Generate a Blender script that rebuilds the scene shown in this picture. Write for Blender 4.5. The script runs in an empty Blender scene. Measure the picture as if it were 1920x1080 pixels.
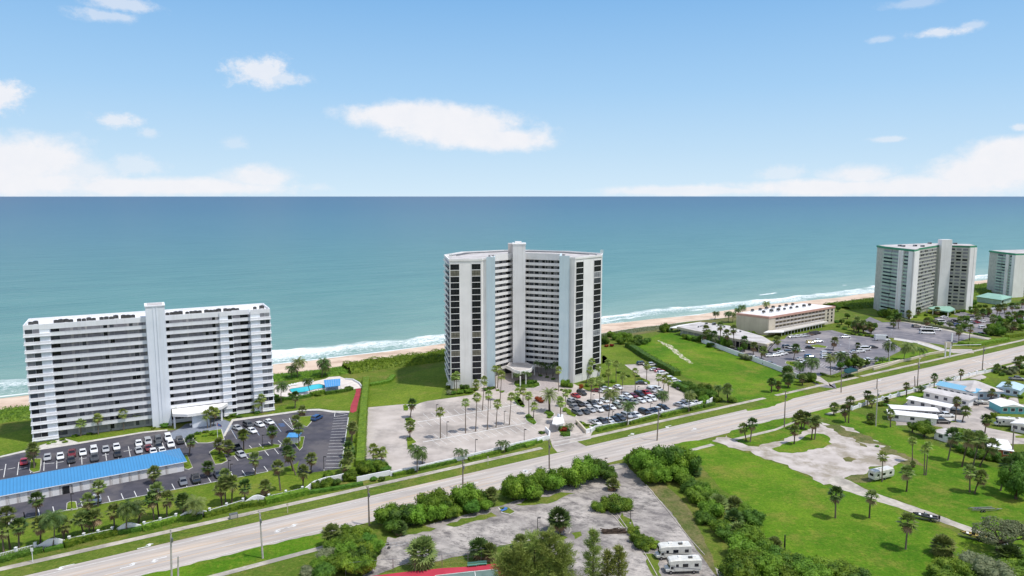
import bpy, math, random
import numpy as np
from mathutils import Vector, Matrix
random.seed(7); rng = np.random.default_rng(7)
sc = bpy.context.scene; C = sc.collection
# ---------------------------------------------------------------- survey: camera and sight lines -> ground metres
FL, H = 1340.0, 82.0
PIT = math.atan(172/FL); sP, cP = math.sin(PIT), math.cos(PIT)
REG = dict(F=(0,0,1),R1=(0,540,3.858),R2=(300,540,3.858),R3=(0,780,3.6),R4=(320,780,3.6),R5=(640,780,3.6),R6=(960,780,3.6),R7=(1280,780,3.6),R8=(1580,780,3.6),
 C1=(820,440,3.6),C2=(640,640,4.5),C3=(960,600,4.5),C4=(1280,540,4.5),C5=(1600,430,4.319),C6=(1580,640,4.5),
 D1=(1640,560,6.75),D2=(1000,700,7.7125),D3=(1400,600,7.385),D4=(840,660,7.7125),D5=(1120,540,5.333),D6=(1680,690,7.7125),D7=(500,640,7.714),D8=(1640,430,6.354))
def px(r,x,y):
    a,b,s = REG[r]; return a+x/s, b+y/s
def G(x,y,z=0.0):
    u=(x-960)/FL; v=(540-y)/FL; t=(H-z)/(sP-v*cP)
    return (u*t, t*(cP+v*sP))
def W(r,x,y,z=0.0): return G(*px(r,x,y),z)
def zat(X,Y,y):
    v=(540-y)/FL; return H+(v*Y*cP-Y*sP)/(cP+v*sP)
def xat(p,Y,z=0): # world x seen in column p at depth Y, height z
    return (p-960)/FL*(Y*cP+(H-z)*sP)
A_ = math.radians(31.2); E1=(math.cos(A_),math.sin(A_)); E2=(-math.sin(A_),math.cos(A_))   # along the coast / towards the sea
PERP = A_-math.pi/2
def lerp(a,b,t): return tuple(a[i]+(b[i]-a[i])*t for i in range(len(a)))
def S(r,g,b):
    f=lambda c:(c/255)/12.92 if c<=10 else ((c/255+.055)/1.055)**2.4
    return (f(r),f(g),f(b),1)
# ---------------------------------------------------------------- materials
def nodes(name):
    m=bpy.data.materials.new(name); m.use_nodes=True; t=m.node_tree; b=t.nodes['Principled BSDF']; return m,t,b
def nn(t,k,**kw):
    n=t.nodes.new(k)
    for a,v in kw.items():
        if a.startswith('i_'): n.inputs[a[2:].replace('_',' ')].default_value=v
        else: setattr(n,a,v)
    return n
def noise(t,scale,detail=4,rough=.6,src=None,sc3=None):
    n=nn(t,'ShaderNodeTexNoise',i_Scale=scale,i_Detail=detail,i_Roughness=rough)
    if src is None:
        src=nn(t,'ShaderNodeNewGeometry').outputs['Position']
    if sc3:
        mp=nn(t,'ShaderNodeMapping',vector_type='TEXTURE'); mp.inputs['Scale'].default_value=tuple(1/q for q in sc3[0]); mp.inputs['Rotation'].default_value=tuple(-q for q in sc3[1])
        t.links.new(src,mp.inputs[0]); src=mp.outputs[0]
    t.links.new(src,n.inputs['Vector']); return n.outputs['Fac']
def ramp(t,fac,stops,interp='LINEAR'):
    r=nn(t,'ShaderNodeValToRGB'); e=r.color_ramp.elements; r.color_ramp.interpolation=interp
    while len(e)<len(stops): e.new(.5)
    for i,(p,c) in enumerate(stops): e[i].position=p; e[i].color=c if len(c)==4 else (*c,1)
    t.links.new(fac,r.inputs[0]); return r.outputs[0]
def mix(t,f,a,b,mode='MIX'):
    m=nn(t,'ShaderNodeMix',data_type='RGBA',blend_type=mode)
    for s,v in ((0,f),(6,a),(7,b)):
        if hasattr(v,'is_output'): t.links.new(v,m.inputs[s])
        else: m.inputs[s].default_value=v
    return m.outputs[2]
def mth(t,op,a,b=None,clamp=False,c=None):
    m=nn(t,'ShaderNodeMath',operation=op,use_clamp=clamp)
    for i,v in enumerate((a,b,c)):
        if v is None: continue
        if hasattr(v,'is_output'): t.links.new(v,m.inputs[i])
        else: m.inputs[i].default_value=v
    return m.outputs[0]
def bump(t,b,fac,strength,dist):
    n=nn(t,'ShaderNodeBump',i_Strength=strength,i_Distance=dist); t.links.new(fac,n.inputs['Height']); t.links.new(n.outputs[0],b.inputs['Normal'])
def mat(name,c1,c2=None,scale=.5,rough=.8,spec=.3,metal=0,detail=5,bs=0,lo=.35,hi=.65,c3=None,s3=.05,objc=False):
    m,t,b=nodes(name); b.inputs['Roughness'].default_value=rough; b.inputs['Specular IOR Level'].default_value=spec; b.inputs['Metallic'].default_value=metal
    if c2 is None: c2=tuple(c*.86 for c in c1[:3])+(1,)
    src=nn(t,'ShaderNodeTexCoord').outputs['Object'] if objc else None
    f=noise(t,scale,detail,src=src); col=ramp(t,f,[(lo,c1),(hi,c2)])
    if c3: col=mix(t,ramp(t,noise(t,s3,5,.7),[(.48,(0,0,0)),(.62,(1,1,1))]),col,c3)
    if 'stucco' in name:
        st=noise(t,.9,5,.7,sc3=((1,1,.04),(0,0,0))); col=mix(t,ramp(t,st,[(.5,(0,0,0)),(.72,(.5,.5,.5))]),col,mix(t,1.0,col,(.80,.79,.76,1),'MULTIPLY'))
    t.links.new(col,b.inputs['Base Color'])
    if bs: bump(t,b,f,bs,.2)
    return m
def grass(name,g1,g2,dry,amt=.58,fine=1.4,mow=0):
    m,t,b=nodes(name); b.inputs['Roughness'].default_value=.9; b.inputs['Specular IOR Level'].default_value=.1
    col=ramp(t,noise(t,.035,5,.65),[(.36,g1),(.64,g2)])
    col=mix(t,ramp(t,noise(t,.09,6,.72),[(amt-.06,(0,0,0)),(amt+.14,(.8,.8,.8))]),col,dry)
    if mow:
        f=noise(t,.5,3,.5,sc3=((1,.08,1),(0,0,-A_+.5))); col=mix(t,mth(t,'MULTIPLY',f,mow),col,(.02,.06,.01,1))
    f4=noise(t,.6,7,.85); col=mix(t,ramp(t,f4,[(.52,(0,0,0)),(.64,(.5,.5,.5))]),col,dry)
    f=noise(t,fine,6,.85); col=mix(t,ramp(t,f,[(.34,(1,1,1)),(.56,(0,0,0))]),col,mix(t,1.0,col,(.5,.55,.45,1),'MULTIPLY'))
    f2=noise(t,.3,6,.8); col=mix(t,ramp(t,f2,[(.45,(0,0,0)),(.68,(.8,.8,.8))]),col,mix(t,1.0,col,(1.35,1.25,1.2,1),'MULTIPLY'))
    t.links.new(col,b.inputs['Base Color']); bump(t,b,f,.6,.15); return m
M={}
M['grass']=grass('grass_wild',S(82,106,34),S(102,120,44),S(134,124,72),.55)
M['lawn']=grass('grass_lawn',S(92,118,32),S(118,138,44),S(140,136,70),.58,mow=.25)
M['field']=grass('grass_field',S(70,112,20),S(102,134,32),S(132,130,58),.55)
M['verge']=grass('grass_verge',S(82,106,36),S(106,122,48),S(130,126,68),.57)
M['scrub']=grass('dune_scrub',S(84,98,48),S(106,108,64),S(138,124,92),.5)
M['asphalt']=mat('dark_asphalt',S(66,66,74),S(82,80,88),.25,.85,c3=S(98,94,96),s3=.06,detail=8)
M['asphalt2']=mat('grey_asphalt',S(108,106,112),S(128,124,128),.2,.9,c3=S(148,142,142),s3=.05,detail=8)
M['paver_blue']=mat('blue_grey_pavers',S(118,126,140),S(132,138,150),.8,.85)
M['mark']=mat('road_paint',S(228,228,226),S(196,194,190),1.2,.7)
M['mark_blue']=mat('blue_paint',S(70,120,190),S(90,130,180),1,.7)
M['kerb']=mat('kerb_concrete',S(206,202,196),S(178,174,168),.6,.85)
M['walk']=mat('pavement_concrete',S(196,188,176),S(168,160,148),.5,.9,c3=S(150,144,134),s3=.1)
M['white']=mat('white_stucco',S(238,238,240),S(228,228,232),.15,.75,detail=8)
M['white2']=mat('warm_white_stucco',S(236,234,232),S(224,222,220),.12,.75,detail=8)
M['whiteroof']=mat('white_roof_membrane',S(240,238,236),S(222,220,218),.25,.7)
M['greyroof']=mat('grey_roof',S(205,200,198),S(172,166,162),.18,.85,detail=8)
M['blue']=mat('pale_blue_stucco',S(204,220,226),S(194,212,220),.15,.75)
M['bluewhite']=mat('blue_white_stucco',S(230,234,240),S(220,225,232),.15,.75)
M['shade']=mat('shade_toned_gallery_wall',S(172,171,170),S(154,153,154),.5,.8)  # grey with the recess shade of gallery back walls put into its colour
M['screen']=mat('grey_screen',S(140,140,145),S(120,120,127),.8,.6)
M['beige']=mat('beige_stucco',S(206,196,178),S(192,182,164),.2,.8)
M['pink']=mat('pink_fascia',S(202,160,144),S(188,148,134),.3,.8)
M['green_trim']=mat('green_trim',S(74,146,112),S(60,126,98),.4,.6)
M['green_pale']=mat('pale_green_screen',S(186,204,190),S(160,182,168),.3,.7)
M['green_roof']=mat('pale_green_roof',S(146,184,168),S(132,172,156),.3,.7)
M['olive']=mat('olive_grey_screen',S(190,190,180),S(166,168,158),.5,.7)
M['dark']=mat('dark_void',S(44,44,46),S(34,34,36),1,.6)
M['glass_d']=mat('dark_window_glass',S(22,25,31),S(38,41,48),.4,.2,.3)
M['glass_m']=mat('grey_window_glass',S(78,82,92),S(60,64,72),.5,.2,.5)
M['glass_c']=mat('curtained_window_glass',S(122,118,104),S(96,94,84),.9,.3,.5)
M['glass_l']=mat('pale_window_glass',S(150,152,156),S(130,132,138),.9,.3,.5)
M['wood']=mat('weathered_pole_wood',S(150,138,128),S(118,108,100),3,.9)
M['conc']=mat('concrete_pole',S(196,190,184),S(170,164,158),1.5,.85)
M['metal']=mat('galvanised_metal',S(150,152,154),S(128,130,134),2,.45,.5,.6)
M['bronze']=mat('dark_metal',S(58,56,54),S(46,44,44),2,.5)
M['ac']=mat('ac_unit_metal',S(92,90,88),S(60,60,60),1.5,.6)
M['wire']=mat('wire_black',S(40,40,42),None,1,.6)
M['tyre']=mat('rubber',S(28,28,30),None,3,.85)
M['rim']=mat('wheel_metal',S(150,150,155),None,3,.35,.5,.7)
M['cglass']=mat('car_glass',S(22,26,32),S(30,34,42),1,.05,.6)
M['lamp']=mat('headlamp_plastic',S(220,222,225),None,2,.15,.6)
M['trunk']=mat('palm_trunk',S(128,116,104),S(98,88,78),3,.95,objc=True)
M['trunk_d']=mat('bark_brown',S(96,84,70),S(70,60,52),3,.95,objc=True)
M['red']=mat('red_pavement',S(168,66,74),S(148,54,64),.4,.85)
M['court']=mat('court_green',S(112,130,124),S(98,118,112),.4,.85)
M['court_red']=mat('court_red',S(186,60,78),S(170,50,68),.3,.85)
M['teal']=mat('teal_siding',S(120,190,196),S(108,178,186),.5,.7)
M['paleblue']=mat('pale_blue_siding',S(186,208,222),S(172,196,212),.5,.7)
M['awning']=mat('blue_awning',S(86,154,208),S(74,140,196),.8,.6)
M['brickred']=mat('orange_brick',S(190,110,80),S(168,92,66),2,.9)
M['dgreen']=mat('dark_green_canvas',S(24,74,74),S(18,60,62),1,.7)
M['hullw']=mat('boat_white',S(222,220,212),S(200,198,190),1,.35,.5)
M['hully']=mat('boat_tan',S(206,186,110),S(60,60,56),.9,.5,.4,lo=.45,hi=.55)
M['hulld']=mat('boat_dark',S(50,54,60),S(80,82,84),1,.5,.4)
M['brown']=mat('brown_heap',S(88,74,62),S(60,50,44),1.5,.95)
M['lounge']=mat('lounger_white',S(236,236,234),None,1,.6)
M['bench']=mat('green_bench',S(96,150,140),None,1,.6)
def metalroof(name,c,rib=.45,ang=0.0):
    m,t,b=nodes(name); b.inputs['Roughness'].default_value=.4; b.inputs['Specular IOR Level'].default_value=.5
    tc=nn(t,'ShaderNodeTexCoord').outputs['Object']; mp=nn(t,'ShaderNodeMapping'); mp.inputs['Rotation'].default_value=(0,0,ang); t.links.new(tc,mp.inputs[0])
    w=nn(t,'ShaderNodeTexWave',i_Scale=2/rib*.16,i_Distortion=0.0); t.links.new(mp.outputs[0],w.inputs[0])
    col=mix(t,noise(t,.3,5),c,tuple(x*.8 for x in c[:3])+(1,)); col=mix(t,ramp(t,w.outputs['Fac'],[(.75,(0,0,0)),(.95,(.6,.6,.6))]),col,tuple(x*.55 for x in c[:3])+(1,))
    t.links.new(col,b.inputs['Base Color']); bump(t,b,w.outputs['Fac'],.5,.05); return m
M['blueroof']=metalroof('blue_metal_roof',S(76,146,198),.8,.0)
M['skyroof']=metalroof('sky_blue_metal_roof',S(138,194,222),.6)
# road: worn pale asphalt with wheel tracks along its length
def roadmat():
    m,t,b=nodes('worn_road'); b.inputs['Roughness'].default_value=.85; b.inputs['Specular IOR Level'].default_value=.25
    f=noise(t,.8,8,.75,sc3=((.04,1,1),(0,0,-A_))); col=ramp(t,f,[(.36,S(164,155,148)),(.62,S(202,193,184))])
    f2=noise(t,.12,6,.7,sc3=((.08,2.2,1),(0,0,-A_))); col=mix(t,ramp(t,f2,[(.5,(0,0,0)),(.68,(.55,.55,.55))]),col,S(214,188,160))
    f4=noise(t,.09,7,.75,sc3=((.2,1,1),(0,0,-A_+.3))); col=mix(t,ramp(t,f4,[(.54,(0,0,0)),(.62,(.35,.35,.35))]),col,S(150,142,136))
    f3=noise(t,2.2,6,.8); col=mix(t,mth(t,'MULTIPLY',f3,.28),col,S(140,134,130))
    t.links.new(col,b.inputs['Base Color']); return m
M['road']=roadmat()
M['pale']=mat('pale_lot_concrete',S(194,184,176),S(172,162,154),.14,.9,c3=S(150,142,136),s3=.05,detail=11)
def oldlot():
    m,t,b=nodes('old_worn_asphalt'); b.inputs['Roughness'].default_value=.95; b.inputs['Specular IOR Level'].default_value=.1
    col=ramp(t,noise(t,.13,10,.74,sc3=((.7,1.1,1),(0,0,-.6))),[(.34,S(112,108,104)),(.47,S(168,161,154)),(.66,S(196,187,178))])
    col=mix(t,ramp(t,noise(t,.3,10,.82,sc3=((.6,1.1,1),(0,0,.5))),[(.47,(0,0,0)),(.6,(.85,.85,.85))]),col,S(88,84,84))
    col=mix(t,ramp(t,noise(t,.07,5,.6),[(.46,(0,0,0)),(.62,(.6,.6,.6))]),col,S(120,114,112))
    t.links.new(col,b.inputs['Base Color']); return m
M['oldlot']=oldlot()
M['sandlot']=mat('pale_sandy_lot',S(196,187,180),S(168,158,150),.18,.95,c3=S(150,140,124),s3=.09,detail=9,bs=.3)
M['beach']=mat('beach_sand',S(222,200,178),S(208,184,162),.1,.95,c3=S(190,164,142),s3=.06,detail=8)
def leafmat(name,c1,c2,tr=.25,sc=.9):
    m,t,b=nodes(name); b.inputs['Roughness'].default_value=.55; b.inputs['Specular IOR Level'].default_value=.25
    tc=nn(t,'ShaderNodeTexCoord').outputs['Object']; oi=nn(t,'ShaderNodeObjectInfo').outputs['Random']
    f=noise(t,sc,4,.7,src=tc); g=mth(t,'ADD',f,mth(t,'MULTIPLY',mth(t,'SUBTRACT',oi,.5),.22))
    hsv=nn(t,'ShaderNodeHueSaturation'); col=ramp(t,g,[(.3,c1),(.68,c2)]); t.links.new(col,hsv.inputs['Color']); t.links.new(mth(t,'MULTIPLY_ADD',oi,.05,c=.475),hsv.inputs['Hue']); t.links.new(mth(t,'MULTIPLY_ADD',noise(t,.35,3,src=tc),.5,c=.78),hsv.inputs['Value']); col=hsv.outputs[0]; t.links.new(col,b.inputs['Base Color'])
    tl=nn(t,'ShaderNodeBsdfTranslucent'); t.links.new(col,tl.inputs[0]); mx=nn(t,'ShaderNodeMixShader'); mx.inputs[0].default_value=tr
    t.links.new(b.outputs[0],mx.inputs[1]); t.links.new(tl.outputs[0],mx.inputs[2]); t.links.new(mx.outputs[0],t.nodes['Material Output'].inputs[0]); return m
M['leaf']=leafmat('leaves_green',S(54,94,22),S(142,170,56),.36)
M['leaf_dk']=leafmat('leaves_dark',S(46,84,26),S(112,146,52),.34)
M['leaf_lt']=leafmat('leaves_bright',S(84,118,28),S(146,168,54),.3)
M['leaf_pine']=leafmat('leaves_olive',S(112,130,58),S(168,176,96),.35)
M['leaf_red']=leafmat('leaves_red',S(120,44,30),S(160,80,40))
M['leaf_grey']=leafmat('leaves_grey',S(92,108,74),S(146,150,112),.3)
M['palm']=leafmat('palm_green',S(80,102,46),S(146,156,88),.3)
M['palm_lt']=leafmat('palm_bright',S(106,130,52),S(172,184,104),.35)
M['palm_dk']=leafmat('palm_dark',S(50,78,34),S(98,120,58),.2)
M['dead']=leafmat('palm_dead_fronds',S(120,98,70),S(160,138,106),.1)
def paint():
    m,t,b=nodes('car_paint'); b.inputs['Roughness'].default_value=.25; b.inputs['Specular IOR Level'].default_value=.6
    t.links.new(nn(t,'ShaderNodeObjectInfo').outputs['Color'],b.inputs['Base Color']); b.inputs['Coat Weight'].default_value=.4; return m
M['paint']=paint()
# ---------------------------------------------------------------- mesh building
class MB:
    def __init__(s): s.v=[];s.f=[];s.m=[];s.mi=0
    def add(s,vs,fs,mi=None):
        o=len(s.v); s.v+= [tuple(v) for v in vs]; s.f+= [tuple(i+o for i in f) for f in fs]; s.m+= [s.mi if mi is None else mi]*len(fs)
    def hexa(s,b,t,mi=None): # 4 bottom ccw, 4 top
        s.add(list(b)+list(t),[(3,2,1,0),(4,5,6,7),(0,1,5,4),(1,2,6,5),(2,3,7,6),(3,0,4,7)],mi)
    def box(s,x0,x1,y0,y1,z0,z1,mi=None): s.hexa([(x0,y0,z0),(x1,y0,z0),(x1,y1,z0),(x0,y1,z0)],[(x0,y0,z1),(x1,y0,z1),(x1,y1,z1),(x0,y1,z1)],mi)
    def prism(s,pts,z0,z1,mi=None,top=True,bot=False):
        a=sum(pts[i][0]*pts[(i+1)%len(pts)][1]-pts[(i+1)%len(pts)][0]*pts[i][1] for i in range(len(pts)))
        if a<0: pts=pts[::-1]
        n=len(pts); vs=[(p[0],p[1],z0) for p in pts]+[(p[0],p[1],z1) for p in pts]
        fs=[(i,(i+1)%n,(i+1)%n+n,i+n) for i in range(n)]
        if top: fs.append(tuple(range(n,2*n)))
        if bot: fs.append(tuple(range(n-1,-1,-1)))
        s.add(vs,fs,mi)
    def flat(s,pts,z,mi=None):
        a=sum(pts[i][0]*pts[(i+1)%len(pts)][1]-pts[(i+1)%len(pts)][0]*pts[i][1] for i in range(len(pts)))
        if a<0: pts=pts[::-1]
        s.add([(p[0],p[1],z) for p in pts],[tuple(range(len(pts)))],mi)
    def fb(s,F,s0,s1,o0,o1,z0,z1,mi=None): # box on a facade frame: along, outward, up
        (px_,py_),(dx,dy),(nx,ny)=F
        q=lambda a,o:(px_+dx*a+nx*o,py_+dy*a+ny*o)
        p=[q(s0,o1),q(s1,o1),q(s1,o0),q(s0,o0)]
        s.hexa([(*k,z0) for k in p],[(*k,z1) for k in p],mi)
    def tube(s,p0,p1,r0,r1=None,n=8,mi=None,cap=True):
        r1=r0 if r1 is None else r1; a=Vector(p0);b=Vector(p1);d=(b-a).normalized(); u=d.orthogonal().normalized(); w=d.cross(u)
        vs=[]
        for c,r in((a,r0),(b,r1)):
            for i in range(n):
                t=2*math.pi*i/n; vs.append(tuple(c+u*math.cos(t)*r+w*math.sin(t)*r))
        fs=[(i,(i+1)%n,(i+1)%n+n,i+n) for i in range(n)]
        if cap: fs+=[tuple(range(n-1,-1,-1)),tuple(range(n,2*n))]
        s.add(vs,fs,mi)
    def path(s,pts,w,z,mi=None): # flat ribbon
        L=[];R=[]
        for i,p in enumerate(pts):
            a=pts[max(i-1,0)];b=pts[min(i+1,len(pts)-1)]; d=(b[0]-a[0],b[1]-a[1]);l=math.hypot(*d); n=(-d[1]/l*w/2,d[0]/l*w/2)
            L.append((p[0]+n[0],p[1]+n[1],z));R.append((p[0]-n[0],p[1]-n[1],z))
        k=len(pts); s.add(L+R,[(i+k,i+1+k,i+1,i) for i in range(k-1)],mi)
    def wall(s,pts,w,z0,z1,mi=None): # upright ribbon with thickness; z1 may be a list
        k=len(pts); zt=z1 if isinstance(z1,(list,tuple)) else [z1]*k; L=[];R=[]
        for i,p in enumerate(pts):
            a=pts[max(i-1,0)];b=pts[min(i+1,k-1)]; d=(b[0]-a[0],b[1]-a[1]);l=math.hypot(*d) or 1; n=(-d[1]/l*w/2,d[0]/l*w/2)
            L.append((p[0]+n[0],p[1]+n[1]));R.append((p[0]-n[0],p[1]-n[1]))
        for i in range(k-1):
            s.hexa([(*R[i],z0),(*R[i+1],z0),(*L[i+1],z0),(*L[i],z0)],[(*R[i],zt[i]),(*R[i+1],zt[i+1]),(*L[i+1],zt[i+1]),(*L[i],zt[i])],mi)
    def mesh(s,name,mats):
        me=bpy.data.meshes.new(name); me.from_pydata(s.v,[],s.f)
        for m in (mats if isinstance(mats,(list,tuple)) else [mats]): me.materials.append(M[m] if isinstance(m,str) else m)
        if any(s.m): me.polygons.foreach_set('material_index',s.m)
        me.update(); return me
    def obj(s,name,mats,parent=None,loc=None,rz=0,bev=0,smooth=False):
        o=bpy.data.objects.new(name,s.mesh(name,mats)); C.objects.link(o); o.parent=parent
        if loc: o.location=loc
        o.rotation_euler[2]=rz
        if smooth: o.data.polygons.foreach_set('use_smooth',[True]*len(o.data.polygons))
        if bev:
            b=o.modifiers.new('b','BEVEL'); b.width=bev; b.segments=2; b.limit_method='ANGLE'
        return o
def tag(o,label,cat,group=None,kind=None):
    o['label']=label; o['category']=cat
    if group: o['group']=group
    if kind: o['kind']=kind
    return o
def thing(name,label,cat,loc=(0,0,0),rz=0,group=None,kind=None):
    o=bpy.data.objects.new(name,None); o.empty_display_size=.1; C.objects.link(o); o.location=loc; o.rotation_euler[2]=rz
    return tag(o,label,cat,group,kind)
def struct(o,kind='structure'): o['kind']=kind; return o
def copyobj(o,parent=None):
    c=o.copy(); C.objects.link(c); c.parent=parent
    if 'hidden_src' in c: del c['hidden_src']
    return c
def link(name,me,parent=None,loc=(0,0,0),rot=(0,0,0),scale=(1,1,1)):
    o=bpy.data.objects.new(name,me); C.objects.link(o); o.parent=parent; o.location=loc; o.rotation_euler=rot; o.scale=scale; return o
def ragged(P,amp,step=1.6,seed=1):
    g=random.Random(seed+len(P)); Q=[]; n=len(P); s=0
    for i in range(n):
        a,c=P[i],P[(i+1)%n]; L=math.dist(a,c); k=max(1,min(60,int(L/step))); nx,ny=((c[1]-a[1])/(L or 1),-(c[0]-a[0])/(L or 1))
        for j in range(k):
            t=j/k; s+=L/k; w=0 if (j==0 and L<3) else amp*(.6*math.sin(s*.55+seed)+.4*math.sin(s*1.37+1)+g.uniform(-.55,.55)); q=lerp(a,c,t); Q.append((q[0]+nx*w,q[1]+ny*w))
    return Q
ZN=[0]
def poly(name,r,pts,z,m,h=None,kind='structure',label=None,cat=None,z0=0,rag=0):
    P=[W(r,*p) if len(p)==2 else W(*p) for p in pts]
    if rag: P=ragged(P,rag)
    if h is None: ZN[0]+=1; z+=.00035*(ZN[0]%13)
    b=MB()
    if h is None: b.flat(P,z)
    else: b.prism(P,z0,h)
    o=b.obj(name,m); 
    if kind: o['kind']=kind
    if label: o['label']=label; o['category']=cat
    return o
ORD='first second third fourth fifth sixth seventh eighth ninth tenth eleventh twelfth thirteenth fourteenth fifteenth sixteenth seventeenth eighteenth nineteenth twentieth'.split()
ORD+=['twenty-'+w for w in ORD[:9]]+['thirtieth']+['thirty-'+w for w in ORD[:9]]
def facade(P,Q):
    L=math.hypot(Q[0]-P[0],Q[1]-P[1]); d=((Q[0]-P[0])/L,(Q[1]-P[1])/L); return (P,d,(d[1],-d[0])),L
def SD(s,d): return (s*E1[0]+d*E2[0], s*E1[1]+d*E2[1])
def toSD(p): return (p[0]*E1[0]+p[1]*E1[1], p[0]*E2[0]+p[1]*E2[1])
ROADN=lambda s:165.6+.008*s; ROADF=lambda s:180.4+.012*s; WALKF=lambda s:186.6+.014*s; WALKN=lambda s:158.2+.019*s
# ---------------------------------------------------------------- world sky, clouds, sun
SUN_EL=math.radians(65); SUN_AZ=math.radians(110)       # compass bearing measured from +Y towards +X
def world():
    w=bpy.data.worlds.new('World'); sc.world=w; w.use_nodes=True; t=w.node_tree; bg=t.nodes['Background']
    sky=nn(t,'ShaderNodeTexSky',sky_type='NISHITA'); sky.sun_disc=False; sky.sun_elevation=SUN_EL; sky.sun_rotation=SUN_AZ; sky.air_density=1.0; sky.dust_density=.25; sky.ozone_density=1.6; sky.altitude=60
    col=mix(t,1.0,sky.outputs[0],SKYTINT,'MULTIPLY')
    tc=nn(t,'ShaderNodeTexCoord').outputs['Generated']; sx=nn(t,'ShaderNodeSeparateXYZ'); t.links.new(tc,sx.inputs[0])
    az=mth(t,'ARCTAN2',sx.outputs[0],sx.outputs[1]); el=mth(t,'ARCSINE',sx.outputs[2])
    air=ramp(t,el,[(0,S(206,228,243)),(.06,S(186,216,240)),(.14,S(160,201,237)),(.27,S(122,176,227)),(.6,S(84,140,208))])
    air=mix(t,1.0,air,(1/SKY_STR,1/SKY_STR,1/SKY_STR,1),'MULTIPLY')
    col=mix(t,ramp(t,el,[(0,(1,1,1)),(.3,(.9,.9,.9)),(.9,(0,0,0))]),col,air)
    n1=noise(t,9,9,.62,src=tc,sc3=((1,1,1.7),(0,0,0))); n2=noise(t,34,7,.68,src=tc,sc3=((1,1,1.3),(0,0,0)))
    nz=mth(t,'ADD',mth(t,'MULTIPLY',mth(t,'SUBTRACT',n1,.5),1.7),mth(t,'MULTIPLY',mth(t,'SUBTRACT',n2,.5),.9))
    n4=noise(t,80,7,.7,src=tc,sc3=((1,1,1.8),(0,0,0))); nzs=mth(t,'ADD',mth(t,'MULTIPLY',mth(t,'SUBTRACT',n2,.5),2.2),mth(t,'MULTIPLY',mth(t,'SUBTRACT',n4,.5),.9))
    nz=mth(t,'ADD',nz,mth(t,'MULTIPLY',mth(t,'SUBTRACT',n4,.5),.3))
    CL=[(770,216,130,24,1),(860,240,110,34,1.1),(930,262,95,22,1.0),(490,135,55,27,.75),(520,146,60,12,.6),(0,180,52,26,.85),(215,226,46,13,.65),(278,249,22,9,.45),(200,30,60,11,.5),(225,8,60,12,.55),
        (440,268,24,13,.35),(50,300,120,46,.9),(0,345,260,30,.9),(110,318,120,24,.6),(300,350,260,16,.9),(490,332,70,22,.8),(240,312,60,22,.45),
        (1765,60,62,9,.65),(1820,48,30,8,.45),(1650,74,24,6,.4),(1720,5,60,8,.35),(1665,261,36,6,.5),(1915,238,22,8,.6),(1460,325,50,14,.45),(1610,328,70,20,.8),(1560,352,220,16,.9),(1850,330,130,36,.95),(1900,290,90,28,.95),(1720,350,160,22,.9),(1300,358,200,10,.7)]
    acc=None
    for x,y,rx,ry,a in CL:
        u=(x-960)/FL; v=(540-y)/FL; d=Vector((u,cP+v*sP,-sP+v*cP)).normalized()
        A=math.atan2(d.x,d.y); E=math.asin(d.z); k=d.y/ FL*1.02
        du=mth(t,'DIVIDE',mth(t,'SUBTRACT',az,A),rx*k*math.cos(A)); dv=mth(t,'DIVIDE',mth(t,'SUBTRACT',el,E),ry*k)
        r=mth(t,'SQRT',mth(t,'ADD',mth(t,'MULTIPLY',du,du),mth(t,'MULTIPLY',dv,dv)))
        q=mth(t,'MULTIPLY_ADD',mth(t,'ADD',mth(t,'SUBTRACT',1.34,r),nz if rx>65 else nzs),1.2,clamp=True,c=0.0)
        q=mth(t,'MULTIPLY',q,a); acc=q if acc is None else mth(t,'MAXIMUM',acc,q)
    # unseen loose cloud added behind the viewer, its white fill lifts the facades
    n3=noise(t,2.2,7,.6,src=tc,sc3=((1,1,2.2),(0,0,0))); back=mth(t,'MULTIPLY',ramp(t,n3,[(.42,(0,0,0)),(.55,(.95,.95,.95))]),ramp(t,sx.outputs[1],[(0,(1,1,1)),(.12,(0,0,0))]))
    acc=mth(t,'MAXIMUM',acc,back)
    sm=nn(t,'ShaderNodeMapRange',interpolation_type='SMOOTHSTEP'); t.links.new(acc,sm.inputs[0]); sm.inputs[4].default_value=.93
    ccol=mix(t,n2,CLOUD_A,CLOUD_B); col=mix(t,sm.outputs[0],col,ccol)
    t.links.new(col,bg.inputs[0]); bg.inputs[1].default_value=SKY_STR
SKY_STR=.15; SKYTINT=(.92,1.0,1.03,1); HZ_AMT=.62; HZ_COL=(6.6,8.0,8.9,1); CLOUD_A=(5.3,5.4,5.75,1); CLOUD_B=(6.1,5.95,6.0,1)
world()
sl=bpy.data.lights.new('sun','SUN'); sl.energy=3.4; sl.angle=math.radians(2.2); sl.color=(1,.96,.9); so=bpy.data.objects.new('sun',sl); C.objects.link(so)
sd_=Vector((math.sin(SUN_AZ)*math.cos(SUN_EL),math.cos(SUN_AZ)*math.cos(SUN_EL),math.sin(SUN_EL))); so.rotation_euler=sd_.to_track_quat('Z','Y').to_euler(); so.location=(0,0,300)
cam=bpy.data.cameras.new('camera'); co=bpy.data.objects.new('camera',cam); C.objects.link(co); sc.camera=co
co.location=(0,0,H); co.rotation_euler=(math.pi/2-PIT,0,0); cam.sensor_width=36; cam.lens=36*FL/1920; cam.clip_start=1; cam.clip_end=400000
sc.view_settings.view_transform='Standard'; sc.view_settings.look='None'; sc.view_settings.exposure=.1; sc.view_settings.gamma=1
sc.cycles.max_bounces=5; sc.cycles.transparent_max_bounces=4; sc.cycles.caustics_reflective=False; sc.cycles.caustics_refractive=False
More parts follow.
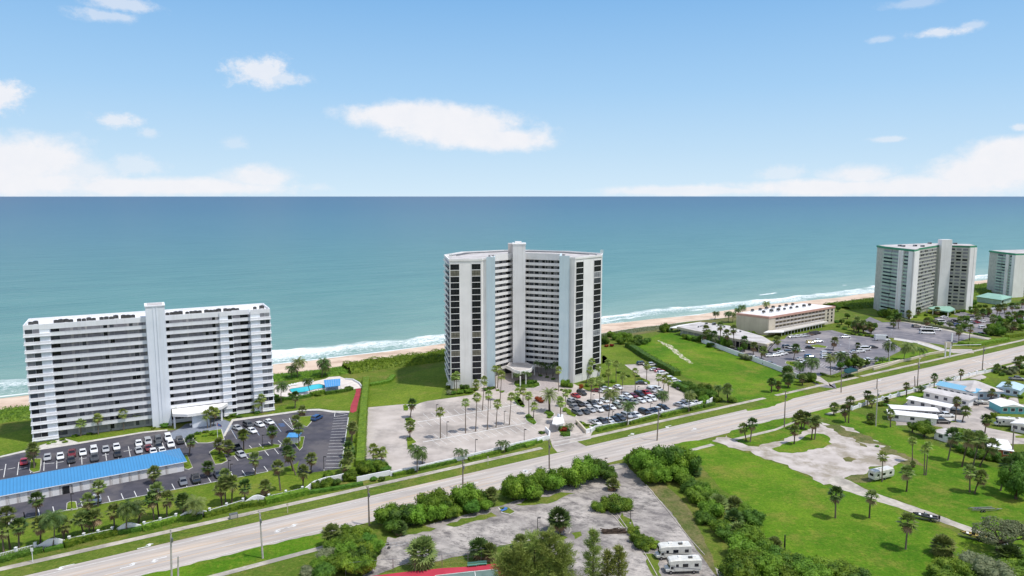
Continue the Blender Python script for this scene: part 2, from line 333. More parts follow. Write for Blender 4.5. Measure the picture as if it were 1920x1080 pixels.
# ---------------------------------------------------------------- ground, beach, sea
b=MB(); sarr=[-6000,-1500,-400]+list(range(-200,1000,20))+[1500,6000]
VEG=lambda s:333.5+.008*s+1.5*math.sin(s*.045)+1.0*math.sin(s*.11+1)
top=[SD(s,VEG(s)) for s in sarr]
b.flat([SD(6000,-3000),SD(6000,VEG(6000))]+top[::-1]+[SD(-6000,-3000)],0.0)
struct(b.obj('ground',['grass']))
b=MB(); prof=[(0,.12),(1.0,.1),(6,-.5),(16,-1.3),(27,-2.3),(34,-3.02),(50,-4.6),(75,-6)]
vs=[];k=len(prof)
for i,s in enumerate(sarr):
    for j,(o,z) in enumerate(prof):
        w=.25*math.sin(s*.09+j) if 1<j<5 and abs(s)<1500 else 0
        vs.append((*SD(s,VEG(s)+ (o if j==0 else o+ (367.5-333.5-34+(1.5*math.sin(s*.03)) if j>3 else 0))),z+w))
b.add(vs,[(i*k+j,(i+1)*k+j,(i+1)*k+j+1,i*k+j+1) for i in range(len(sarr)-1) for j in range(k-1)])
struct(b.obj('beach',['beach'],smooth=True))
def seamat():
    m,t,b=nodes('sea_water'); b.inputs['Roughness'].default_value=.32; b.inputs['Specular IOR Level'].default_value=.16; b.inputs['IOR'].default_value=1.33
    pos=nn(t,'ShaderNodeNewGeometry').outputs['Position']
    dt=nn(t,'ShaderNodeVectorMath',operation='DOT_PRODUCT'); t.links.new(pos,dt.inputs[0]); dt.inputs[1].default_value=(E2[0],E2[1],0); d=dt.outputs['Value']
    al=((1,1,1),(0,0,-A_))
    big=noise(t,.004,5,.6,sc3=((.25,1,1),(0,0,-A_))); mid=noise(t,.03,5,.65,sc3=((.3,1,1),(0,0,-A_)))
    lg=mth(t,'LOGARITHM',mth(t,'MAXIMUM',mth(t,'SUBTRACT',mth(t,'ADD',d,mth(t,'MULTIPLY',mth(t,'SUBTRACT',big,.5),260)),330),20),10.0)
    fr=mth(t,'DIVIDE',lg,5.0)
    col=ramp(t,fr,[(.26,S(170,186,168)),(.33,S(140,164,150)),(.42,S(112,148,140)),(.5,S(92,136,132)),(.57,S(80,126,128)),(.64,S(68,113,126)),(.73,S(54,97,120)),(.9,S(42,80,111))])
    col=mix(t,ramp(t,mid,[(.38,(.7,.7,.7)),(.58,(0,0,0))]),col,mix(t,1.0,col,(.72,.82,.85,1),'MULTIPLY'))
    # surf: a broken breaker line and mottled wash behind it
    wob=noise(t,.012,4,.6); dd=mth(t,'ADD',mth(t,'SUBTRACT',d,367.0),mth(t,'MULTIPLY',mth(t,'SUBTRACT',wob,.5),34))
    dd2=mth(t,'SUBTRACT',dd,mth(t,'MULTIPLY',mth(t,'SUBTRACT',noise(t,.05,5,.7),.5),12))
    patch0=noise(t,.02,4,.6,sc3=((.6,1.5,1),(0,0,-A_))); fine0=noise(t,.8,8,.85,sc3=((.6,1,1),(0,0,-A_)))
    fine=mth(t,'MULTIPLY_ADD',mth(t,'SUBTRACT',patch0,.5),.5,c=fine0)
    def band(x,c,w,s): # 1 inside |x-c|<w
        return mth(t,'MULTIPLY',mth(t,'SUBTRACT',w,mth(t,'ABSOLUTE',mth(t,'SUBTRACT',x,c))),s,clamp=True)
    patch=noise(t,.013,3,.6,sc3=((.8,2,1),(0,0,-A_)))
    line=mth(t,'MULTIPLY',band(dd2,28,4.2,.4),ramp(t,noise(t,.018,3,.5),[(.44,(0,0,0)),(.52,(1,1,1))]))
    line=mth(t,'MULTIPLY',line,ramp(t,fine,[(.3,(.25,.25,.25)),(.48,(1,1,1))]))
    l2=mth(t,'MULTIPLY',band(dd2,50,2.2,.7),ramp(t,noise(t,.02,3,.5,sc3=((1,.3,1),(.2,0,-A_))),[(.60,(0,0,0)),(.66,(1,1,1))]))
    wash=mth(t,'MULTIPLY',band(dd2,14,17,.2),ramp(t,mth(t,'ADD',fine,mth(t,'MULTIPLY',mth(t,'SUBTRACT',dd,12),.006)),[(.475,(0,0,0)),(.57,(.8,.8,.8))]))
    edge=band(mth(t,'SUBTRACT',d,mth(t,'MULTIPLY',wob,4)),366.0,1.6,.8)
    l3=mth(t,'MULTIPLY',band(dd2,15,2.2,.5),ramp(t,noise(t,.03,3,.5),[(.5,(0,0,0)),(.58,(.9,.9,.9))]))
    foam=mth(t,'MAXIMUM',mth(t,'MAXIMUM',mth(t,'MAXIMUM',line,l3),l2),mth(t,'MAXIMUM',wash,mth(t,'MULTIPLY',edge,.8)))
    col=mix(t,foam,col,S(244,246,246)); t.links.new(col,b.inputs['Base Color'])
    rg=nn(t,'ShaderNodeMapRange'); t.links.new(foam,rg.inputs[0]); rg.inputs[3].default_value=.3; rg.inputs[4].default_value=.8; t.links.new(rg.outputs[0],b.inputs['Roughness'])
    wv=mth(t,'ADD',noise(t,.22,5,.6,sc3=((.45,1,1),(0,0,-A_))),mth(t,'MULTIPLY',noise(t,.05,4,.6,sc3=((.3,1,1),(0,0,-A_))),2.0)); 
    n=nn(t,'ShaderNodeBump',i_Strength=.8,i_Distance=1.0); t.links.new(wv,n.inputs['Height']); t.links.new(n.outputs[0],b.inputs['Normal'])
    return m
M['sea']=seamat()
b=MB(); ss=[-260000,-20000,-2000,0,600,2000,20000,260000]; ds=[358,420,600,1200,4000,20000,260000]
b.add([(*SD(s,d),-3.0) for s in ss for d in ds],[(i*7+j,(i+1)*7+j,(i+1)*7+j+1,i*7+j+1) for i in range(7) for j in range(6)])
struct(b.obj('sea',['sea']))
# dune scrub ground and meadow sheets
def strip(name,s0,s1,f0,f1,z,m,n=40):
    b=MB(); a=[s0+(s1-s0)*i/n for i in range(n+1)]; vs=[(*SD(s,f0(s)),z) for s in a]+[(*SD(s,f1(s)),z) for s in a]
    b.add(vs,[(i,i+1,i+n+2,i+n+1) for i in range(n)]); o=b.obj(name,[m]); return struct(o)
strip('dune_ground',-400,1500,lambda s:VEG(s)-16,lambda s:VEG(s)-.5,.02,'scrub',60)
strip('road',-600,1500,ROADN,ROADF,.03,'road')
strip('pavement',-600,125.5,lambda s:WALKF(s)-1.0,lambda s:WALKF(s)+1.0,.05,'walk')
strip('pavement',137,236,lambda s:WALKF(s)-1.0,lambda s:WALKF(s)+1.0,.05,'walk')
strip('pavement',243,300,lambda s:WALKF(s)-1.0,lambda s:WALKF(s)+1.0,.05,'walk')
strip('pavement',303,900,lambda s:WALKF(s)-1.0,lambda s:WALKF(s)+1.0,.05,'walk')
strip('verge',-600,124,lambda s:ROADF(s)+.12,lambda s:WALKF(s)-1.05,.04,'verge')
strip('verge',139,229,lambda s:ROADF(s)+.12,lambda s:WALKF(s)-1.05,.04,'verge')
strip('pavement',-300,52,lambda s:WALKN(s)-.9,lambda s:WALKN(s)+.9,.05,'walk')
strip('pavement',158,176,lambda s:WALKN(s)-.9,lambda s:WALKN(s)+.9,.05,'walk')
poly('pavement','R7',[(318,158),(480,120),(620,88),(740,40),(762,34),(762,46),(745,52),(625,100),(490,134),(340,168)],.06,'walk')
strip('pavement',238,900,lambda s:WALKN(s)-.9,lambda s:WALKN(s)+.9,.05,'walk')
# lots
poly('car_park','F',[(-70,862),(0,859),(42,848),(147,833),(269.5,812),(314,808),(434.8,789),(486.6,781),(530,774),(574.8,769),(624,773),(655,773),(653,780),(639.4,878.6),(578,887),(562,886),(514.4,881),(445,894),(384,908),(320,919),(194,944),(147,951),(0,980),(-80,998)],.03,'asphalt')
poly('drop_off_paving','R4',[(0,115),(60,85),(100,55),(180,40),(310,18),(360,25),(400,40),(428,78),(352,132),(300,100),(210,120),(150,125),(60,165),(0,150)],.05,'paver_blue')
poly('condo_pavement','R3',[(0,282),(150,248),(530,190),(970,115),(1130,100),(1130,92),(970,106),(530,178),(430,150),(150,236),(0,272)],.06,'kerb')
poly('condo_pavement','R2',[(455,1070),(520,950),(720,925),(1060,878),(1150,875),(1250,888),(1370,892),(1370,903),(1250,903),(1150,888),(1060,890),(720,938),(530,965),(470,1075)],.08,'kerb')
poly('car_park','F',[(689,764),(755,758),(831,748),(886,740),(905,722),(914,705),(935,690),(960,680),(1010,678),(1046,700),(1060,712),(1075,719),(1102,733),(1155,724),(1204,709),(1171,684),(1199,682.5),(1229,695.6),(1258,709),(1291,731),(1320,753),(1240,776),(1113,806),(1105,822),(1103,838),(1045,848),(1036,838),(1031,822),(1000,826),(731,889),(684,862)],.02,'pale')
poly('entrance_paving','D4',[(700,470),(760,420),(850,360),(940,300),(1240,330),(1330,350),(1420,380),(1520,430),(1600,490),(1560,530),(1400,545),(1300,560),(1130,560),(900,560),(840,600),(740,560)],.035,mat('brick_pavers',S(176,166,164),S(150,142,140),1.2,.9))
poly('driveway_crossing','D2',[(240,960),(290,1000),(700,960),(870,930),(760,895),(560,800),(300,880)],.06,'pale')
poly('kerb_stripe','D2',[(280,1000),(800,905),(806,912),(286,1010)],.075,'kerb'); poly('kerb_stripe','D2',[(300,1050),(830,938),(836,946),(306,1060)],.075,'kerb')
poly('car_park','C4',[(120,400),(240,440),(330,420),(640,470),(860,430),(880,405),(1140,365),(1260,355),(1400,395),(1620,420),(1760,450),(1860,520),(1700,600),(1620,670),(1480,700),(1380,690),(1240,740),(1180,730),(1110,770),(1160,830),(1280,800),(1300,850),(1160,835),(1060,780),(980,765),(840,700),(600,610),(480,565),(270,490),(160,450)],.02,'asphalt2')
poly('hotel_driveway','C4',[(1060,720),(1160,750),(1230,800),(1290,790),(1240,830),(1300,855),(1190,805),(1090,770)],.06,'road')
poly('car_park','D1',[(-60,230),(100,300),(330,290),(560,330),(1050,430),(1440,505),(1300,540),(1000,560),(920,600),(840,580),(540,540),(250,500),(0,470),(-160,400),(-120,270)],.025,'asphalt2')
poly('access_road','D1',[(330,290),(560,310),(1060,420),(1480,500),(1440,520),(1050,436),(700,360)],.05,'walk')
poly('access_road','D1',[(500,520),(560,545),(860,650),(1000,690),(1260,690),(1230,640),(1040,640),(900,640),(700,570)],.055,'road')
poly('access_road','D1',[(250,495),(540,540),(880,640),(880,690),(820,660),(540,570),(240,520)],.06,'kerb')
poly('car_park','D1',[(760,225),(900,240),(1150,240),(1500,200),(1890,130),(1890,250),(1500,280),(1440,330),(1420,460),(1250,440),(1000,380),(760,300)],.02,'asphalt2')
poly('car_park','D1',[(1150,240),(1000,200),(1100,160),(1230,200),(1480,130),(1890,60),(2100,40),(2100,300),(1890,320),(1660,300),(1440,330)],.022,'asphalt2')
poly('sandy_lot','F',[px('R7',*p) for p in [(200,172),(250,150),(300,130),(350,168),(400,187),(500,203),(600,182),(730,140),(850,97),(930,45),(1040,60)]]+[px('R8',*p) for p in [(60,82),(110,110),(200,160),(320,205),(250,232),(300,262),(380,290),(440,300),(330,345),(200,345),(160,360),(150,400),(60,400),(10,418)]]+[px('R7',*p) for p in [(1100,440),(960,462),(830,400),(700,335),(500,262),(320,208)]],.03,'sandlot',rag=1.0)
poly('gravel_path','F',[px('R8',*p) for p in [(-40,400),(20,425),(150,490),(245,532),(400,582),(700,690),(960,790),(1100,850),(1300,930),(1300,985),(1100,885),(1000,838),(800,765),(600,695),(240,578),(140,545),(0,500),(-120,440)]],.035,'walk',rag=.25)
poly('old_car_park','F',[(640,1110),(700,1066),(727,1008),(800,985),(900,957),(960,942),(1060,905),(1110,900),(1125,880),(1138,872),(1172,869),(1190,888),(1213,910),(1263,966),(1300,1010),(1322,1040),(1362,1085),(1400,1140),(1100,1140),(1060,1060),(1010,1012),(960,1018),(880,1040),(830,1050),(760,1066),(700,1085)],.03,'oldlot',rag=.35)
poly('driveway_apron','R6',[(640,350),(760,325),(772,345),(650,372)],.06,'walk')
poly('home_park_road','F',[px('D6',*p) for p in [(560,790),(740,790),(960,700),(1060,640),(980,560),(1060,545),(1400,520),(1640,540),(1640,430),(1760,430),(1780,520),(1960,540),(1960,640),(1500,640),(1300,700),(1240,780),(1300,860),(1960,1000),(1960,1100),(1330,1100),(1330,980),(900,860),(700,880)]],.03,'pale')
poly('home_park_drive','D6',[(1190,170),(1060,150),(1240,95),(1310,130),(1300,190)],.03,'pale')
poly('concrete_slab','D6',[(620,700),(740,690),(960,760),(930,790),(740,780),(640,745)],.05,'kerb')
poly('worn_grass','R8',[(60,150),(110,120),(200,165),(320,208),(400,260),(520,300),(540,330),(440,330),(330,300),(250,240),(140,200)],.045,'scrub',rag=1.2)
poly('worn_grass','R8',[(0,285),(40,275),(85,290),(60,310),(20,308)],.05,'scrub',rag=.8); poly('worn_grass','R7',[(940,60),(1040,62),(1150,108),(1296,150),(1296,190),(1180,165),(1060,120)],.045,'scrub',rag=1.2)
poly('worn_grass','R8',[(20,425),(60,402),(150,395),(200,380),(230,345),(330,345),(300,400),(200,430),(150,445),(80,450)],.046,'scrub',rag=.8); poly('sand_patch','R8',[(100,170),(180,190),(300,205),(240,235),(170,215)],.055,'sandlot',rag=.8); poly('sand_patch','R8',[(250,262),(330,262),(450,300),(400,310),(300,290)],.055,'sandlot',rag=.8)
for i_,q_ in enumerate([('R5',[(300,800),(420,770),(560,740),(640,760),(500,790),(360,830)]),('R5',[(700,735),(900,680),(1010,650),(1040,670),(880,720),(760,750)]),('R6',[(20,600),(130,560),(240,540),(330,520),(420,520),(300,570),(120,610)]),('R6',[(740,650),(790,700),(850,780),(900,850),(860,860),(790,780),(720,700)]),('R6',[(880,930),(960,930),(1010,1080),(960,1080),(900,980)]),('R6',[(400,790),(460,780),(440,830)]),('R6',[(200,830),(300,800),(380,820),(260,870),(160,870)])]): poly('weeds',q_[0],q_[1],.05,'verge',rag=.7)
poly('paved_yard','D6',[(150,490),(400,440),(560,330),(1040,380),(1480,330),(1660,440),(1640,540),(1300,700),(1100,800),(700,860),(420,820),(0,830),(0,640)],.02,'pale',rag=.2)
# lawns
def lawn(r,pts,m='lawn',z=.04,name='lawn'): return poly(name,r,pts,z,m,rag=.35 if m=='field' else .2)
lawn('R3',[(0,760),(150,720),(440,660),(700,602),(980,550),(1200,500),(1296,478),(1296,640),(1180,690),(850,760),(700,800),(450,840),(240,895),(0,935),(-300,1000),(-300,830)])
lawn('R4',[(0,515),(300,455),(700,372),(850,320),(865,300),(850,400),(1040,382),(1150,362),(1210,150),(1240,100),(1290,110),(1290,400),(1180,420),(960,460),(880,500),(640,545),(480,590),(240,640),(0,690)],z=.045)
lawn('R3',[(0,130),(190,85),(215,185),(130,240),(0,270),(-300,340),(-300,200)]); lawn('R3',[(440,150),(700,120),(970,80),(970,106),(730,150),(530,178)])
lawn('D7',[(0,1060),(120,960),(500,870),(850,790),(1180,740),(1270,735),(1210,1010),(1000,1010),(860,970),(640,970),(540,990),(350,1020),(0,1090)])
lawn('C2',[(225,555),(225,410),(240,380),(400,350),(500,285),(700,240),(905,205),(905,370),(860,400),(840,480),(700,510),(640,530),(520,532)])
lawn('C2',[(0,450),(60,440),(115,400),(100,560),(70,600),(0,590)],z=.043)
lawn('D5',[(45,590),(180,590),(300,600),(460,740),(270,765),(150,720),(48,760)])
lawn('D5',[(330,590),(520,500),(640,450),(800,450),(1040,550),(1180,600),(1420,700),(1570,750),(1900,880),(1980,960),(1980,1000),(2090,1060),(1700,1200),(1500,1230),(1250,1000),(900,900),(700,780),(500,660)],'field',.035)
lawn('C4',[(0,580),(100,640),(350,760),(470,900),(520,945),(600,935),(830,880),(1060,800),(985,770),(840,705),(600,620),(270,500),(170,460),(0,430)],'field',.036)
poly('sand_track','D5',[(600,520),(660,545),(740,575),(820,640),(890,700),(950,745),(960,757),(930,755),(860,720),(790,665),(700,590),(640,555)],.05,mat('worn_sandy_grass',S(206,194,178),S(108,128,50),.7,.95,lo=.44,hi=.54,detail=10),rag=.5)
lawn('R7',[(30,235),(240,190),(320,215),(500,270),(700,345),(960,468),(1100,500),(1296,562)]+[(1500,640),(2000,850),(2300,960),(2300,1300),(500,1300),(600,900),(450,620),(250,480),(120,330)],'field',.03)
lawn('R7',[(-60,190),(0,178),(90,165),(180,165),(232,182),(45,232),(-40,250)],'field',.04)
lawn('R7',[(298,130),(330,100),(480,60),(690,12),(745,18),(850,60),(840,95),(730,135),(600,178),(500,198),(400,182),(352,165)],'field',.045)
poly('grass_island','R7',[(600,222),(650,246),(740,252),(830,238),(940,215),(1005,190),(990,150),(950,122),(900,115),(850,125),(800,155),(700,185),(650,202)],.06,'field',rag=.6)
lawn('R8',[(20,425),(60,405),(150,405),(200,435),(330,390),(330,345),(450,300),(380,285),(260,232),(330,205),(200,155),(120,112),(60,80),(-60,30),(-300,-40),(-400,-20),(-300,-100),(100,-20),(430,90),(600,190),(800,270),(1000,340),(1300,400),(1300,930),(960,785),(700,688),(400,578),(245,528),(150,486)],'field',.028)
lawn('R6',[(915,465),(1000,430),(1180,600),(1330,900),(1400,1100),(1330,1020),(1180,800),(1100,680)],'scrub',.04)
lawn('R5',[(240,1070),(480,985),(640,1000),(760,990),(900,960),(1100,880),(1200,860),(1240,900),(1100,1000),(870,1015),(400,1075)],'verge',.045)
lawn('R4',[(20,1030),(400,935),(700,860),(1040,785),(1040,840),(960,905),(720,965),(280,1080),(-100,1180),(-200,1080)],'field',.035)
lawn('C3',[(640,600),(700,560),(820,530),(860,470),(960,490),(1100,488),(1165,520),(1165,542),(880,555)],'lawn')
lawn('C3',[(760,300),(780,300),(960,470),(760,450)],'lawn'); 
lawn('D1',[(0,860),(0,800),(420,690),(650,640),(830,675),(780,700),(400,790),(150,850)],'field'); lawn('D1',[(1060,545),(1230,490),(1400,520),(1250,580)],'verge',.05)
lawn('D6',[(0,430),(560,300),(560,350),(390,400),(385,430),(150,440),(150,480),(0,480)],'field',.035); lawn('D6',[(1200,190),(1320,130),(1420,220),(1430,290)],'lawn',.05); lawn('D6',[(1290,110),(1420,60),(1640,130),(1600,170),(1400,150)],'lawn',.05)
lawn('D6',[(1520,460),(1620,440),(1640,520),(1580,530)],'lawn',.05); lawn('D6',[(1780,300),(1900,290),(1900,500),(1780,510)],'lawn',.05); lawn('D6',[(1720,980),(1900,970),(1900,1020),(1730,1010)],'lawn',.05)
lawn('D6',[(740,770),(860,765),(900,785),(740,795)],'lawn',.06)
lawn('C5',[(0,640),(190,640),(180,690),(60,680),(0,655)],'lawn'); lawn('D1',[(460,260),(500,200),(640,190),(740,220),(660,262)],'lawn')
# kerbed islands
def island(r,pts,label='',name='planted_island',m='lawn'):
    P=[W(r,*p) for p in pts]; cx=sum(p[0] for p in P)/len(P); cy=sum(p[1] for p in P)/len(P)
    b=MB(); b.prism(P,0,.14); struct(b.obj('kerb',['kerb']))
    L=min(1,1); Q=[]
    for p in P:
        d=math.hypot(p[0]-cx,p[1]-cy); k=max(0,1-.3/d*1.3); Q.append((cx+(p[0]-cx)*k,cy+(p[1]-cy)*k))
    b=MB(); b.prism(Q,.1,.2); struct(b.obj(name,[m]))
island('R3',[(198,370),(205,300),(225,288),(278,288),(282,320),(270,375),(225,385)])
island('R3',[(447,640),(450,590),(475,578),(515,578),(524,630)])
island('R4',[(260,245),(290,225),(340,215),(385,305),(345,325),(300,330)]); island('R4',[(60,280),(110,260),(150,350),(120,365),(95,360)])
island('R4',[(340,255),(520,225),(700,190),(745,195),(740,212),(560,250),(400,275)]); island('R4',[(820,175),(870,140),(905,140),(890,215),(870,235)])
island('R4',[(150,125),(210,110),(300,95),(345,90),(365,160),(250,185),(180,185),(150,160)]); island('R4',[(845,20),(870,5),(960,0),(950,45),(920,75),(880,65)])
island('C2',[(518,540),(545,530),(575,570),(560,590),(525,590)]); island('C2',[(535,650),(580,640),(635,680),(610,697),(540,690)]); island('C2',[(550,810),(590,808),(640,850),(600,865),(625,905),(600,925),(555,915)])
island('D4',[(1110,920),(1170,890),(1240,950),(1290,1030),(1250,1060),(1180,1030),(1120,990)],m='leaf_dk'); island('D4',[(980,680),(1040,660),(1110,770),(1110,805),(1040,780)])
island('D4',[(1390,870),(1420,840),(1480,840),(1550,900),(1500,955),(1430,930)],m='leaf_dk'); island('D2',[(420,500),(470,490),(640,600),(610,640),(500,610)])
island('D2',[(340,820),(370,760),(500,760),(550,860),(540,920),(430,930)],m='leaf_dk'); island('D4',[(940,470),(960,420),(1080,395),(1230,400),(1330,450),(1340,490),(1250,525),(1080,530),(980,510)],m='leaf_dk')
island('C3',[(0,650),(50,640),(110,720),(100,745),(40,720)],m='leaf_dk'); island('D3',[(530,600),(545,570),(700,580),(780,650),(760,680),(640,650)]); island('D3',[(840,360),(980,340),(1120,370),(1100,390),(900,380)])
island('D2',[(660,700),(620,720),(760,880),(775,860),(830,800),(820,760),(720,700)],m='lawn')
# painted stripes
PA=MB(); PB=MB()
def line(p,q,w=.13,z=.06,mb=None): (mb or PA).path([p,q],w,z)
def stripes(r,a0,a1,b0,b1,n,w=.16,base=False,mb=None):
    a0,a1,b0,b1=[W(*p) if len(p)==3 else W(r,*p) for p in (a0,a1,b0,b1)]
    for i in range(n+1): line(lerp(a0,a1,i/n),lerp(b0,b1,i/n),w,.06,mb)
    if base: line(b0,b1,w*1.2,.065,mb)
stripes('R3',(40,325),(1240,152),(25,415),(1262,212),15,.2); stripes('R3',(160,650),('R4',630,340),(168,692),('R4',657,375),19,.2,True); stripes('R3',(-300,740),(160,650),(-295,790),(168,692),5,.2,True)
for a,c in (((290,325),(368,318)),((378,318),(430,308)),((0,365),(20,362)),((50,360),(103,350)),((835,240),(890,230)),((690,268),(735,258)),((535,292),(585,284)),((130,360),(185,348))): line(W('R3',*a),W('R3',*c),.3)
stripes('R4',(530,200),(725,165),(553,224),(750,190),3,.2); stripes('R4',(430,270),(700,222),(455,302),(728,257),4,.2); stripes('R4',(410,95),(697,42),(446,157),(745,107),4,.2)
stripes('R4',(412,95),(699,42),(448,157),(747,107),4,.16,mb=PB); stripes('R4',(1100,18),(1040,350),(1205,12),(1146,348),16,.2)
line(W('R4',1200,10),W('R4',1150,350),.25); stripes('R4',(755,25),(800,15),(825,95),(830,88),1,.2); stripes('R4',(760,30),(825,95),(800,20),(832,85),8,.12); stripes('R4',(725,55),(740,72),(765,50),(775,68),4,.25,mb=PB)
line(W('R4',1105,5),W('R4',1195,-8),.2); line(W('R4',1105,5),W('R4',1110,-25),.2); line(W('R4',1195,-8),W('R4',1110,-25),.2)
stripes('C2',(690,610),(1500,500),(740,655),(1540,530),13); stripes('C2',(645,690),(1480,555),(690,725),(1530,590),13); stripes('C2',(720,790),(1480,650),(770,830),(1530,690),14); stripes('C2',(770,840),(1580,705),(830,880),(1650,750),14)
stripes('C2',(225,600),(215,1000),(290,602),(285,1000),12,.1)
for a,c in (((640,682),(1110,602)),((1110,602),(1500,530)),((690,850),(1080,780)),((1080,780),(1560,690))): PA.path([W('C2',*a),W('C2',*c)],.5,.055)
stripes('D3',(1000,640),(1240,720),(1050,600),(1290,690),7,.15); stripes('D3',(250,640),(560,720),(320,610),(640,690),4,.12)
for s in range(0,520,1): pass
# road markings
def rl(f,s0=-300,s1=700,w=.16,z=.05,mb=None,step=25): (mb or PA).path([SD(s,f(s)) for s in np.arange(s0,s1+.1,step)],w,z)
rd=lambda k:(lambda s:ROADN(s)+(ROADF(s)-ROADN(s))*k)
for s0,s1 in ((-300,52),(62,150),(178,700)): rl(rd(.13),s0,s1)
for s0,s1 in ((-300,124),(140,226),(246,290)): rl(rd(.87),s0,s1)
YL=MB()
rl(rd(.37),-300,120,mb=YL); rl(rd(.37),180,700,mb=YL); rl(rd(.61),-300,120,mb=YL); rl(rd(.61),150,700,mb=YL)
for s in range(-300,700,12): PA.path([SD(s,rd(.4)(s)),SD(s+3,rd(.4)(s+3))],.12,.05)
def arrow(r,x,y,flip=1):
    s,d=toSD(W(r,x,y)); m=[(-2.6,-.25),(.2,-.25),(.5,.0),(.5,.9),(1.2,.9),(.2,2.0),(-.8,.9),(-.1,.9),(-.1,.25),(-2.6,.25)]
    PA.flat([SD(s+a*flip*.95,d+c*flip*.75) for a,c in m],.055)
for i,(r,x,y) in enumerate([('R3',415,1020),('R3',895,1010),('R3',1045,970),('R3',1005,880),('R4',720,770),('R4',835,745),('R5',875,460),('R5',1245,375),('R6',90,372),('R6',820,125),('R6',1040,72),('R7',90,90),('C6',300,330)]): arrow(r,x,y,1 if i%2 else -1)
for k in range(6): line(W('D1',1230+70*k,775+12*k),W('D1',1300+60*k,800+12*k),.5)
struct(PA.obj('painted_lines',['mark'])); struct(PB.obj('painted_lines',['mark_blue'])); struct(YL.obj('painted_lines',[mat('faded_yellow',S(214,178,130),S(204,172,138),1,.8)]))
# ---------------------------------------------------------------- plants
def npmesh(name,V,F,mats,mi=None,smooth=False):
    me=bpy.data.meshes.new(name); me.from_pydata(V.tolist(),[],F.tolist())
    for m in mats: me.materials.append(M[m])
    if mi is not None: me.polygons.foreach_set('material_index',mi)
    me.update(); return me
def leafquads(P,Nrm,size,g,asp=.62,jit=.9):
    """one small folded leaf (two triangles) per point, facing roughly along the given normals"""
    n=len(P); N=Nrm+g.normal(0,jit*.5,(n,3)); N/=np.linalg.norm(N,axis=1)[:,None]+1e-9
    T=np.cross(N,g.normal(0,1,(n,3))); T/=np.linalg.norm(T,axis=1)[:,None]+1e-9; B=np.cross(N,T)
    s=(size*g.uniform(.6,1.3,n))[:,None]
    V=np.stack([P-T*s*.5,P+B*s*.5*asp+N*s*.1,P+T*s*.5,P-B*s*.5*asp+N*s*.1],1).reshape(-1,3)
    F=np.arange(4*n).reshape(n,4); return V,F
def blobs_mesh(name,blobs,n,size,mat_,seed=0,core=True,floor=0.0,asp=.62):
    g=np.random.default_rng(seed); Vs=[];Fs=[];o=0
    tot=sum(b[3]*b[4] for b in blobs)
    for (x,y,z,rx,rz) in blobs:
        k=max(20,int(n*rx*rz/tot)); u=g.normal(0,1,(k,3)); u/=np.linalg.norm(u,axis=1)[:,None]
        # lumpy radius: sprays of leaves stand out, hollows between them
        l=np.sin(u[:,0]*5.1+seed+x)*np.sin(u[:,1]*4.7+y*2)*np.sin(u[:,2]*5.3+z); r=(g.uniform(.72,1.05,k)+.16*l)
        keep=g.uniform(0,1,k)<(.8+.9*l).clip(.25,1); u=u[keep]; r=r[keep]
        P=np.stack([x+u[:,0]*rx*r,y+u[:,1]*rx*r,z+u[:,2]*rz*r],1); ok=P[:,2]>floor; P=P[ok]; u=u[ok]
        nr=u*.75+np.array([0,0,.45]); V,F=leafquads(P,nr,size,g,asp); Vs.append(V);Fs.append(F+o);o+=len(V)
        if core:
            a,bb=10,6; cv=[];
            for i in range(bb+1):
                for j in range(a):
                    th=math.pi*i/bb; ph=2*math.pi*j/a; q=.74+.07*math.sin(3*ph+i+seed)
                    cv.append((x+rx*q*math.sin(th)*math.cos(ph),y+rx*q*math.sin(th)*math.sin(ph),max(floor,z+rz*q*math.cos(th))))
            cf=[(i*a+j,(i+1)*a+j,(i+1)*a+(j+1)%a,i*a+(j+1)%a) for i in range(bb) for j in range(a)]
            Vs.append(np.array(cv));Fs.append(np.array(cf)+o);o+=len(cv)
    return npmesh(name,np.concatenate(Vs),np.concatenate(Fs),[mat_])
# fan-leaf crown (unit radius about 1)
def fan_crown(name,m,seed,n=34,droop=.35,dead=0,asp=1.0):
    g=random.Random(seed); mb=MB()
    for i in range(n):
        t=(i+.5)/n; el=math.radians(82-135*t+g.uniform(-10,10)); az=i*2.39996+g.uniform(-.2,.2)
        isd= dead and t>1-dead
        if isd: el=math.radians(g.uniform(-78,-45))
        d=Vector((math.cos(el)*math.cos(az),math.cos(el)*math.sin(az),math.sin(el))); side=d.cross(Vector((0,0,1))).normalized() if abs(d.z)<.98 else Vector((1,0,0)); up=side.cross(d).normalized()
        pl=g.uniform(.42,.56); c=d*pl*asp; R=g.uniform(.42,.56)
        mi=1 if isd else 0
        s=side*.014; mb.add([-s,s,c+s,c-s],[(0,1,2,3)],mi)
        K=9; pts=[c]; 
        for k in range(K*2+1):
            a=math.radians(-120+240*k/(K*2)); r=R*(1.0 if k%2 else .55)*(1-.15*abs(math.sin(a/2)))
            q=c+(d*math.cos(a)+side*math.sin(a))*r + up*(.09*R*(1 if k%2 else -1)) + Vector((0,0,-droop*r*r*(1.6 if k%2 else .8)))
            pts.append(q)
        mb.add(pts,[(0,k,k+1) for k in range(1,K*2+1)],mi)
    return mb.mesh(name,[m,'dead'])
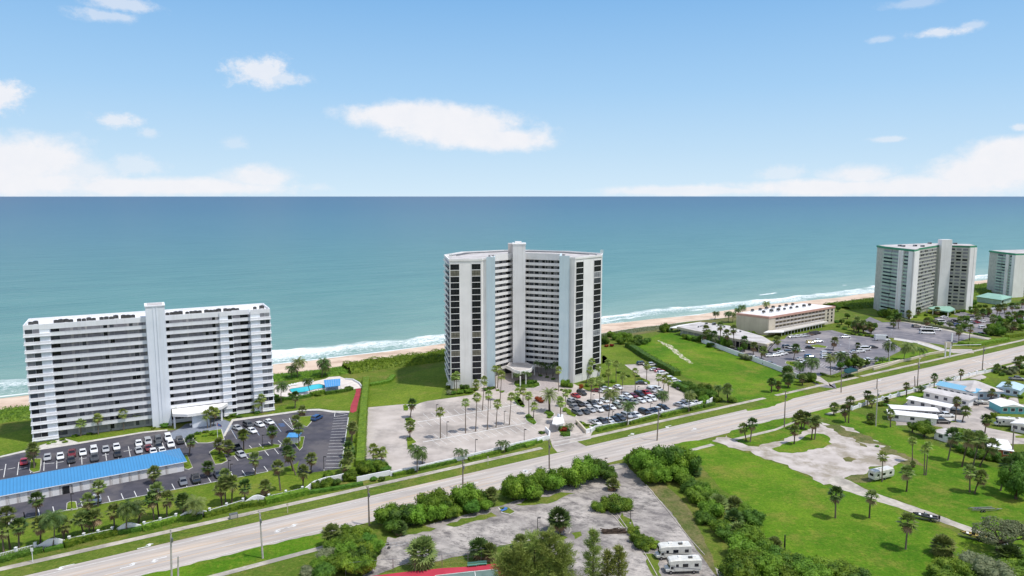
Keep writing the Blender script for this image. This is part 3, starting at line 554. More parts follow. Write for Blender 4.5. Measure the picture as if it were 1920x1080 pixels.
def feather_crown(name,m,seed,n=18,droop=1.0,wid=.2,elmax=80,span=95):
    g=random.Random(seed); mb=MB()
    for i in range(n):
        t=(i+.5)/n; el=math.radians(elmax-span*t+g.uniform(-7,7)); az=i*2.39996+g.uniform(-.25,.25)
        h=Vector((math.cos(az),math.sin(az),0)); L=g.uniform(.88,1.08); K=7; p=Vector((0,0,0)); e=el; sp=[p.copy()]
        for k in range(K):
            e-=droop*(.11+.055*k)*g.uniform(.85,1.15); p=p+(h*math.cos(e)+Vector((0,0,math.sin(e))))*(L/K); sp.append(p.copy())
        side=h.cross(Vector((0,0,1))).normalized()
        for k in range(K):
            a,b=sp[k],sp[k+1]
            if k==0: mb.add([a-side*.012,a+side*.012,b+side*.012,b-side*.012],[(0,1,2,3)],0); continue
            for sg in(-1,1):
                for q in (0,.33,.66):
                    c0=a.lerp(b,q);c1=a.lerp(b,q+.33); w=wid*(1-.1*abs(k-3))*g.uniform(.8,1.15)*(1 if k<K-1 else .6)
                    tip=(c0+c1)/2+side*sg*w+(b-a)*.9+Vector((0,0,-w*g.uniform(.45,.85)))
                    mb.add([c0,c1,tip],[(0,1,2)],0)
            mb.add([a-side*.01,a+side*.01,b+side*.008,b-side*.008],[(0,1,2,3)],0)
    return mb.mesh(name,[m])
def trunk_mesh(name,m,bend=0.0,r0=1.0,r1=.7,boots=False,seed=1):
    mb=MB(); K=8;n=7; vs=[];g=random.Random(seed)
    for k in range(K+1):
        t=k/K; x=bend*math.sin(t*math.pi)*1.0; r=(r0+(r1-r0)*t)*(1.25 if k==0 else 1)*(g.uniform(.94,1.06)); 
        if boots and t>.7: r*=1.35
        for j in range(n):
            a=2*math.pi*j/n; vs.append((x+.5*r*math.cos(a),.5*r*math.sin(a),t))
    mb.add(vs,[(k*n+j,k*n+(j+1)%n,(k+1)*n+(j+1)%n,(k+1)*n+j) for k in range(K) for j in range(n)]+[tuple(range(K*n,K*n+n))]); return mb.mesh(name,[m])
CR=dict(fan=[fan_crown('fan_crown',k,s,34,.4,d) for k,s,d in (('palm',1,.18),('palm',2,.1),('palm_dk',3,.22),('palm',4,.3))],
 wash=[fan_crown('tall_fan_crown','palm_lt',s,26,.55,d,1.0) for s,d in ((11,.0),(12,.12),(13,.08))],
 coco=[feather_crown('feather_crown',k,s,24,1.0,.33) for k,s in (('palm_dk',21),('palm_dk',22),('palm',23))],
 xmas=[feather_crown('small_feather_crown','palm_dk',s,14,1.25,.26,75,70) for s in (31,32)],
 date=[feather_crown('date_crown','palm',41,46,.62,.13,86,120)],
 bushy=[fan_crown('low_fan_crown',k,s,46,.3,d) for k,s,d in (('palm',51,.0),('palm_dk',52,.15),('palm',53,.3))])
TR=dict(fan=[trunk_mesh('trunk','trunk',0,1,.8,True,1),trunk_mesh('trunk','trunk_d',.6,1,.8,True,2)],wash=[trunk_mesh('trunk','trunk',0,1.1,.6,False,3)],
 coco=[trunk_mesh('trunk','trunk',1.8,1,.6,False,4),trunk_mesh('trunk','trunk',-1.4,1,.6,False,5)],xmas=[trunk_mesh('trunk','trunk',.5,.9,.7,False,6)],date=[trunk_mesh('trunk','trunk_d',0,1.1,1.0,False,7)],bushy=[trunk_mesh('trunk','trunk_d',0,1.2,1.1,True,8)])
KN=dict(fan=('fan_palm','fan palm',2.35,.5,.42),wash=('tall_fan_palm','tall fan palm',2.1,.45,.38),coco=('coconut_palm','coconut palm',3.7,.3,.36),xmas=('feather_palm','dark feather palm',2.4,.3,.26),date=('date_palm','date palm',4.0,.6,.75),bushy=('low_fan_palm','bushy fan palm',2.3,.5,.5))
nkind={}
def palm(kind,X,Y,ht,top=None,R=None,label='',group=None,cat='palm'):
    nm,_,r0,_,tw=KN[kind]; i=nkind.get(kind,0); nkind[kind]=i+1; g=random.Random(i*7+len(kind))
    tx,ty=(top or (X,Y)); v=Vector((tx-X,ty-Y,ht)); L=v.length; R=(R or r0*g.uniform(.9,1.12))
    e=thing(nm,label,cat,(X,Y,0),0,group)
    q=v.to_track_quat('Z','Y').to_euler()
    w=tw*(1 if kind!='wash' else .9)
    a=link('trunk',TR[kind][i%len(TR[kind])],e,(0,0,0),q,(w,w,L))
    link('crown',CR[kind][i%len(CR[kind])],e,tuple(v),(g.uniform(-.12,.12),g.uniform(-.12,.12),g.uniform(0,6.28)),(R,R,R*g.uniform(.98,1.12)*(1.05 if kind in('fan','wash') else .9)))
    return e
def palms(phrase,r,rows,group=None,k_=1.0):
    """rows: kind, base x, base y, crown x, crown y [, radius]; labelled by their order in the row"""
    P=[]
    for q in rows:
        rr=r
        if isinstance(q[0],tuple): rr,q=q[0][0],q[1:] 
        kind,xb,yb,xt,yt=q[:5]; R=(q[5] if len(q)>5 else KN[kind][2])*k_
        X,Y=W(rr,xb,yb); a,b=px(rr,xt,yt); top=(xat(a,Y,5),Y); h=zat(X,Y,b); top=(xat(a,Y,h),Y)
        P.append((px(rr,xb,yb)[0],kind,X,Y,h,top,R))
    P.sort(key=lambda p:p[0])
    for i,p in enumerate(P):
        k=KN[p[1]][1]
        o='only' if len(P)==1 else ORD[i]
        lab=f'{k}, {o} from the left {phrase}' if len(P)>1 else f'{k} {phrase}'
        palm(p[1],p[2],p[3],max(p[4],1.0),p[5],p[6],lab,group or f'palms {phrase}')
f,w_,c,x_,bb='fan','wash','coco','xmas','bushy'
palms('on the lawn along the curved white wall','R3',[(f,25,920,12,765),(f,70,900,45,660),(f,127,890,125,740),(f,270,870,268,735),(c,355,890,355,690),(f,430,830,428,730),(f,575,810,540,690),(f,605,795,600,695),(f,625,795,642,680),(f,772,765,768,640),(c,855,785,868,620),(f,935,725,936,615),(f,1040,700,1025,560),(f,1075,690,1055,500),(f,1125,690,1128,555),(f,1240,660,1235,570),(('R4',),c,165,690,168,590),(('R4',),f,85,660,80,575),(('R4',),f,350,605,335,490),(('R4',),f,372,590,362,440),(('R4',),f,412,590,412,445),(('R4',),f,500,570,500,475),(('R4',),f,635,540,638,475),(('R4',),f,742,505,722,340),(('R4',),f,892,490,895,372)])
palms('at the lower kerb of the dark car park','R3',[(f,245,680,245,560),(f,592,655,590,570),(f,662,610,665,478),(f,1040,455,1040,380),(('R4',),f,252,410,250,345),(('R4',),f,370,455,368,400),(('R4',),f,572,400,568,285),(('R4',),f,945,385,950,288),(('R4',),f,825,372,805,265),(('R4',),f,845,400,790,240)])
palms('on the kerbed islands among the parked cars','R3',[(f,232,355,222,215),(f,241,335,215,245),(('R4',),f,125,270,135,165),(('R4',),f,327,260,325,188),(('R4',),f,388,275,388,200),(('R4',),f,492,240,490,125),(('R4',),f,683,205,685,105),(('R4',),f,790,230,785,188),(('R4',),f,865,210,863,80),(('R4',),f,850,110,845,28)])
palms('against the white slab condominium','R1',[(w_,445,1075,445,995),(w_,585,1072,583,975),(w_,712,1060,707,940),(w_,895,1030,890,905),(w_,995,1005,990,912),(w_,1265,975,1268,878),(('R2',),w_,345,1015,335,915),(('R2',),w_,365,1010,372,890),(('R2',),w_,385,1000,402,900),(('R2',),w_,740,905,735,795),(('R2',),w_,715,905,708,830),(('R2',),w_,690,900,690,868)])
palms('beside the turquoise swimming pool','D7',[(c,210,890,215,640),(c,440,545,470,300,4.2),(c,350,550,370,390,3.8),(c,800,520,820,305,4.4),(c,845,510,850,370,3.6),(c,640,760,590,575,3.0),(f,410,970,415,785),(f,510,1070,512,1000)])
palms('in the grass strip by the clipped hedge','R4',[(f,1220,160,1225,78),(f,1200,385,1198,280),(f,1200,275,1200,212),(('R5',),f,70,180,75,75),(('R5',),f,20,400,22,330)])
palms('in the near corner of the pale car park','R5',[(w_,215,305,215,220),(w_,232,305,236,250),(w_,268,305,280,245)],group='short palms in the car park corner')
palms('along the low wall of the pale car park','R5',[(c,512,380,515,235,3.6),(c,548,320,547,262,2.4),(x_,795,300,788,238),(x_,812,295,826,240),(x_,1080,245,1070,182),(x_,1100,245,1110,182)])
palms('rising from the empty pale car park','C2',[(f,580,645,598,525),(f,578,815,580,715),(w_,837,820,835,592),(w_,1048,775,1048,515),(w_,1133,760,1145,470),(w_,1190,585,1207,328),(w_,1232,745,1243,450),(w_,1305,725,1318,525),(w_,1340,500,1352,285,2.3),(w_,1417,705,1435,465)])
palms('on the beds in front of the curved high-rise','D4',[(w_,95,545,90,355),(w_,122,560,128,335),(w_,325,500,322,322),(w_,410,545,408,450),(w_,570,400,575,245),(w_,690,540,676,240),(w_,715,520,735,250),(w_,1015,680,1010,575),(w_,1085,745,1085,565),(w_,1170,900,1168,635,2.1),(w_,1235,960,1245,780),('date',1468,860,1462,620),(w_,1630,1020,1622,705),(w_,1600,570,1602,260),(w_,1705,410,1712,230),(w_,1695,790,1700,590)])
palms('under the gallery wall of the curved high-rise','D4',[(x_,1310,345,1280,150),(x_,1345,330,1348,170),(x_,1420,335,1400,185),(x_,1425,345,1440,220),(x_,1510,360,1505,200),(x_,1520,350,1560,160)])
palms('in the round bed at the high-rise entrance','D4',[(x_,1000,470,995,330),(x_,1125,470,1110,300),(x_,1150,460,1170,320)])
palms('around the lawn right of the curved high-rise','C3',[(w_,622,530,658,425),(w_,655,500,674,350),(w_,710,520,733,400),(w_,665,600,682,515),(w_,740,600,748,505),(w_,815,480,812,355),(w_,878,530,878,370),(w_,815,560,812,440)])
palms('between the tightly parked cars','C3',[(w_,665,720,668,520),(w_,740,715,738,505),(w_,922,655,938,470),(w_,1040,620,1038,435),(w_,1135,505,1138,385),(w_,1238,575,1240,485),(w_,1275,590,1288,495),(w_,1317,615,1325,515),(c,808,870,832,620,4.2),(c,972,890,985,720,3.4),(c,1248,790,1275,630,3.4),(c,1492,775,1505,640,3.2)])
palms('beside the gate house with the red shrub','C3',[(w_,410,880,412,688),(x_,485,935,485,890)])
palms('around the low restaurant by the beach','C4',[(f,205,466,190,395),(f,240,478,265,395),(f,228,472,222,385),(f,320,505,318,320),(f,380,518,372,385),(f,198,462,198,345),(f,434,535,428,345),(f,515,530,520,440),(f,595,560,600,490),(f,660,600,680,530),(f,705,550,798,438),(c,270,262,282,212,2.8),(c,385,290,380,215,3.0),(c,420,290,425,220,2.8),(c,465,230,465,185,3),(c,505,220,505,160,3.2),(c,705,165,708,132,3.2)],k_=1.2)
palms('between the hotel car park and the highway','C4',[(f,935,605,955,508,2.5),(f,1268,525,1282,450,2.4),(f,1478,520,1478,485,1.8),(c,985,730,990,650,3.2),(c,1085,740,1095,620,4.0),(c,1250,735,1250,590,3.2),(c,1325,680,1340,570,3.6),(f,1388,670,1388,612),(f,1455,670,1455,600,2.4),(f,1500,690,1498,630),(x_,1555,650,1550,620),(('D1',),x_,75,830,50,755),(('D1',),x_,95,830,105,760),(('D1',),c,180,780,190,590,3.8),(('D1',),c,365,780,425,610,4.6),(('D1',),x_,570,740,565,635,2.6),(('D1',),x_,605,730,620,650)],k_=1.22)
palms('beside the white hotel wall in the vacant meadow','C4',[(bb,750,880,750,790,2.4),(bb,805,870,806,815,2.2),(bb,890,840,890,770,3.2),(bb,885,745,885,705,3.2),(bb,1010,820,1010,755,2.4),(bb,380,960,375,850,2.8),(c,300,915,300,840,2.6),(c,65,950,60,890,2.8)])
palms('between the hotel and the green-trimmed tower','C4',[(f,1450,380,1448,310,2.2),(f,1465,385,1475,270,2.2),(f,1485,375,1500,300,2.2),(f,1520,385,1528,300,2.2),(f,1580,390,1585,325,2.2),(('D1',),f,235,370,235,300),(('D1',),f,300,380,300,240),(('D1',),f,1065,540,1068,400,2.4),(('D1',),f,1200,530,1215,370,2.2),(('D1',),f,1140,380,1160,285),(('D1',),f,1080,330,1080,285,2.2),(('D1',),f,645,395,660,280)],k_=1.22)
palms('beside the green-trimmed tower and its car park','D1',[(f,430,260,435,190),(f,245,160,245,75),(f,560,210,555,150),(f,790,220,790,145,2.4),(f,1285,230,1285,160),(f,1380,260,1370,170),(f,1430,225,1438,160),(f,1310,275,1310,225),(f,1545,240,1560,112),(f,1578,240,1592,112),(f,1675,320,1690,210,2.4),(f,1765,290,1770,205),(f,1850,300,1852,190,2.4),(f,1500,300,1500,240),(f,1660,450,1665,340),(f,1750,430,1765,340),(f,1640,190,1645,100),(f,1740,180,1740,90),(f,1820,130,1808,90),(f,1860,120,1880,40),(c,985,110,990,45,3.2),(c,1040,100,1050,50,3.2)],k_=1.22)
palms('behind the white roadside wall of the home park','C6',[(f,50,690,65,505,2.4),(f,25,680,15,580,2.4),(f,210,545,210,450,2.2),(f,245,560,245,490),(bb,370,520,370,495,1.6),(f,535,470,540,375,1.9),(c,665,430,662,392,2.2),(f,770,410,775,302,1.9),(c,905,350,900,322,2.0),(f,995,340,1002,262,1.8),(f,403,725,405,610,2),(bb,245,690,240,640,2.2)])
palms('among the mobile homes','C6',[(f,950,680,965,505,2.2),(f,1010,680,1040,585,2.4),(f,1200,770,1215,660,2.4),(f,1255,500,1262,430,1.8),(f,1385,450,1395,372,2.1),(f,1300,250,1300,225,2.2),(f,1355,270,1360,240,2.2),(f,1480,180,1478,160,2.4),(('D1',),f,1830,940,1815,790,2.6),(('D1',),f,1555,930,1555,870,2.2)])
palms('in the row across the mown grass by the thicket','R8',[(f,710,300,745,130,2.9),(f,805,345,855,155,3.1),(f,880,335,925,150,2.8),(f,925,340,1008,200,2.9),(f,1065,505,1110,330,2.6)])
palms('on the open grass around the white travel trailer','R8',[(w_,265,445,270,272,2.0),(f,430,510,435,380,2.5),(w_,470,310,472,165,1.7),(bb,478,345,475,320,1.2),(w_,550,400,555,225,1.7),(w_,562,400,578,200,1.7),(f,857,515,860,375,2.3),(f,890,525,935,410,2.3)])
palms('along the gravel path edge of the big green field','R8',[(f,180,690,195,545,2.2),(f,425,900,440,715,2.7),(('R7',),f,1030,690,1035,525,2.4)])
palms('on the grass between the highway and the sandy lot','R7',[(f,430,170,410,80,2.2),(f,455,175,472,50,2.3),(f,752,190,755,95,2.2),(f,870,160,885,50,2.2),(f,890,160,905,30,2.4),(f,785,90,770,20,2.4),(f,800,88,800,0,2.6),(f,815,88,835,10,2.6),(('R8',),f,-60,-5,-55,-60,2.4)])
# low palmettos on their own
def lone(kind,r,xb,yb,xt,yt,R,label,grp='palmetto clumps around the old car park'):
    X,Y=W(r,xb,yb); h=zat(X,Y,px(r,xt,yt)[1]); palm(kind,X,Y,max(h,.8),(xat(px(r,xt,yt)[0],Y,h),Y),R,label,grp)
for q in [(bb,'R5',545,1010,545,915,4.2,'big round fan palm clump in front of the chain-link fence'),(bb,'R5',930,960,930,890,3.0,'fan palm clump above the two green benches'),(bb,'R5',990,975,1000,915,2.6,'smaller fan palm touching the clump by the green benches'),(bb,'R5',1210,900,1210,850,2.4,'round fan palm at the edge of the tall olive trees'),
 (bb,'R6',325,790,318,690,3.6,'fan palm with brown dead skirt on the kerbed island of the old car park'),(bb,'R4',1085,880,1085,790,2.9,'fan palm with dead skirt at the sea grape thicket corner by the highway'),(bb,'R5',1010,600,1010,530,2.6,'browning fan palm between the roadside trees above the blue object'),(bb,'R5',390,800,395,755,2.3,'pale grey fan palm at the foot of the roadside thicket'),(bb,'R6',680,500,680,465,2.6,'fan palm at the corner of the old car park entrance'),
 (bb,'R8',675,940,680,880,3.4,'large grey-green palmetto alone on the green field'),(bb,'R8',1120,990,1130,945,3.8,'spreading palmetto below the gnarled oak'),(bb,'R7',240,650,240,590,3.4,'upper grey palmetto in the thicket beside the old lot'),(bb,'R7',350,640,350,600,2.8,'bright palmetto on the field side of the thicket'),(bb,'R7',340,730,345,690,3.0,'orange-tinged palmetto midway down the thicket'),(bb,'R7',370,820,375,780,3.0,'drooping grey palmetto below the orange-tinged one'),(bb,'R7',610,910,610,880,2.8,'palmetto at the field edge near the thin dark post'),(bb,'R7',70,400,80,370,2.6,'dry-leaved fan palm on the right flank of the big round tree'),(bb,'R7',530,1080,535,1055,2.8,'palmetto at the bottom edge of the thicket'),(bb,'R6',700,640,690,590,2.2,'fan palm tucked into the bush island of the old lot')]: lone(q[0],q[1],*q[2:])
# broadleaf shrubs and trees
BV={}
def bush_variant(key,m,seed,n=1500,size=.13,flat=.8,lob=7,spread=.55):
    g=random.Random(seed); bl=[(0,0,.5*flat,.62,.55*flat)]
    for i in range(lob):
        a=i*2.4+g.uniform(-.3,.3); r=spread*g.uniform(.6,1.1); bl.append((r*math.cos(a),r*math.sin(a),flat*g.uniform(.3,.85),g.uniform(.28,.42),g.uniform(.26,.38)*flat+.04))
    BV.setdefault(key,[]).append(blobs_mesh('foliage',bl,n,size,m,seed))
for s in range(4): bush_variant('bush','leaf',100+s,3000,.105)
for s in range(3): bush_variant('dark','leaf_dk',110+s,2800,.1)
for s in range(3): bush_variant('light','leaf_lt',120+s,1800,.12)
bush_variant('red','leaf_red',130,900,.14); bush_variant('grey','leaf_grey',131,1600,.1); bush_variant('grey','leaf_grey',132,1600,.1)
bi=[0]
def bush(r,x,y,rad,label,key='bush',hz=1.0,name='shrub',cat='shrub',group=None,trunk=False,lift=0):
    X,Y=(x,y) if r is None else W(r,x,y); i=bi[0]; bi[0]+=1; g=random.Random(i); v=BV[key][i%len(BV[key])]
    if trunk:
        e=thing(name,label,cat,(X,Y,0),0,group); k=g.uniform(0,6.28)
        tb=MB(); tb.tube((0,0,0),(0,0,lift+rad*.5),.06*rad+.12,.05*rad+.05,7)
        for q in range(4):
            a=q*1.6+k; tb.tube((0,0,lift*.7),(rad*.5*math.cos(a),rad*.5*math.sin(a),lift+rad*.5),.05*rad,.02*rad,5)
        tb.obj('trunk',['trunk_d'],e); link('crown',v,e,(0,0,lift),(0,0,k),(rad,rad,rad*hz)); return e
    return tag(link(name,v,None,(X,Y,0),(0,0,g.uniform(0,6.28)),(rad,rad,rad*hz)),label,cat,group)
def mass(phrase,r,rows,group,name='sea_grape_tree',cat='tree',key='bush',desc=None,trunk=True,lift=.6):
    rows=sorted(rows,key=lambda q:px(r,q[0],q[1])[0]); desc=desc or ('tree' if cat=='tree' else 'shrub')
    for i,q in enumerate(rows):
        k=q[4] if len(q)>4 else key
        if k=='bush' and cat=='tree' and (i*7+len(rows))%11==0: k='light'
        dd={'bush':'green','dark':'dark green','light':'yellow-green','grey':'grey-green','red':'red-leaved'}[k]
        bush(r,q[0],q[1],q[2],f'{dd} {desc}, {ORD[i]} from the left {phrase}',k,q[3] if len(q)>3 else 1.1,name,cat,group,trunk,lift)
mass('in the thicket left of the old lot','R5',[(60,830,3.2,1.0),(130,850,3.0,1.1,'light'),(190,880,2.8,1,'dark'),(230,930,2.8),(-20,880,3.2,1,'dark'),(20,900,2.6),(90,910,3.2),(160,950,3.0,1,'light'),(30,970,3.4),(-60,930,2.8),(110,1000,3.2,1,'dark'),(190,1000,2.6),(-90,1000,3.2,.9,'grey'),(-20,1040,3.4),(60,1060,3.6,1,'light'),(150,1070,3.4),(-150,1050,3,.9),(-220,1090,2.6,.8,'grey'),(-120,1100,3.4,1,'dark')],'sea grape thicket below the highway')
mass('in the roadside row above the old car park','R5',[(310,730,4.6),(400,740,4.8,1,'dark'),(490,730,4.4),(350,780,3.6,1,'dark'),(590,680,4.9,1.3),(690,660,4.8,1.3),(640,700,4.2),(745,690,3.0),(830,620,5.0,1.35),(910,610,4.6),(880,660,3.4,1,'dark'),(970,640,2.8),(1170,560,4.4,1.4),(1240,550,4.6,1.5),(1296,560,4)],'trees between the highway and the old car park')
mass('in the row left of the old lot entrance','R6',[(10,560,4.4,1.4),(80,560,4.2,1.4),(210,500,4.6,1.3),(280,500,4.4),(380,470,4.6),(430,480,4.6,1.4),(490,440,4.8,1.5),(600,410,4.4,1.2,'dark'),(650,440,3.4,1.1,'dark')],'trees left of the old car park entrance')
mass('in the bush island of the old car park','R6',[(590,640,3.0,.9),(700,640,4.3,1),(760,620,3.2,.9),(650,620,3.0),(820,790,2.2,.8,'light'),(880,890,3.0,.9),(940,880,2.4,.8,'light'),(850,850,2.4)],'bushes between the two lanes of the old car park','shrub','shrub',trunk=False)
mass('in the clump right of the old lot entrance','R6',[(800,325,2.8,1),(900,400,5.6,1.5),(960,420,5.2,1.4),(1040,390,6.0,1.5,'dark'),(1130,390,5.8,1.4),(1190,400,4.8,1.2,'dark'),(920,450,4.2),(990,450,4.2),(870,340,4.6,1.3),(1100,430,4.6)],'trees right of the old car park entrance')
mass('in the thicket along the green field','R7',[(20,470,3.8),(100,580,4.2,1),(60,520,4.2,1.1,'dark'),(150,560,4.0),(190,680,4.2),(160,720,3.4,.9,'dark'),(260,790,3.6,1),(430,680,3.2),(480,730,3.4,1,'dark'),(250,620,3.4),(440,870,4.8,1.1),(400,960,4.8,1.2),(480,990,4.6,1.1),(540,920,3.6),(620,1000,4.4,.9,'dark'),(700,1020,4.4,.8),(420,1060,5),(560,1080,5),(300,830,3.4,.9,'dark'),(780,1050,4.4,.8,'dark'),(860,1040,4.2,.8),(700,1100,5,.8),(960,1070,4.4,.8,'light'),(1060,1090,4.6,.8),(380,1120,5.5),(880,1130,5,.9),(1160,1120,4,.7,'dark')],'thicket along the green field','shrub','shrub',trunk=False)
mass('in the brush along the bottom right corner','R8',[(740,1060,4.2,.9,'light'),(830,1080,4,.8),(900,1040,4.4,.8,'grey'),(980,1060,4.4,.8,'grey'),(1060,1060,4,.7),(1150,1050,4,.7,'light'),(1230,1000,4,.8),(680,1110,4,.8),(1010,1120,5,.9,'grey'),(1180,1120,5,.9)],'brush in the bottom right corner','shrub','shrub',trunk=False)
for q in [('R8',550,140,4.4,'round green tree in front of the small grey mobile home','bush',1.1),('R8',470,110,2.4,'low bush left of the round tree by the white mobile home','dark',1),('R8',1170,560,5.2,'tall dark tree at the right edge of the mown grass','dark',1.6),('R8',1210,470,5.0,'upper dark tree at the right edge of the mown grass','dark',1.5),('R8',1180,380,4.2,'dark tree next to the orange brick house wall','dark',1.3)]:
    bush(q[0],q[1],q[2],q[3],q[4],q[5],q[6],'leafy_tree','tree','trees at the mown grass',True,1.2)
mass('in the thicket behind the leaning palms','C6',[(960,830,2.8,1.2),(1020,820,3.2,1.3,'light'),(1060,840,3.2,1.3),(1110,850,3.2),(1160,870,3.2),(930,890,2.6,1,'dark'),(1000,930,2.8,1,'dark'),(1060,950,2.6),(1130,980,3,1,'dark'),(1200,990,3.2),(1260,1000,3,1,'dark'),(1190,900,3),(1320,1020,2.0,.8,'dark'),(1400,1050,2.2,.7),(1480,1060,2.6,.8,'dark'),(1550,1070,3)],'thicket at the mobile home fence','shrub','shrub',trunk=False)
# gnarled oak
e=thing('oak_tree','gnarled open-crowned oak on the path at the right edge','tree',(*W('R8',1050,910),0))
tb=MB(); tb.tube((0,0,0),(.3,0,2.2),.6,.45,8)
for a,l,z in ((2.8,4,4.4),(.4,5,5),(1.6,3,5.2),(-.5,6,4.6),(3.6,4.5,3.9)): tb.tube((.2,0,1.9),(l*math.cos(a)*.5,l*math.sin(a)*.5,z*.75),.36,.2,6); tb.tube((l*math.cos(a)*.5,l*math.sin(a)*.5,z*.75),(l*math.cos(a),l*math.sin(a),z),.2,.07,5)
tb.obj('trunk',['trunk_d'],e)
link('crown',blobs_mesh('crown',[(3.6,1,5.2,2.6,1.5),(-3,1.2,4.6,2.4,1.4),(0,2.2,5.6,2.6,1.5),(5.8,-2.4,4.8,2.6,1.4),(8,0,5.2,2.8,1.7),(-3.6,-1.6,4.0,1.9,1.2),(1.6,-1,5.6,2.2,1.2),(0,-2.4,4.8,1.8,1.1),(5,2.6,4.6,2.4,1.5)],9500,.42,'leaf_grey',5,core=False),e)
# feathery pines at the bottom
def pine(r,x,y,ht,rad,label,m='leaf_pine',seed=1,n=5200):
    X,Y=W(r,x,y); e=thing('feathery_pine',label,'tree',(X,Y,0),0,'feathery olive pines behind the tennis court'); g=np.random.default_rng(seed)
    tb=MB(); tb.tube((0,0,0),(0,0,ht*.92),.28,.05,7); nb=34; Ps=[];Ts=[]
    for k in range(nb):
        t=.12+.86*(k+g.uniform(-.4,.4))/nb; a=k*2.4+g.uniform(-.6,.6); L=rad*(1-.72*t**2.2)*g.uniform(.55,1.2); rise=g.uniform(.25,.8)*L
        p0=np.array([0,0,t*ht*.9]); p1=p0+np.array([math.cos(a)*L,math.sin(a)*L,rise]); tb.tube(tuple(p0),tuple(p1),.05,.015,4,cap=False)
        q=int(n/nb); u=g.uniform(.2,1.08,q)**.8; P=p0+(p1-p0)*u[:,None]+g.normal(0,.16+.12*L,(q,3))*np.array([1,1,.8]); Ps.append(P); d=(p1-p0)/np.linalg.norm(p1-p0); Ts.append(np.tile(d+np.array([0,0,.25]),(q,1)))
    tb.obj('trunk',['trunk_d'],e); P=np.concatenate(Ps); T=np.concatenate(Ts)+g.normal(0,.42,(len(P),3)); T/=np.linalg.norm(T,axis=1)[:,None]
    B=np.cross(T,g.normal(0,1,(len(P),3))); B/=np.linalg.norm(B,axis=1)[:,None]; s_=g.uniform(.35,.85,len(P))[:,None]
    V=np.stack([P-B*.06,P+B*.06,P+T*s_+B*.02,P+T*s_-B*.02],1).reshape(-1,3); link('crown',npmesh('crown',V,np.arange(4*len(P)).reshape(-1,4),[m]),e)
pine('R6',60,1150,10,3.6,'wide feathery tree left of the centre bottom with rusty foot','leaf_pine',1); pine('R6',150,1140,12,3.6,'second feathery tree from the left at the centre bottom','leaf_pine',2); pine('R6',250,1140,13.2,3.6,'tallest broad feathery tree at the centre bottom','leaf_pine',3); pine('R6',340,1160,11,3.2,'right-hand broad feathery tree at the centre bottom','leaf_pine',4,4500)
pine('R6',-40,1130,8,2.8,'small feathery tree over the court corner','leaf_pine',7,3600); pine('R6',545,1150,14,1.7,'slender pointed feathery tree on the old car park','leaf_pine',5,3600); pine('R6',640,1140,8.5,1.4,'short ragged feathery tree right of the slender one','leaf_pine',6,1700); pine('R6',720,1140,9.5,1.7,'ragged feathery tree nearest the motorhomes','leaf_pine',8,2400)
bush('R6',20,1050,1.9,'rust-red bush under the feathery trees','red')
# hedges
def hedge(r,pts,w,h,label,m='leaf',size=.3,dens=26,name='hedge',cat='hedge',group=None,kind=None,z=0,lump=.12,seedk=0):
    P=[W(r,*p) if len(p)==2 and r else (W(*p) if len(p)==3 else p) for p in pts]; g=np.random.default_rng(len(P)*13+int(abs(P[0][0])*10)+seedk)
    Vs=[];Fs=[];o=0; ws=w if isinstance(w,(list,tuple)) else [w]*len(P); hs=h if isinstance(h,(list,tuple)) else [h]*len(P)
    for i in range(len(P)-1):
        a=np.array(P[i]);b=np.array(P[i+1]); L=np.linalg.norm(b-a); 
        if L<.05: continue
        d=(b-a)/L; n2=np.array([-d[1],d[0]]); w0,w1,h0,h1=ws[i],ws[i+1],hs[i],hs[i+1]; wm=(w0+w1)/2;hm=(h0+h1)/2
        k=int(L*(wm+2*hm)*dens*(.3/size)**2*.5)+8; t=g.uniform(0,1,k); q=g.uniform(0,wm+2*hm,k)
        W_=w0+(w1-w0)*t; H_=h0+(h1-h0)*t; lm=1+lump*np.sin(t*L*1.9+q*1.3)+lump*.7*np.sin(t*L*.63+q)
        off=np.where(q<hm,-W_/2,np.where(q>hm+wm,W_/2,(q-hm)/wm*W_-W_/2)); zz=np.where(q<hm,q/hm*H_,np.where(q>hm+wm,(wm+2*hm-q)/hm*H_,H_*(.93+.12*(lm-1)/max(lump,.01))))
        off=off*lm+g.normal(0,.08,k); zz=zz*(.9+.1*lm)+g.normal(0,.07,k)
        XY=a+np.outer(t*L,d)+np.outer(off,n2); PP=np.column_stack([XY,np.maximum(zz+z,.05)]); nr=np.column_stack([np.outer(np.sign(off)*(np.abs(off)>W_*.42),n2),np.where((q>hm)&(q<hm+wm),1.0,.35)])
        V,F=leafquads(PP,nr,size,g); Vs.append(V);Fs.append(F+o);o+=len(V)
        c=[a-n2*w0*.42,b-n2*w1*.42,b+n2*w1*.42,a+n2*w0*.42]; hh=[h0*.86,h1*.86,h1*.86,h0*.86]
        cv=np.array([(*c[j],0) for j in range(4)]+[(*c[j],hh[j]+z) for j in range(4)]); Vs.append(cv); Fs.append(np.array([(4,5,6,7),(0,1,5,4),(1,2,6,5),(2,3,7,6),(3,0,4,7)])+o); o+=8
    ob=link(name,npmesh(name,np.concatenate(Vs),np.concatenate(Fs),[m])); return tag(ob,label,cat,group,kind)
hedge('R3',[(-200,1040),(0,985),(120,950),(290,912)],1.8,1.1,'low dark hedge at the foot of the wall in the far lower left','leaf_dk')
hedge('R3',[(435,885),(560,845),(700,815),(795,795)],2.4,1.5,'thick green hedge between the two nearest wall humps'); hedge('R3',[(300,915),(430,885)],1.5,.8,'low hedge in front of the nearest wall hump','leaf_dk'); hedge('R3',[(800,795),(870,785),(960,770)],1.6,1.1,'short hedge below the second wall hump','leaf_dk')
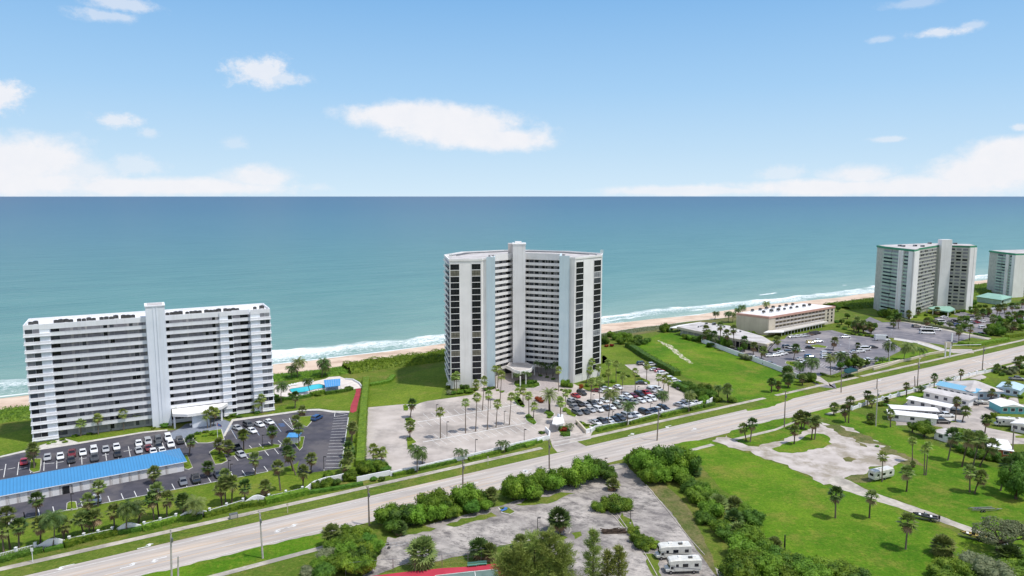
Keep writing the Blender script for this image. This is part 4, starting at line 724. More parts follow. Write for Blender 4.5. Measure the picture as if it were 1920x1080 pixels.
hedge('R3',[(960,770),(1100,735),(1200,705),(1296,690)],2.2,1.4,'green hedge right of the second wall hump'); hedge('R4',[(0,715),(100,705),(215,690)],1.5,1.0,'hedge below the third wall hump','leaf_dk')
hedge('R4',[(225,680),(350,650),(480,615),(590,600),(640,600)],2.2,1.3,'hedge below the fence between third and fourth humps'); hedge('R4',[(640,590),(760,562),(850,540),(930,522)],2.4,1.6,'thick hedge right of the fourth wall hump'); hedge('R4',[(930,525),(1100,500),(1296,465)],1.5,1.0,'low dark hedge along the pavement before the car park corner','leaf_dk')
mass('in the clump at the condominium wall corner','R4',[(980,490,2.2,1,),(1050,480,2.6,1.1),(1110,470,2.2,1,'dark'),(1065,415,2.0,1.1),(1215,430,2.8,1.2)],'round bushes at the wall corner','shrub','shrub',trunk=False,desc='round bush')
mass('at the bottom of the clipped boundary hedge','R5',[(60,430,2.6,1),(150,385,3.0,1.2),(210,370,3.2,1.2),(270,370,3.2,1.2),(300,385,2.4,1.1,'dark'),(215,435,1.4,1,'dark'),(275,435,1.4,1,'dark')],'round bushes at the lower end of the boundary hedge','shrub','shrub',trunk=False,desc='round bush')
for i,(a,b) in enumerate([((345,405),(490,375)),((525,365),(775,310)),((860,300),(1075,245)),((1110,240),(1235,205)),((1240,212),(1296,195))]): hedge('R5',[a,lerp(a,b,.5),b],1.6,1.0,['short hedge segment just left of the coconut palm by the wall','long hedge segment between the coconut palm and the first palm pair','hedge segment between the two dark palm pairs','hedge segment right of the second dark palm pair','short hedge piece ending the wall bed near the gate'][i],'leaf_dk' if i%2 else 'leaf')
hedge('R6',[(0,225),(60,205),(200,175)],1.6,1.0,'hedge segment running up to the round wall end by the entrance'); 
for i,(a,b) in enumerate([((715,940),(965,880)),((990,880),(1225,820)),((1255,820),(1480,765)),((1505,762),(1620,730))]): hedge('C3',[a,lerp(a,b,.5),b],1.9,1.3,['first trimmed hedge block right of the entrance gate','second trimmed hedge block right of the entrance gate','third trimmed hedge block right of the entrance gate','last trimmed hedge block toward the vacant meadow'][i],'leaf')
for i,(a,b) in enumerate([((0,1040),(40,1030)),((60,1035),(105,1025)),((115,1020),(160,1012)),((175,1010),(265,985))]): hedge('C4',[a,b],1.6,1.2,['leftmost','second','third','rightmost and longest'][i]+' of the four small hedge blocks before the meadow','leaf_dk')
hedge('C2',[(210,335),(205,430),(190,560),(180,700),(170,850),(165,1000),(160,1060)],[3.0]*7,2.4,'tall flat-topped bright hedge dividing the two properties','leaf_lt',.26,22)
for i,(x,y) in enumerate([(135,740),(130,850),(120,950)]): bush('C2',x,y,1.3,['upper','middle','lower'][i]+' dark round shrub in the strip left of the bright hedge','dark')
hedge('C2',[(240,375),(330,360),(400,345),(440,300)],2.6,1.2,'low trimmed hedge curving at the top of the lawn','leaf')
hedge('C4',[(-380,100),(-330,130),(-260,150),(-220,180)],2,2,'x') if 0 else None
# dune vegetation masses
def duneveg(label,s0,s1,f0,f1,h,m,n,size=.5,seed=1,name='dune_thicket'):
    g=np.random.default_rng(seed); s=g.uniform(s0,s1,n); t=g.uniform(0,1,n); a=f0(s);b=f1(s); d=a+(b-a)*t
    lum=.5+.5*np.sin(s*.55+3*np.sin(d*.4))*np.sin(d*.62+s*.2)+.35*np.sin(s*1.3+d*1.1); e=np.minimum(1,np.minimum(t*(b-a)/1.6,(1-t)*(b-a)/3.5)).clip(.15,1)
    z=h*e*(.62+.38*lum)+g.normal(0,.22,n); P=np.column_stack([s*E1[0]+d*E2[0],s*E1[1]+d*E2[1],z.clip(.05)])
    V,F=leafquads(P,np.tile([0,0,1.0],(n,1))+g.normal(0,.4,(n,3)),size,g); 
    nx,ny=int((s1-s0)/2),9; cv=[];
    for i in range(nx+1):
        ss=s0+(s1-s0)*i/nx; aa=float(f0(np.array(ss)));bb_=float(f1(np.array(ss)))
        for j in range(ny+1):
            tt=j/ny; dd=aa+(bb_-aa)*tt; ee=min(1,min(tt*(bb_-aa)/1.6,(1-tt)*(bb_-aa)/3.5)); l=.5+.5*math.sin(ss*.55+3*math.sin(dd*.4))*math.sin(dd*.62+ss*.2)+.35*math.sin(ss*1.3+dd*1.1)
            cv.append((*SD(ss,dd),max(-.1,h*ee*(.62+.38*l)*.85-.05)))
    cf=[(i*(ny+1)+j,(i+1)*(ny+1)+j,(i+1)*(ny+1)+j+1,i*(ny+1)+j+1) for i in range(nx) for j in range(ny)]
    V2=np.concatenate([V,np.array(cv)]); me=bpy.data.meshes.new(name); me.from_pydata(V2.tolist(),[],F.tolist()+[tuple(k+len(V) for k in q) for q in cf]); me.materials.append(M[m]); me.update()
    return tag(link(name,me),label,'shrubbery',None,'stuff')
vg=lambda o:(lambda s:333.5+.008*s+1.5*np.sin(s*.045)+1.0*np.sin(s*.11+1)-o)
duneveg('low green dune thicket behind the beach left of the slab condominium',-140,-18,vg(19),vg(.5),2.2,'leaf',9000,.6,1)
duneveg('low green dune brush behind the swimming pool',68,104,vg(15),vg(1),1.4,'leaf',5000,.5,2)
duneveg('dense tall sea grape belt between beach and lawn left of the high-rise',104,172,vg(17),vg(1.5),3.6,'leaf_lt',17000,.55,3)
duneveg('sparse pale beach grass on the dune right of the high-rise',262,332,vg(12),vg(1),.5,'leaf_grey',4500,.5,4,'dune_grass')
duneveg('green dune belt left of the green-trimmed tower',478,540,vg(26),vg(1),2.6,'leaf',9000,.7,5)
duneveg('green dune belt between the two green towers',585,1000,vg(34),vg(1),2.6,'leaf',16000,1.0,6)
duneveg('grassy dune edge behind the low restaurant',392,475,vg(7),vg(1),.6,'leaf_grey',3000,.6,7,'dune_grass')
mass('in the sea grape bank right of the high-rise','D5',[(70,560,3.6,1.4,'dark'),(140,490,3.4),(190,520,4.0),(240,560,3.8),(300,510,3.8),(350,560,4.0),(400,520,3.6,1,'dark'),(460,560,3.6,1,'dark'),(250,490,3.2),(340,600,3.4),(400,570,3.6,1,'dark'),(500,540,2.8,1,'dark')],'sea grapes right of the high-rise','shrub','shrub',trunk=False)
hedge('D5',[(300,585),(360,620),(420,660),(480,700),(560,745),(640,790),(720,830),(800,880)],[3.6]*8,2.6,'long dark hedge climbing between the parked cars and the meadow','leaf_dk',.45,20)
hedge('C3',[(1370,560),(1440,590),(1500,620),(1560,650)],3.4,2.6,'lower end of the long hedge beside the meadow','leaf_dk',.4)
bush('D5',90,590,1.6,'left red shrub against the high-rise foot','red',1); bush('D5',145,585,1.7,'right red shrub at the top of the small lawn','red',1)
mass('in the clump at the lower meadow corner','C4',[(130,930,3.8,1.5,'dark'),(180,920,4.0,1.6),(240,935,3.8,1.3,'dark'),(170,970,3.0,1.2),(420,965,2.6,1,),(90,900,3.8,1.4,'dark'),(25,850,3.2,1.3,'dark'),(60,960,2.8,1.2,'dark'),(290,960,2.4,1.1)],'shrubs at the lower corner of the meadow','shrub','shrub',trunk=False)
mass('along the restaurant side of the meadow','C4',[(25,430,3.2),(70,440,3.2),(110,450,3.2,1,'dark'),(145,450,2.4),(230,500,2.6,1.1,'dark'),(510,600,3.0,1.1,'grey'),(560,610,3.0,1.1,'grey')],'shrubs along the restaurant wall','shrub','shrub',trunk=False)
mass('on the dune by the sandy restaurant corner','D5',[(660,440,3.8,1.6,),(720,440,2.8,1.1,'dark'),(700,400,2.4)],'shrubs at the dune corner','shrub','shrub',trunk=False)
mass('beside the hotel entrance driveway','C4',[(1060,780,2.2,1.1,'dark'),(1090,790,2.2,1.1),(1130,805,1.5,.9,'light'),(930,640,1.8,.7,'light'),(780,530,1.8,.8),(810,520,1.6,.8,'dark'),(600,400,2.6,1),(550,390,2.4,1),(640,370,2.0,1.2,'dark')],'shrubs around the hotel drive','shrub','shrub',trunk=False)
hedge('D3',[(1030,745),(1120,780),(1200,795),(1310,770)],1.2,.7,'low yellow-green hedge at the hotel exit','leaf_lt'); hedge('D3',[(1060,405),(1100,400)],1,.6,'x') if 0 else None
mass('in the clump left of the green-trimmed tower','D1',[(80,230,3.8,1.4),(150,240,4.4,1.5),(220,250,4.4,1.5),(280,260,3.6,1.3,'dark'),(190,270,3,1,'dark')],'leafy trees at the foot of the green-trimmed tower','leafy_tree','tree')
hedge('D1',[(340,275),(450,300),(600,320),(760,360),(900,380),(1010,400),(1060,420)],2.2,1.5,'grey-green hedge between the two access lanes','leaf_grey',.4); hedge('D1',[(1260,450),(1340,470),(1440,490)],2,1.2,'dark hedge beside the access lane bend','leaf_dk')
hedge('D1',[(1060,580),(1180,600),(1300,600),(1440,570),(1600,545),(1680,530)],[2.2,2.6,2.8,2.8,2.8,2.8],2.0,'long clipped bright hedge at the highway, front section','leaf_lt',.4,20); hedge('D1',[(1670,500),(1800,480),(1900,465),(2100,430)],2.8,2.4,'long clipped bright hedge at the highway, rear section','leaf_lt',.4,20)
mass('in the dark clump behind the clipped hedge','D1',[(1450,470,3.6,1.3,'dark'),(1500,460,4.2,1.6),(1560,470,4.2,1.5,'dark'),(1620,450,3.6,1.4),(1480,400,3.4,1.3),(1580,390,3.4,1.4,'dark'),(1720,410,3,1.2,'grey'),(1790,400,3,1.2,'dark'),(1850,400,3,1.2),(1840,330,3.2,1.3,'dark')],'trees behind the clipped roadside hedge','leafy_tree','tree')
mass('around the foot of the green-trimmed tower','D1',[(500,240,2,1),(650,220,1.8),(770,240,1.8,1,'dark'),(930,220,2.2,1.2),(1000,190,2.2,1,'dark'),(1060,180,2),(1120,170,2.2),(1190,140,2.4,1.2,'dark'),(1260,120,2.4),(1330,110,2.4,1,'dark'),(1400,110,2.2),(1250,80,3,1.5,'dark'),(1200,90,2.4,1.3),(1050,90,2.8,1.4,'dark'),(880,200,1.8)],'shrubs at the green-trimmed tower','shrub','shrub',trunk=False)
hedge('D1',[(1500,110),(1640,100),(1760,80),(1900,50)],2.2,1.4,'dark hedge in front of the pale green pavilion','leaf_dk',.45)
mass('around the hotel garden palms','C4',[(1310,330,1.8,.8),(1370,350,2,.8,'dark'),(1440,395,2,.8),(1500,400,2,.8,'dark'),(1560,410,2,.8),(1610,420,2,.9),(1300,295,2.2,.8,'dark')],'shrubs in the hotel garden','shrub','shrub',trunk=False)
mass('on the corner beyond the home park office','C6',[(1290,270,1.6,1.1,'dark'),(1340,290,1.8,1,'dark'),(1400,280,2.2,1.2,'grey'),(1440,270,2.6,1.3,'grey'),(1500,230,2.2,1.2,'dark'),(1525,160,2.2,1.3),(1520,280,2,1)],'shrubs beyond the home park office','shrub','shrub',trunk=False)
mass('around the mobile homes','C6',[(320,545,1.6,1),(360,545,1.4,.9,'dark'),(240,700,2,1),(1350,470,1.3,1.2,'dark'),(1390,480,1.2,1),(1500,480,1.5,1,'dark'),(840,690,.9,.9,'dark'),(290,890,1,.6),(1180,330,.9,.7),(1270,640,1.6,1.3,'light'),(1220,700,1.2,1)],'garden shrubs of the home park','shrub','shrub',trunk=False)
mass('at the foot of the slab condominium','R1',[(800,1030,1.2,1,),(1110,1020,1.0,.8,'light'),(1190,1010,1.8,.9,'dark'),(1165,1000,1.2,.9),(650,1060,1.2,.8,'dark'),(540,1075,1.2,.7)],'shrubs at the slab condominium','shrub','shrub',trunk=False)
mass('on the beds right of the condominium entrance','R2',[(530,930,1.8,.9),(575,935,1.6,.6,'dark'),(490,940,1.4,.6,'dark'),(700,910,1.4,.9,'dark'),(270,1060,1.6,.7,'dark'),(390,1065,2,.9,'light'),(330,1050,1.4,.8),(600,1070,2.0,.9,'light'),(960,790,2.2,1),(850,820,1.6,1,'dark'),(1140,780,1.8,.9),(1360,740,2,1),(845,790,1.4,1,'dark')],'shrubs right of the condominium entrance','shrub','shrub',trunk=False)
mass('in the beds left of the high-rise entrance','D4',[(30,610,2.2,.9,'grey'),(80,610,1.8,.9,'dark'),(235,570,2.6,1.3,'dark'),(180,600,2.2,.8),(290,590,2.4,.8),(400,560,1.4,1),(540,560,1.4,.9,'dark'),(610,540,1.8,.7),(720,560,1.2,.5,'light'),(780,580,1.4,.5,'light'),(10,520,1.6,.9),(650,530,1.4,.8)],'shrubs left of the high-rise entrance','shrub','shrub',trunk=False)
mass('in the beds right of the entrance','D4',[(1180,460,1.8,.9,'dark'),(1250,450,1.6,.9,'dark'),(1080,500,1.2,.6),(1180,500,1.2,.6),(1270,490,1.2,.6),(1000,480,1.2,.5,'light'),(1340,350,1.2,.7,'dark'),(1430,370,1.2,.7,'dark'),(1520,400,1.3,.7,'dark'),(1690,500,3.0,1.1),(1760,510,2.2,1,),(1560,550,1.2,.6),(1640,555,1.2,.6),(1310,710,2.0,1,'red'),(1350,730,1.6,.9,'red'),(1745,590,1.8,1,)],'shrubs right of the high-rise entrance','shrub','shrub',trunk=False)
mass('on the planted islands by the gate house','D4',[(1150,940,1.1,.6,'light'),(1200,980,1.1,.6,'light'),(1240,1030,1.1,.6,'light'),(1010,690,1,.7,'light'),(1060,740,1.1,.6,'light'),(1085,785,.9,.6,'light'),(1430,890,1.3,.7),(1490,920,1.3,.7),(1460,950,1.1,.6),(1690,860,1.4,.7,'light'),(1760,900,1.4,.6,'light')],'shrubs on the planted islands','shrub','shrub',trunk=False)
mass('at the gate house and entrance walls','D2',[(440,840,1.6,1.1,'red'),(500,900,1.2,.7,'dark'),(430,900,1.3,.6,'dark'),(130,870,1.5,.7,'dark'),(660,740,1.4,.9,'dark'),(770,760,1.6,.5,),(880,800,1.4,1.1,'dark'),(690,220,1.4,1.5,'red')],'shrubs at the gate house','shrub','shrub',trunk=False)
mass('beside the small lawn right of the high-rise','C3',[(640,560,1.6,1,),(700,555,1.6,.8),(770,560,1.5,.8,'dark'),(850,530,1.6,.9),(900,450,1.5,.8,'dark'),(980,480,1.5,.7,'dark'),(1060,480,1.4,.7,'dark'),(1140,530,1.2,.6,'light'),(780,480,1.5,.9),(1100,375,1.2,1,'dark')],'shrubs beside the small lawn','shrub','shrub',trunk=False)
mass('on the islands of the empty pale car park','C2',[(545,560,1.0,.6,'dark'),(560,665,1.3,.6,'dark'),(605,675,1.1,.6),(575,835,1.4,.6),(590,890,1.3,.7,'dark')],'shrubs on the car park islands','shrub','shrub',trunk=False)
mass('on the kerbed islands of the dark car park','R4',[(320,290,1.3,.7),(350,305,1.3,.6,'dark'),(100,340,1.2,.5,'light'),(320,125,1.4,.6,'dark'),(230,140,1.2,.6,)],'shrubs on the dark car park islands','shrub','shrub',trunk=False)
mass('near the wall of the condominium car park end','R3',[(330,190,1.0,.5,'light'),(365,180,1.0,.5,'light'),(440,180,1.2,.6,'light'),(420,165,1.2,.7),(750,90,1.2,.9)],'small shrubs before the condominium','shrub','shrub',trunk=False)

mass('along the restaurant car park wall','C4',[(150,450,2.2,1.4,'dark'),(185,462,2.2,1.6,'grey'),(225,474,2.6,1.8,'dark'),(265,488,2.6,1.8,'grey'),(310,502,2.4,1.3,'dark'),(350,512,3.0,2.0),(385,520,2.8,1.9,'dark'),(420,530,1.8,1.2,'grey'),(520,535,2.4,1.8,'dark'),(595,470,2.6,1.2),(640,480,2.4,1.1,'dark'),(480,545,2.0,1.0,'dark')],'garden trees beside the restaurant','leafy_tree','tree',lift=1.2)
mass('at the highway edge of the hotel car park','C4',[(880,745,3.0,1.5,'dark'),(900,790,3.0,1.3,'grey'),(1000,800,2.4,1.3,'dark'),(1050,795,3.0,1.3,'dark'),(1095,790,2.6,1.2),(1330,690,2.4,1.3,'dark'),(1400,680,2.8,1.4),(1440,680,2.8,1.6,'dark'),(1490,690,2.8,1.5,'dark'),(1540,665,2.2,1.3)],'garden trees at the hotel car park edge','leafy_tree','tree',lift=1.2)
mass('between the hotel and the next car park','C4',[(1310,200,2.6,1.4,'dark'),(1340,310,2.4,1.2,'dark'),(1400,330,2.6,1.3),(1445,360,3.0,1.7,'dark'),(1480,370,3.0,1.8,'dark'),(1525,375,3.2,1.7,'grey'),(1590,385,3.2,1.8,'dark'),(1500,330,2.6,1.5),(1560,340,2.6,1.5,'dark'),(1390,260,2.4,1.3,'dark'),(1620,350,2.6,1.3)],'garden trees right of the hotel','leafy_tree','tree',lift=1.2)
mass('in the planted strips before the green-trimmed tower','D1',[(650,330,2.4,1.2,'grey'),(700,320,2.6,1.3),(770,340,2.6,1.3,'grey'),(830,360,2.4,1.2,'dark'),(950,370,2.6,1.2,'grey'),(1060,410,2.8,1.2,'dark'),(1130,400,2.6,1.2,'dark'),(1080,300,2.6,1.5,'dark'),(1160,300,2.6,1.5),(1290,220,2.6,1.4,'dark'),(1380,230,2.8,1.6,'dark'),(1440,210,2.6,1.5),(1220,200,2.4,1.3,'dark'),(1700,330,3,1.5,'dark'),(1650,340,2.8,1.4),(1570,320,3,1.6,'dark'),(1500,330,2.8,1.4,'grey'),(1800,260,3,1.5,'dark'),(1870,250,3,1.5)],'garden trees before the green-trimmed tower','leafy_tree','tree',lift=1.2)
# ---------------------------------------------------------------- buildings
class Bld:
    def __init__(s,name,label,P,cat='building'): s.e=thing(name,label,cat,(P[0],P[1],0)); s.P=P; s.w=[]; s.i=0
    def part(s,mb,name,mats,parent=None,bev=0,label=None):
        ox,oy=s.P; mb.v=[(x-ox,y-oy,z) for x,y,z in mb.v]; o=mb.obj(name,mats,parent or s.e,bev=bev)
        if label: o['label']=label
        return o
    def win(s,F,s0,s1,z0,z1,m,o0=.0,o1=.06): s.w.append(((s1-s0)*(z1-z0),F,s0,s1,z0,z1,m,o0,o1))
    def finish(s,lim=100):
        s.w.sort(key=lambda w:-w[0]); mats=['glass_d','glass_m','glass_c','glass_l','screen']
        for k,w in enumerate(s.w[:lim]):
            b=MB(); b.fb(w[1],w[2],w[3],w[7],w[8],w[4],w[5]); s.part(b,'window',[mats[w[6]]])
        if len(s.w)>lim:
            b=MB()
            for w in s.w[lim:]: b.fb(w[1],w[2],w[3],w[7],w[8],w[4],w[5],w[6])
            o=s.part(b,'window',mats); o['kind']='stuff'
R_=random.Random(3)
# --- white slab condominium
A=G(62,830); Bp=G(513,770); Fc,Lc=facade(A,Bp); Lc=77.9
cb=Bld('condominium','long white fourteen-storey slab condominium with a central shaft, by the blue-roofed garage',A); fb=MB.fb
b=MB(); ZT=39.0; fh=2.72
b.fb(Fc,0,7.3,-15,0,0,ZT); b.fb(Fc,7.3,35.9,-15,-1.7,0,ZT); b.fb(Fc,42.1,60,-15,-1.7,0,ZT); b.fb(Fc,60,64.4,-15,.3,0,ZT); b.fb(Fc,64.4,70.8,-15,-2.6,0,ZT); b.fb(Fc,70.8,77.9,-15,.3,0,ZT); b.fb(Fc,35.9,42.1,-15,-.5,0,ZT)
cb.part(b,'wall',['bluewhite'])
b=MB(); b.fb(Fc,36,42.1,-6,1.6,0,43.6); b.fb(Fc,38.3,38.6,1.6,1.75,0,43.4); b.fb(Fc,39.3,39.6,1.6,1.75,0,43.4); cb.part(b,'lift_shaft',['bluewhite'])
b=MB(); b.fb(Fc,35.8,42.3,-6.2,1.8,43.6,44.0); b.fb(Fc,36.6,41.5,-5.4,1.0,44.0,44.05,1); cb.part(b,'shaft_cap',['white','greyroof'])
b=MB(); b.fb(Fc,.4,77.5,-14.6,-2.0,ZT,ZT+.12); cb.part(b,'roof',['whiteroof'])
for (s0,s1,o) in ((0,7.3,.05),(7.3,36,.0),(42.1,60,.0),(60,64.4,.35),(64.4,70.8,-.9),(70.8,77.9,.35)):
    b=MB(); b.fb(Fc,s0,s1,o-.3,o,ZT-.9,ZT+.9); cb.part(b,'parapet',['white'])
b=MB(); b.fb(Fc,0,.3,-15,-.3,ZT,ZT+.9); b.fb(Fc,77.6,77.9,-15,0,ZT,ZT+.9); b.fb(Fc,0,77.9,-15.3,-15,ZT-.5,ZT+.9); cb.part(b,'parapet',['white'])
for k in range(14):
    z=.6+k*fh
    for s0,s1,o in ((7.3,36,0),(42.1,60,0),(64.4,70.8,-.6)):
        if k==0 and s0<40: continue
        b=MB(); b.fb(Fc,s0,s1,o-.16,o,z-.28,z+1.0); b.fb(Fc,s0+.02,s1-.02,(-1.7 if s0<64 else -2.6),o-.16,z-.25,z); 
        b.fb(Fc,s0,s1,o,o+.06,z+.94,z+1.06); cb.part(b,'gallery_parapet',['white'])
    for s0,s1 in ((0,7.3),(60,64.4),(70.8,77.9)):
        b=MB(); o0=.0 if s0==0 else .3; b.fb(Fc,s0-.1,s1+.1,o0,o0+.45,z+.1,z+.95); b.fb(Fc,s0-.2,s1+.2,o0,o0+.6,z-.12,z+.1); cb.part(b,'ledge',['white'])
    for s0,s1 in ((.4,2.5),(2.6,4.4)): cb.win(Fc,s0,s1,z+.95,z+2.4,R_.choice([1,1,4,3,0]))
    for s0,s1 in ((74.2,75.9),(76.0,77.6)): cb.win(Fc,s0,s1,z+.95,z+2.4,R_.choice([1,1,4,0,3]),.3,.36)
    cb.win(Fc,62.9,64.3,z+.95,z+2.4,0,.3,.36)
    def units(a,e,first):
        x=a
        for w,m in first:
            if x+w>e: break
            if m is not None: cb.win(Fc,x,x+w-.12,z+.25,z+2.3,m if m!=9 else R_.choice([1,4,4,0,3]),-1.66,-1.6)
            x+=w
    pat=[(2.6,0 if k%3 else 1),(3.2,4),(.7,None),(1.5,9),(.9,3),(1.2,9),(.5,None),(4.0,4),(.8,3),(1.3,9),(.6,None),(1.4,9),(4.0,4),(.6,None),(1.2,9),(1.4,9),(.5,None),(1.3,4),(1.2,0)]
    units(7.4,35.8,pat); units(42.3,59.9,[(1.2,0),(3.4,4),(.8,3),(1.4,9),(.6,None),(1.3,9),(3.6,4),(.6,3),(1.2,9),(1.2,4),(1.2,0)])
    cb.win(Fc,64.8,67.2,z+.2,z+2.3,4,-2.56,-2.5); cb.win(Fc,67.4,70.2,z+.2,z+2.3,0,-2.56,-2.5)
cb.finish()
def fpt(F,s,o): return (F[0][0]+F[1][0]*s+F[2][0]*o, F[0][1]+F[1][1]*s+F[2][1]*o)
b=MB(); b.prism([fpt(Fc,42.4,0),fpt(Fc,42.4,6.5),fpt(Fc,47,9.6),fpt(Fc,53,9),fpt(Fc,59,5),fpt(Fc,61.5,.4)],4.6,5.6); cb.part(b,'entrance_canopy',['whiteroof'])
b=MB(); b.fb(Fc,48.5,54.2,7.2,8.2,0,4.55); cb.part(b,'canopy_wall',['bluewhite']); b=MB(); b.fb(Fc,42.6,43.2,5.4,6.0,0,4.55); b.fb(Fc,58.4,59,3.6,4.2,0,4.55); cb.part(b,'canopy_column',['white'])
b=MB()
for x in (44.5,45.6,46.7): b.fb(Fc,x,x+.8,-1.58,-1.45,.1,2.6)
cb.part(b,'entrance_door',['glass_m'])
b=MB(); b.fb(Fc,7.4,35.8,-1.72,-1.66,0,ZT-.9); b.fb(Fc,42.3,59.9,-1.72,-1.66,0,ZT-.9); b.fb(Fc,64.5,70.7,-2.62,-2.56,0,ZT-.9); cb.part(b,'shade_toned_gallery_wall',['shade'])  # thin sheet over the white wall, greyed to deepen the shade in the recesses
# roof air conditioners
def acunit(proto=[None]):
    b=MB(); b.box(-.5,.5,-.4,.4,.3,.95,0); b.box(-.5,-.4,-.4,-.3,0,.3,1); b.box(.4,.5,-.4,-.3,0,.3,1); b.box(-.5,-.4,.3,.4,0,.3,1); b.box(.4,.5,.3,.4,0,.3,1); b.tube((0,0,.95),(0,0,1.03),.34,.3,10,2)
    return b.mesh('air_conditioner',['ac','metal','dark'])
ACM=acunit()
def acs(F,ss,o,z,label,group,sc_=1.5):
    for k,s in enumerate(ss):
        x,y=fpt(F,s,o+R_.uniform(-.4,.4)); ob=link('air_conditioner',ACM,None,(x,y,z),(0,0,math.atan2(F[1][1],F[1][0])+R_.uniform(-.1,.1)),(sc_*R_.uniform(.8,1.1),)*3); tag(ob,label,'air conditioner',group)
acs(Fc,[1.8+.1*i for i in (0,14)]+[9+i*1.45+ (i//4)*.9 for i in range(15)],-3.2,ZT+.12,'small dark air conditioner left of the shaft on the white slab roof','air conditioners left of the condominium shaft')
acs(Fc,[43+i*1.4+(i//4)*.9 for i in range(16)]+[73,75.5],-3.2,ZT+.12,'small dark air conditioner right of the shaft on the white slab roof','air conditioners right of the condominium shaft')
# --- curved high-rise
Ap=(-26.3,299.0);Bq=(-12.7,301.6);Dq=(-7.4,303.6)
hp=Bld('high_rise','tall concave white high-rise with black window columns and pale blue wall panels',(0,320)); HT=55.0
poly_=[Ap,Bq,(-12.3,303.6),(-10.7,303.6),Dq,(-9.7,319.3),(-1.4,329.6),(7,330.4),(22.7,324.4),(20.9,309.5),(25.0,309.5),(25.6,309.4),(27.2,308),(40.3,321),(42,331),(27,345),(8,352),(-4,352),(-24,340),(-30.6,323)]
b=MB(); b.prism(poly_,0,HT); hp.part(b,'wall',['white2'])
# roof floor + parapets
b=MB(); cxy=(3,328); b.prism([lerp(p,cxy,.035) for p in poly_],HT,HT+.1); hp.part(b,'roof',['greyroof'])
b=MB(); n=len(poly_); b.wall(poly_+[poly_[0]],.5,HT-.01,HT+.8); hp.part(b,'parapet',['white2'])
b=MB(); b.wall([lerp(p,cxy,.07) for p in poly_[13:]],.4,HT+.1,HT+.45); b.wall([lerp(p,cxy,.16) for p in poly_[14:]],.3,HT+.1,HT+.6); hp.part(b,'roof_pipe',['metal'])
Fl,Ll=facade(Ap,Bq); Fr,Lr=facade((27.2,308.0),(40.3,321.0)); Fs,Ls=facade((-30.6,323.0),Ap)
fh2=2.647; z00=3.65
for nm,F,spans,rate in (('L',Fl,((.35,4.1),(9.4,13.2)),[0]*6+[2]),('R',Fr,((.8,5.8),(13.1,18.1)),[0]*9+[1,3])):
    L=Ll if nm=='L' else Lr
    for k in range(19):
        z=z00+k*fh2
        for i,(a,e) in enumerate(spans):
            m=R_.choice(rate) if nm=='R' else (2 if k in (4,7,17) else 0 if R_.random()<.85 else 1)
            hp.win(F,a,e,z-.08,z+2.34,m,.0,.05)
    for a,e in spans:
        b=MB(); b.fb(F,a-.18,a,.0,.14,0,HT-.6); b.fb(F,e,e+.18,.0,.14,0,HT-.6)
        for k in range(20): b.fb(F,a,e,.05,.12,z00+k*fh2-.32,z00+k*fh2-.08)
        hp.part(b,'window_frame',['white2'])
        for k in range(19):
            b=MB(); 
        b=MB()
        for k in range(19):
            for q in (1/3,2/3): b.fb(F,a+(e-a)*q-.04,a+(e-a)*q+.04,.05,.1,z00+k*fh2,z00+k*fh2+2.12)
            b.fb(F,a,e,.05,.09,z00+k*fh2+.95,z00+k*fh2+1.02)
        hp.part(b,'mullion',['bronze'])
# side balconies, left face
for k in range(20):
    z=z00+k*fh2-.4; b=MB(); b.fb(Fs,3,Ls-1.2,0,.8,z,z+.22); b.fb(Fs,3,Ls-1.2,.7,.8,z+.22,z+.9); hp.part(b,'balcony',['white2'])
    if k<19: hp.win(Fs,5,12,z+.3,z+2.4,0,.0,.04); hp.win(Fs,14,Ls-2,z+.3,z+2.4,0,.0,.04)
# blue panels
b=MB(); b.prism([(-10.9,303.7),(-10.9,303.0),(-7.2,303.0),(-7.25,306.5),(-7.9,306.5),(-7.9,303.7)],0,HT+1.4); hp.part(b,'blue_wall_panel',['blue'])
b=MB(); b.prism([(25.0,309.4),(25.0,308.9),(20.6,309.2),(21.9,322.5),(22.6,322.5),(21.4,309.6)],0,HT+1.4); hp.part(b,'blue_wall_panel',['blue'])
# shaft
FS,_=facade((.35,324.6),(6.15,324.6)); b=MB(); b.fb(FS,0,5.8,-7,0,0,60.2); hp.part(b,'lift_shaft',['white2']); b=MB(); b.fb(FS,-.25,6.05,-7.2,.15,60.2,60.7); b.fb(FS,-2.2,0,-9,-3,56,60.4,1); b.fb(FS,1,4,-6,-3,60.7,61.4); hp.part(b,'shaft_cap',['white2','greyroof'])
# galleries
Gl,LGl=facade((-7.9,317.8),(.35,328.0)); Gr,LGr=facade((6.15,328.2),(21.9,322.2))
b=MB(); b.fb(Gl,-1,LGl+.6,-2.6,-1.55,0,HT+1); b.fb(Gr,-.4,LGr+1.5,-2.6,-1.55,0,HT+1); hp.part(b,'shade_toned_gallery_wall',['shade'])
for k in range(20):
    z=z00+k*fh2-.55
    for F,L in ((Gl,LGl),(Gr,LGr)):
        b=MB(); top=z+1.12 if k<19 else HT+1.2; b.fb(F,0,L,-.16,0,z-.2,top); b.fb(F,.02,L-.02,-1.55,-.16,z-.18,z); hp.part(b,'gallery_parapet',['white2'])
    if k<19:
        for a,e,m in ((.4,2.6,1),(3.4,4.6,3),(5.4,7.4,1),(8.2,9.3,3),(10.4,12.9,0)): hp.win(Gl,a,e,z+.2,z+2.2,m if R_.random()>.15 else 0,-1.55,-1.48)
        for a,e,m in ((.1,1.2,0),(1.5,3.4,1),(4.2,5.9,0),(6.6,7.4,3),(7.7,9.0,0),(9.4,10.2,1),(10.7,11.4,3),(12,13.2,0),(13.8,14.6,3),(15,16.8,1)): hp.win(Gr,a,e,z+.2,z+2.2,m if R_.random()>.15 else 1,-1.55,-1.48)
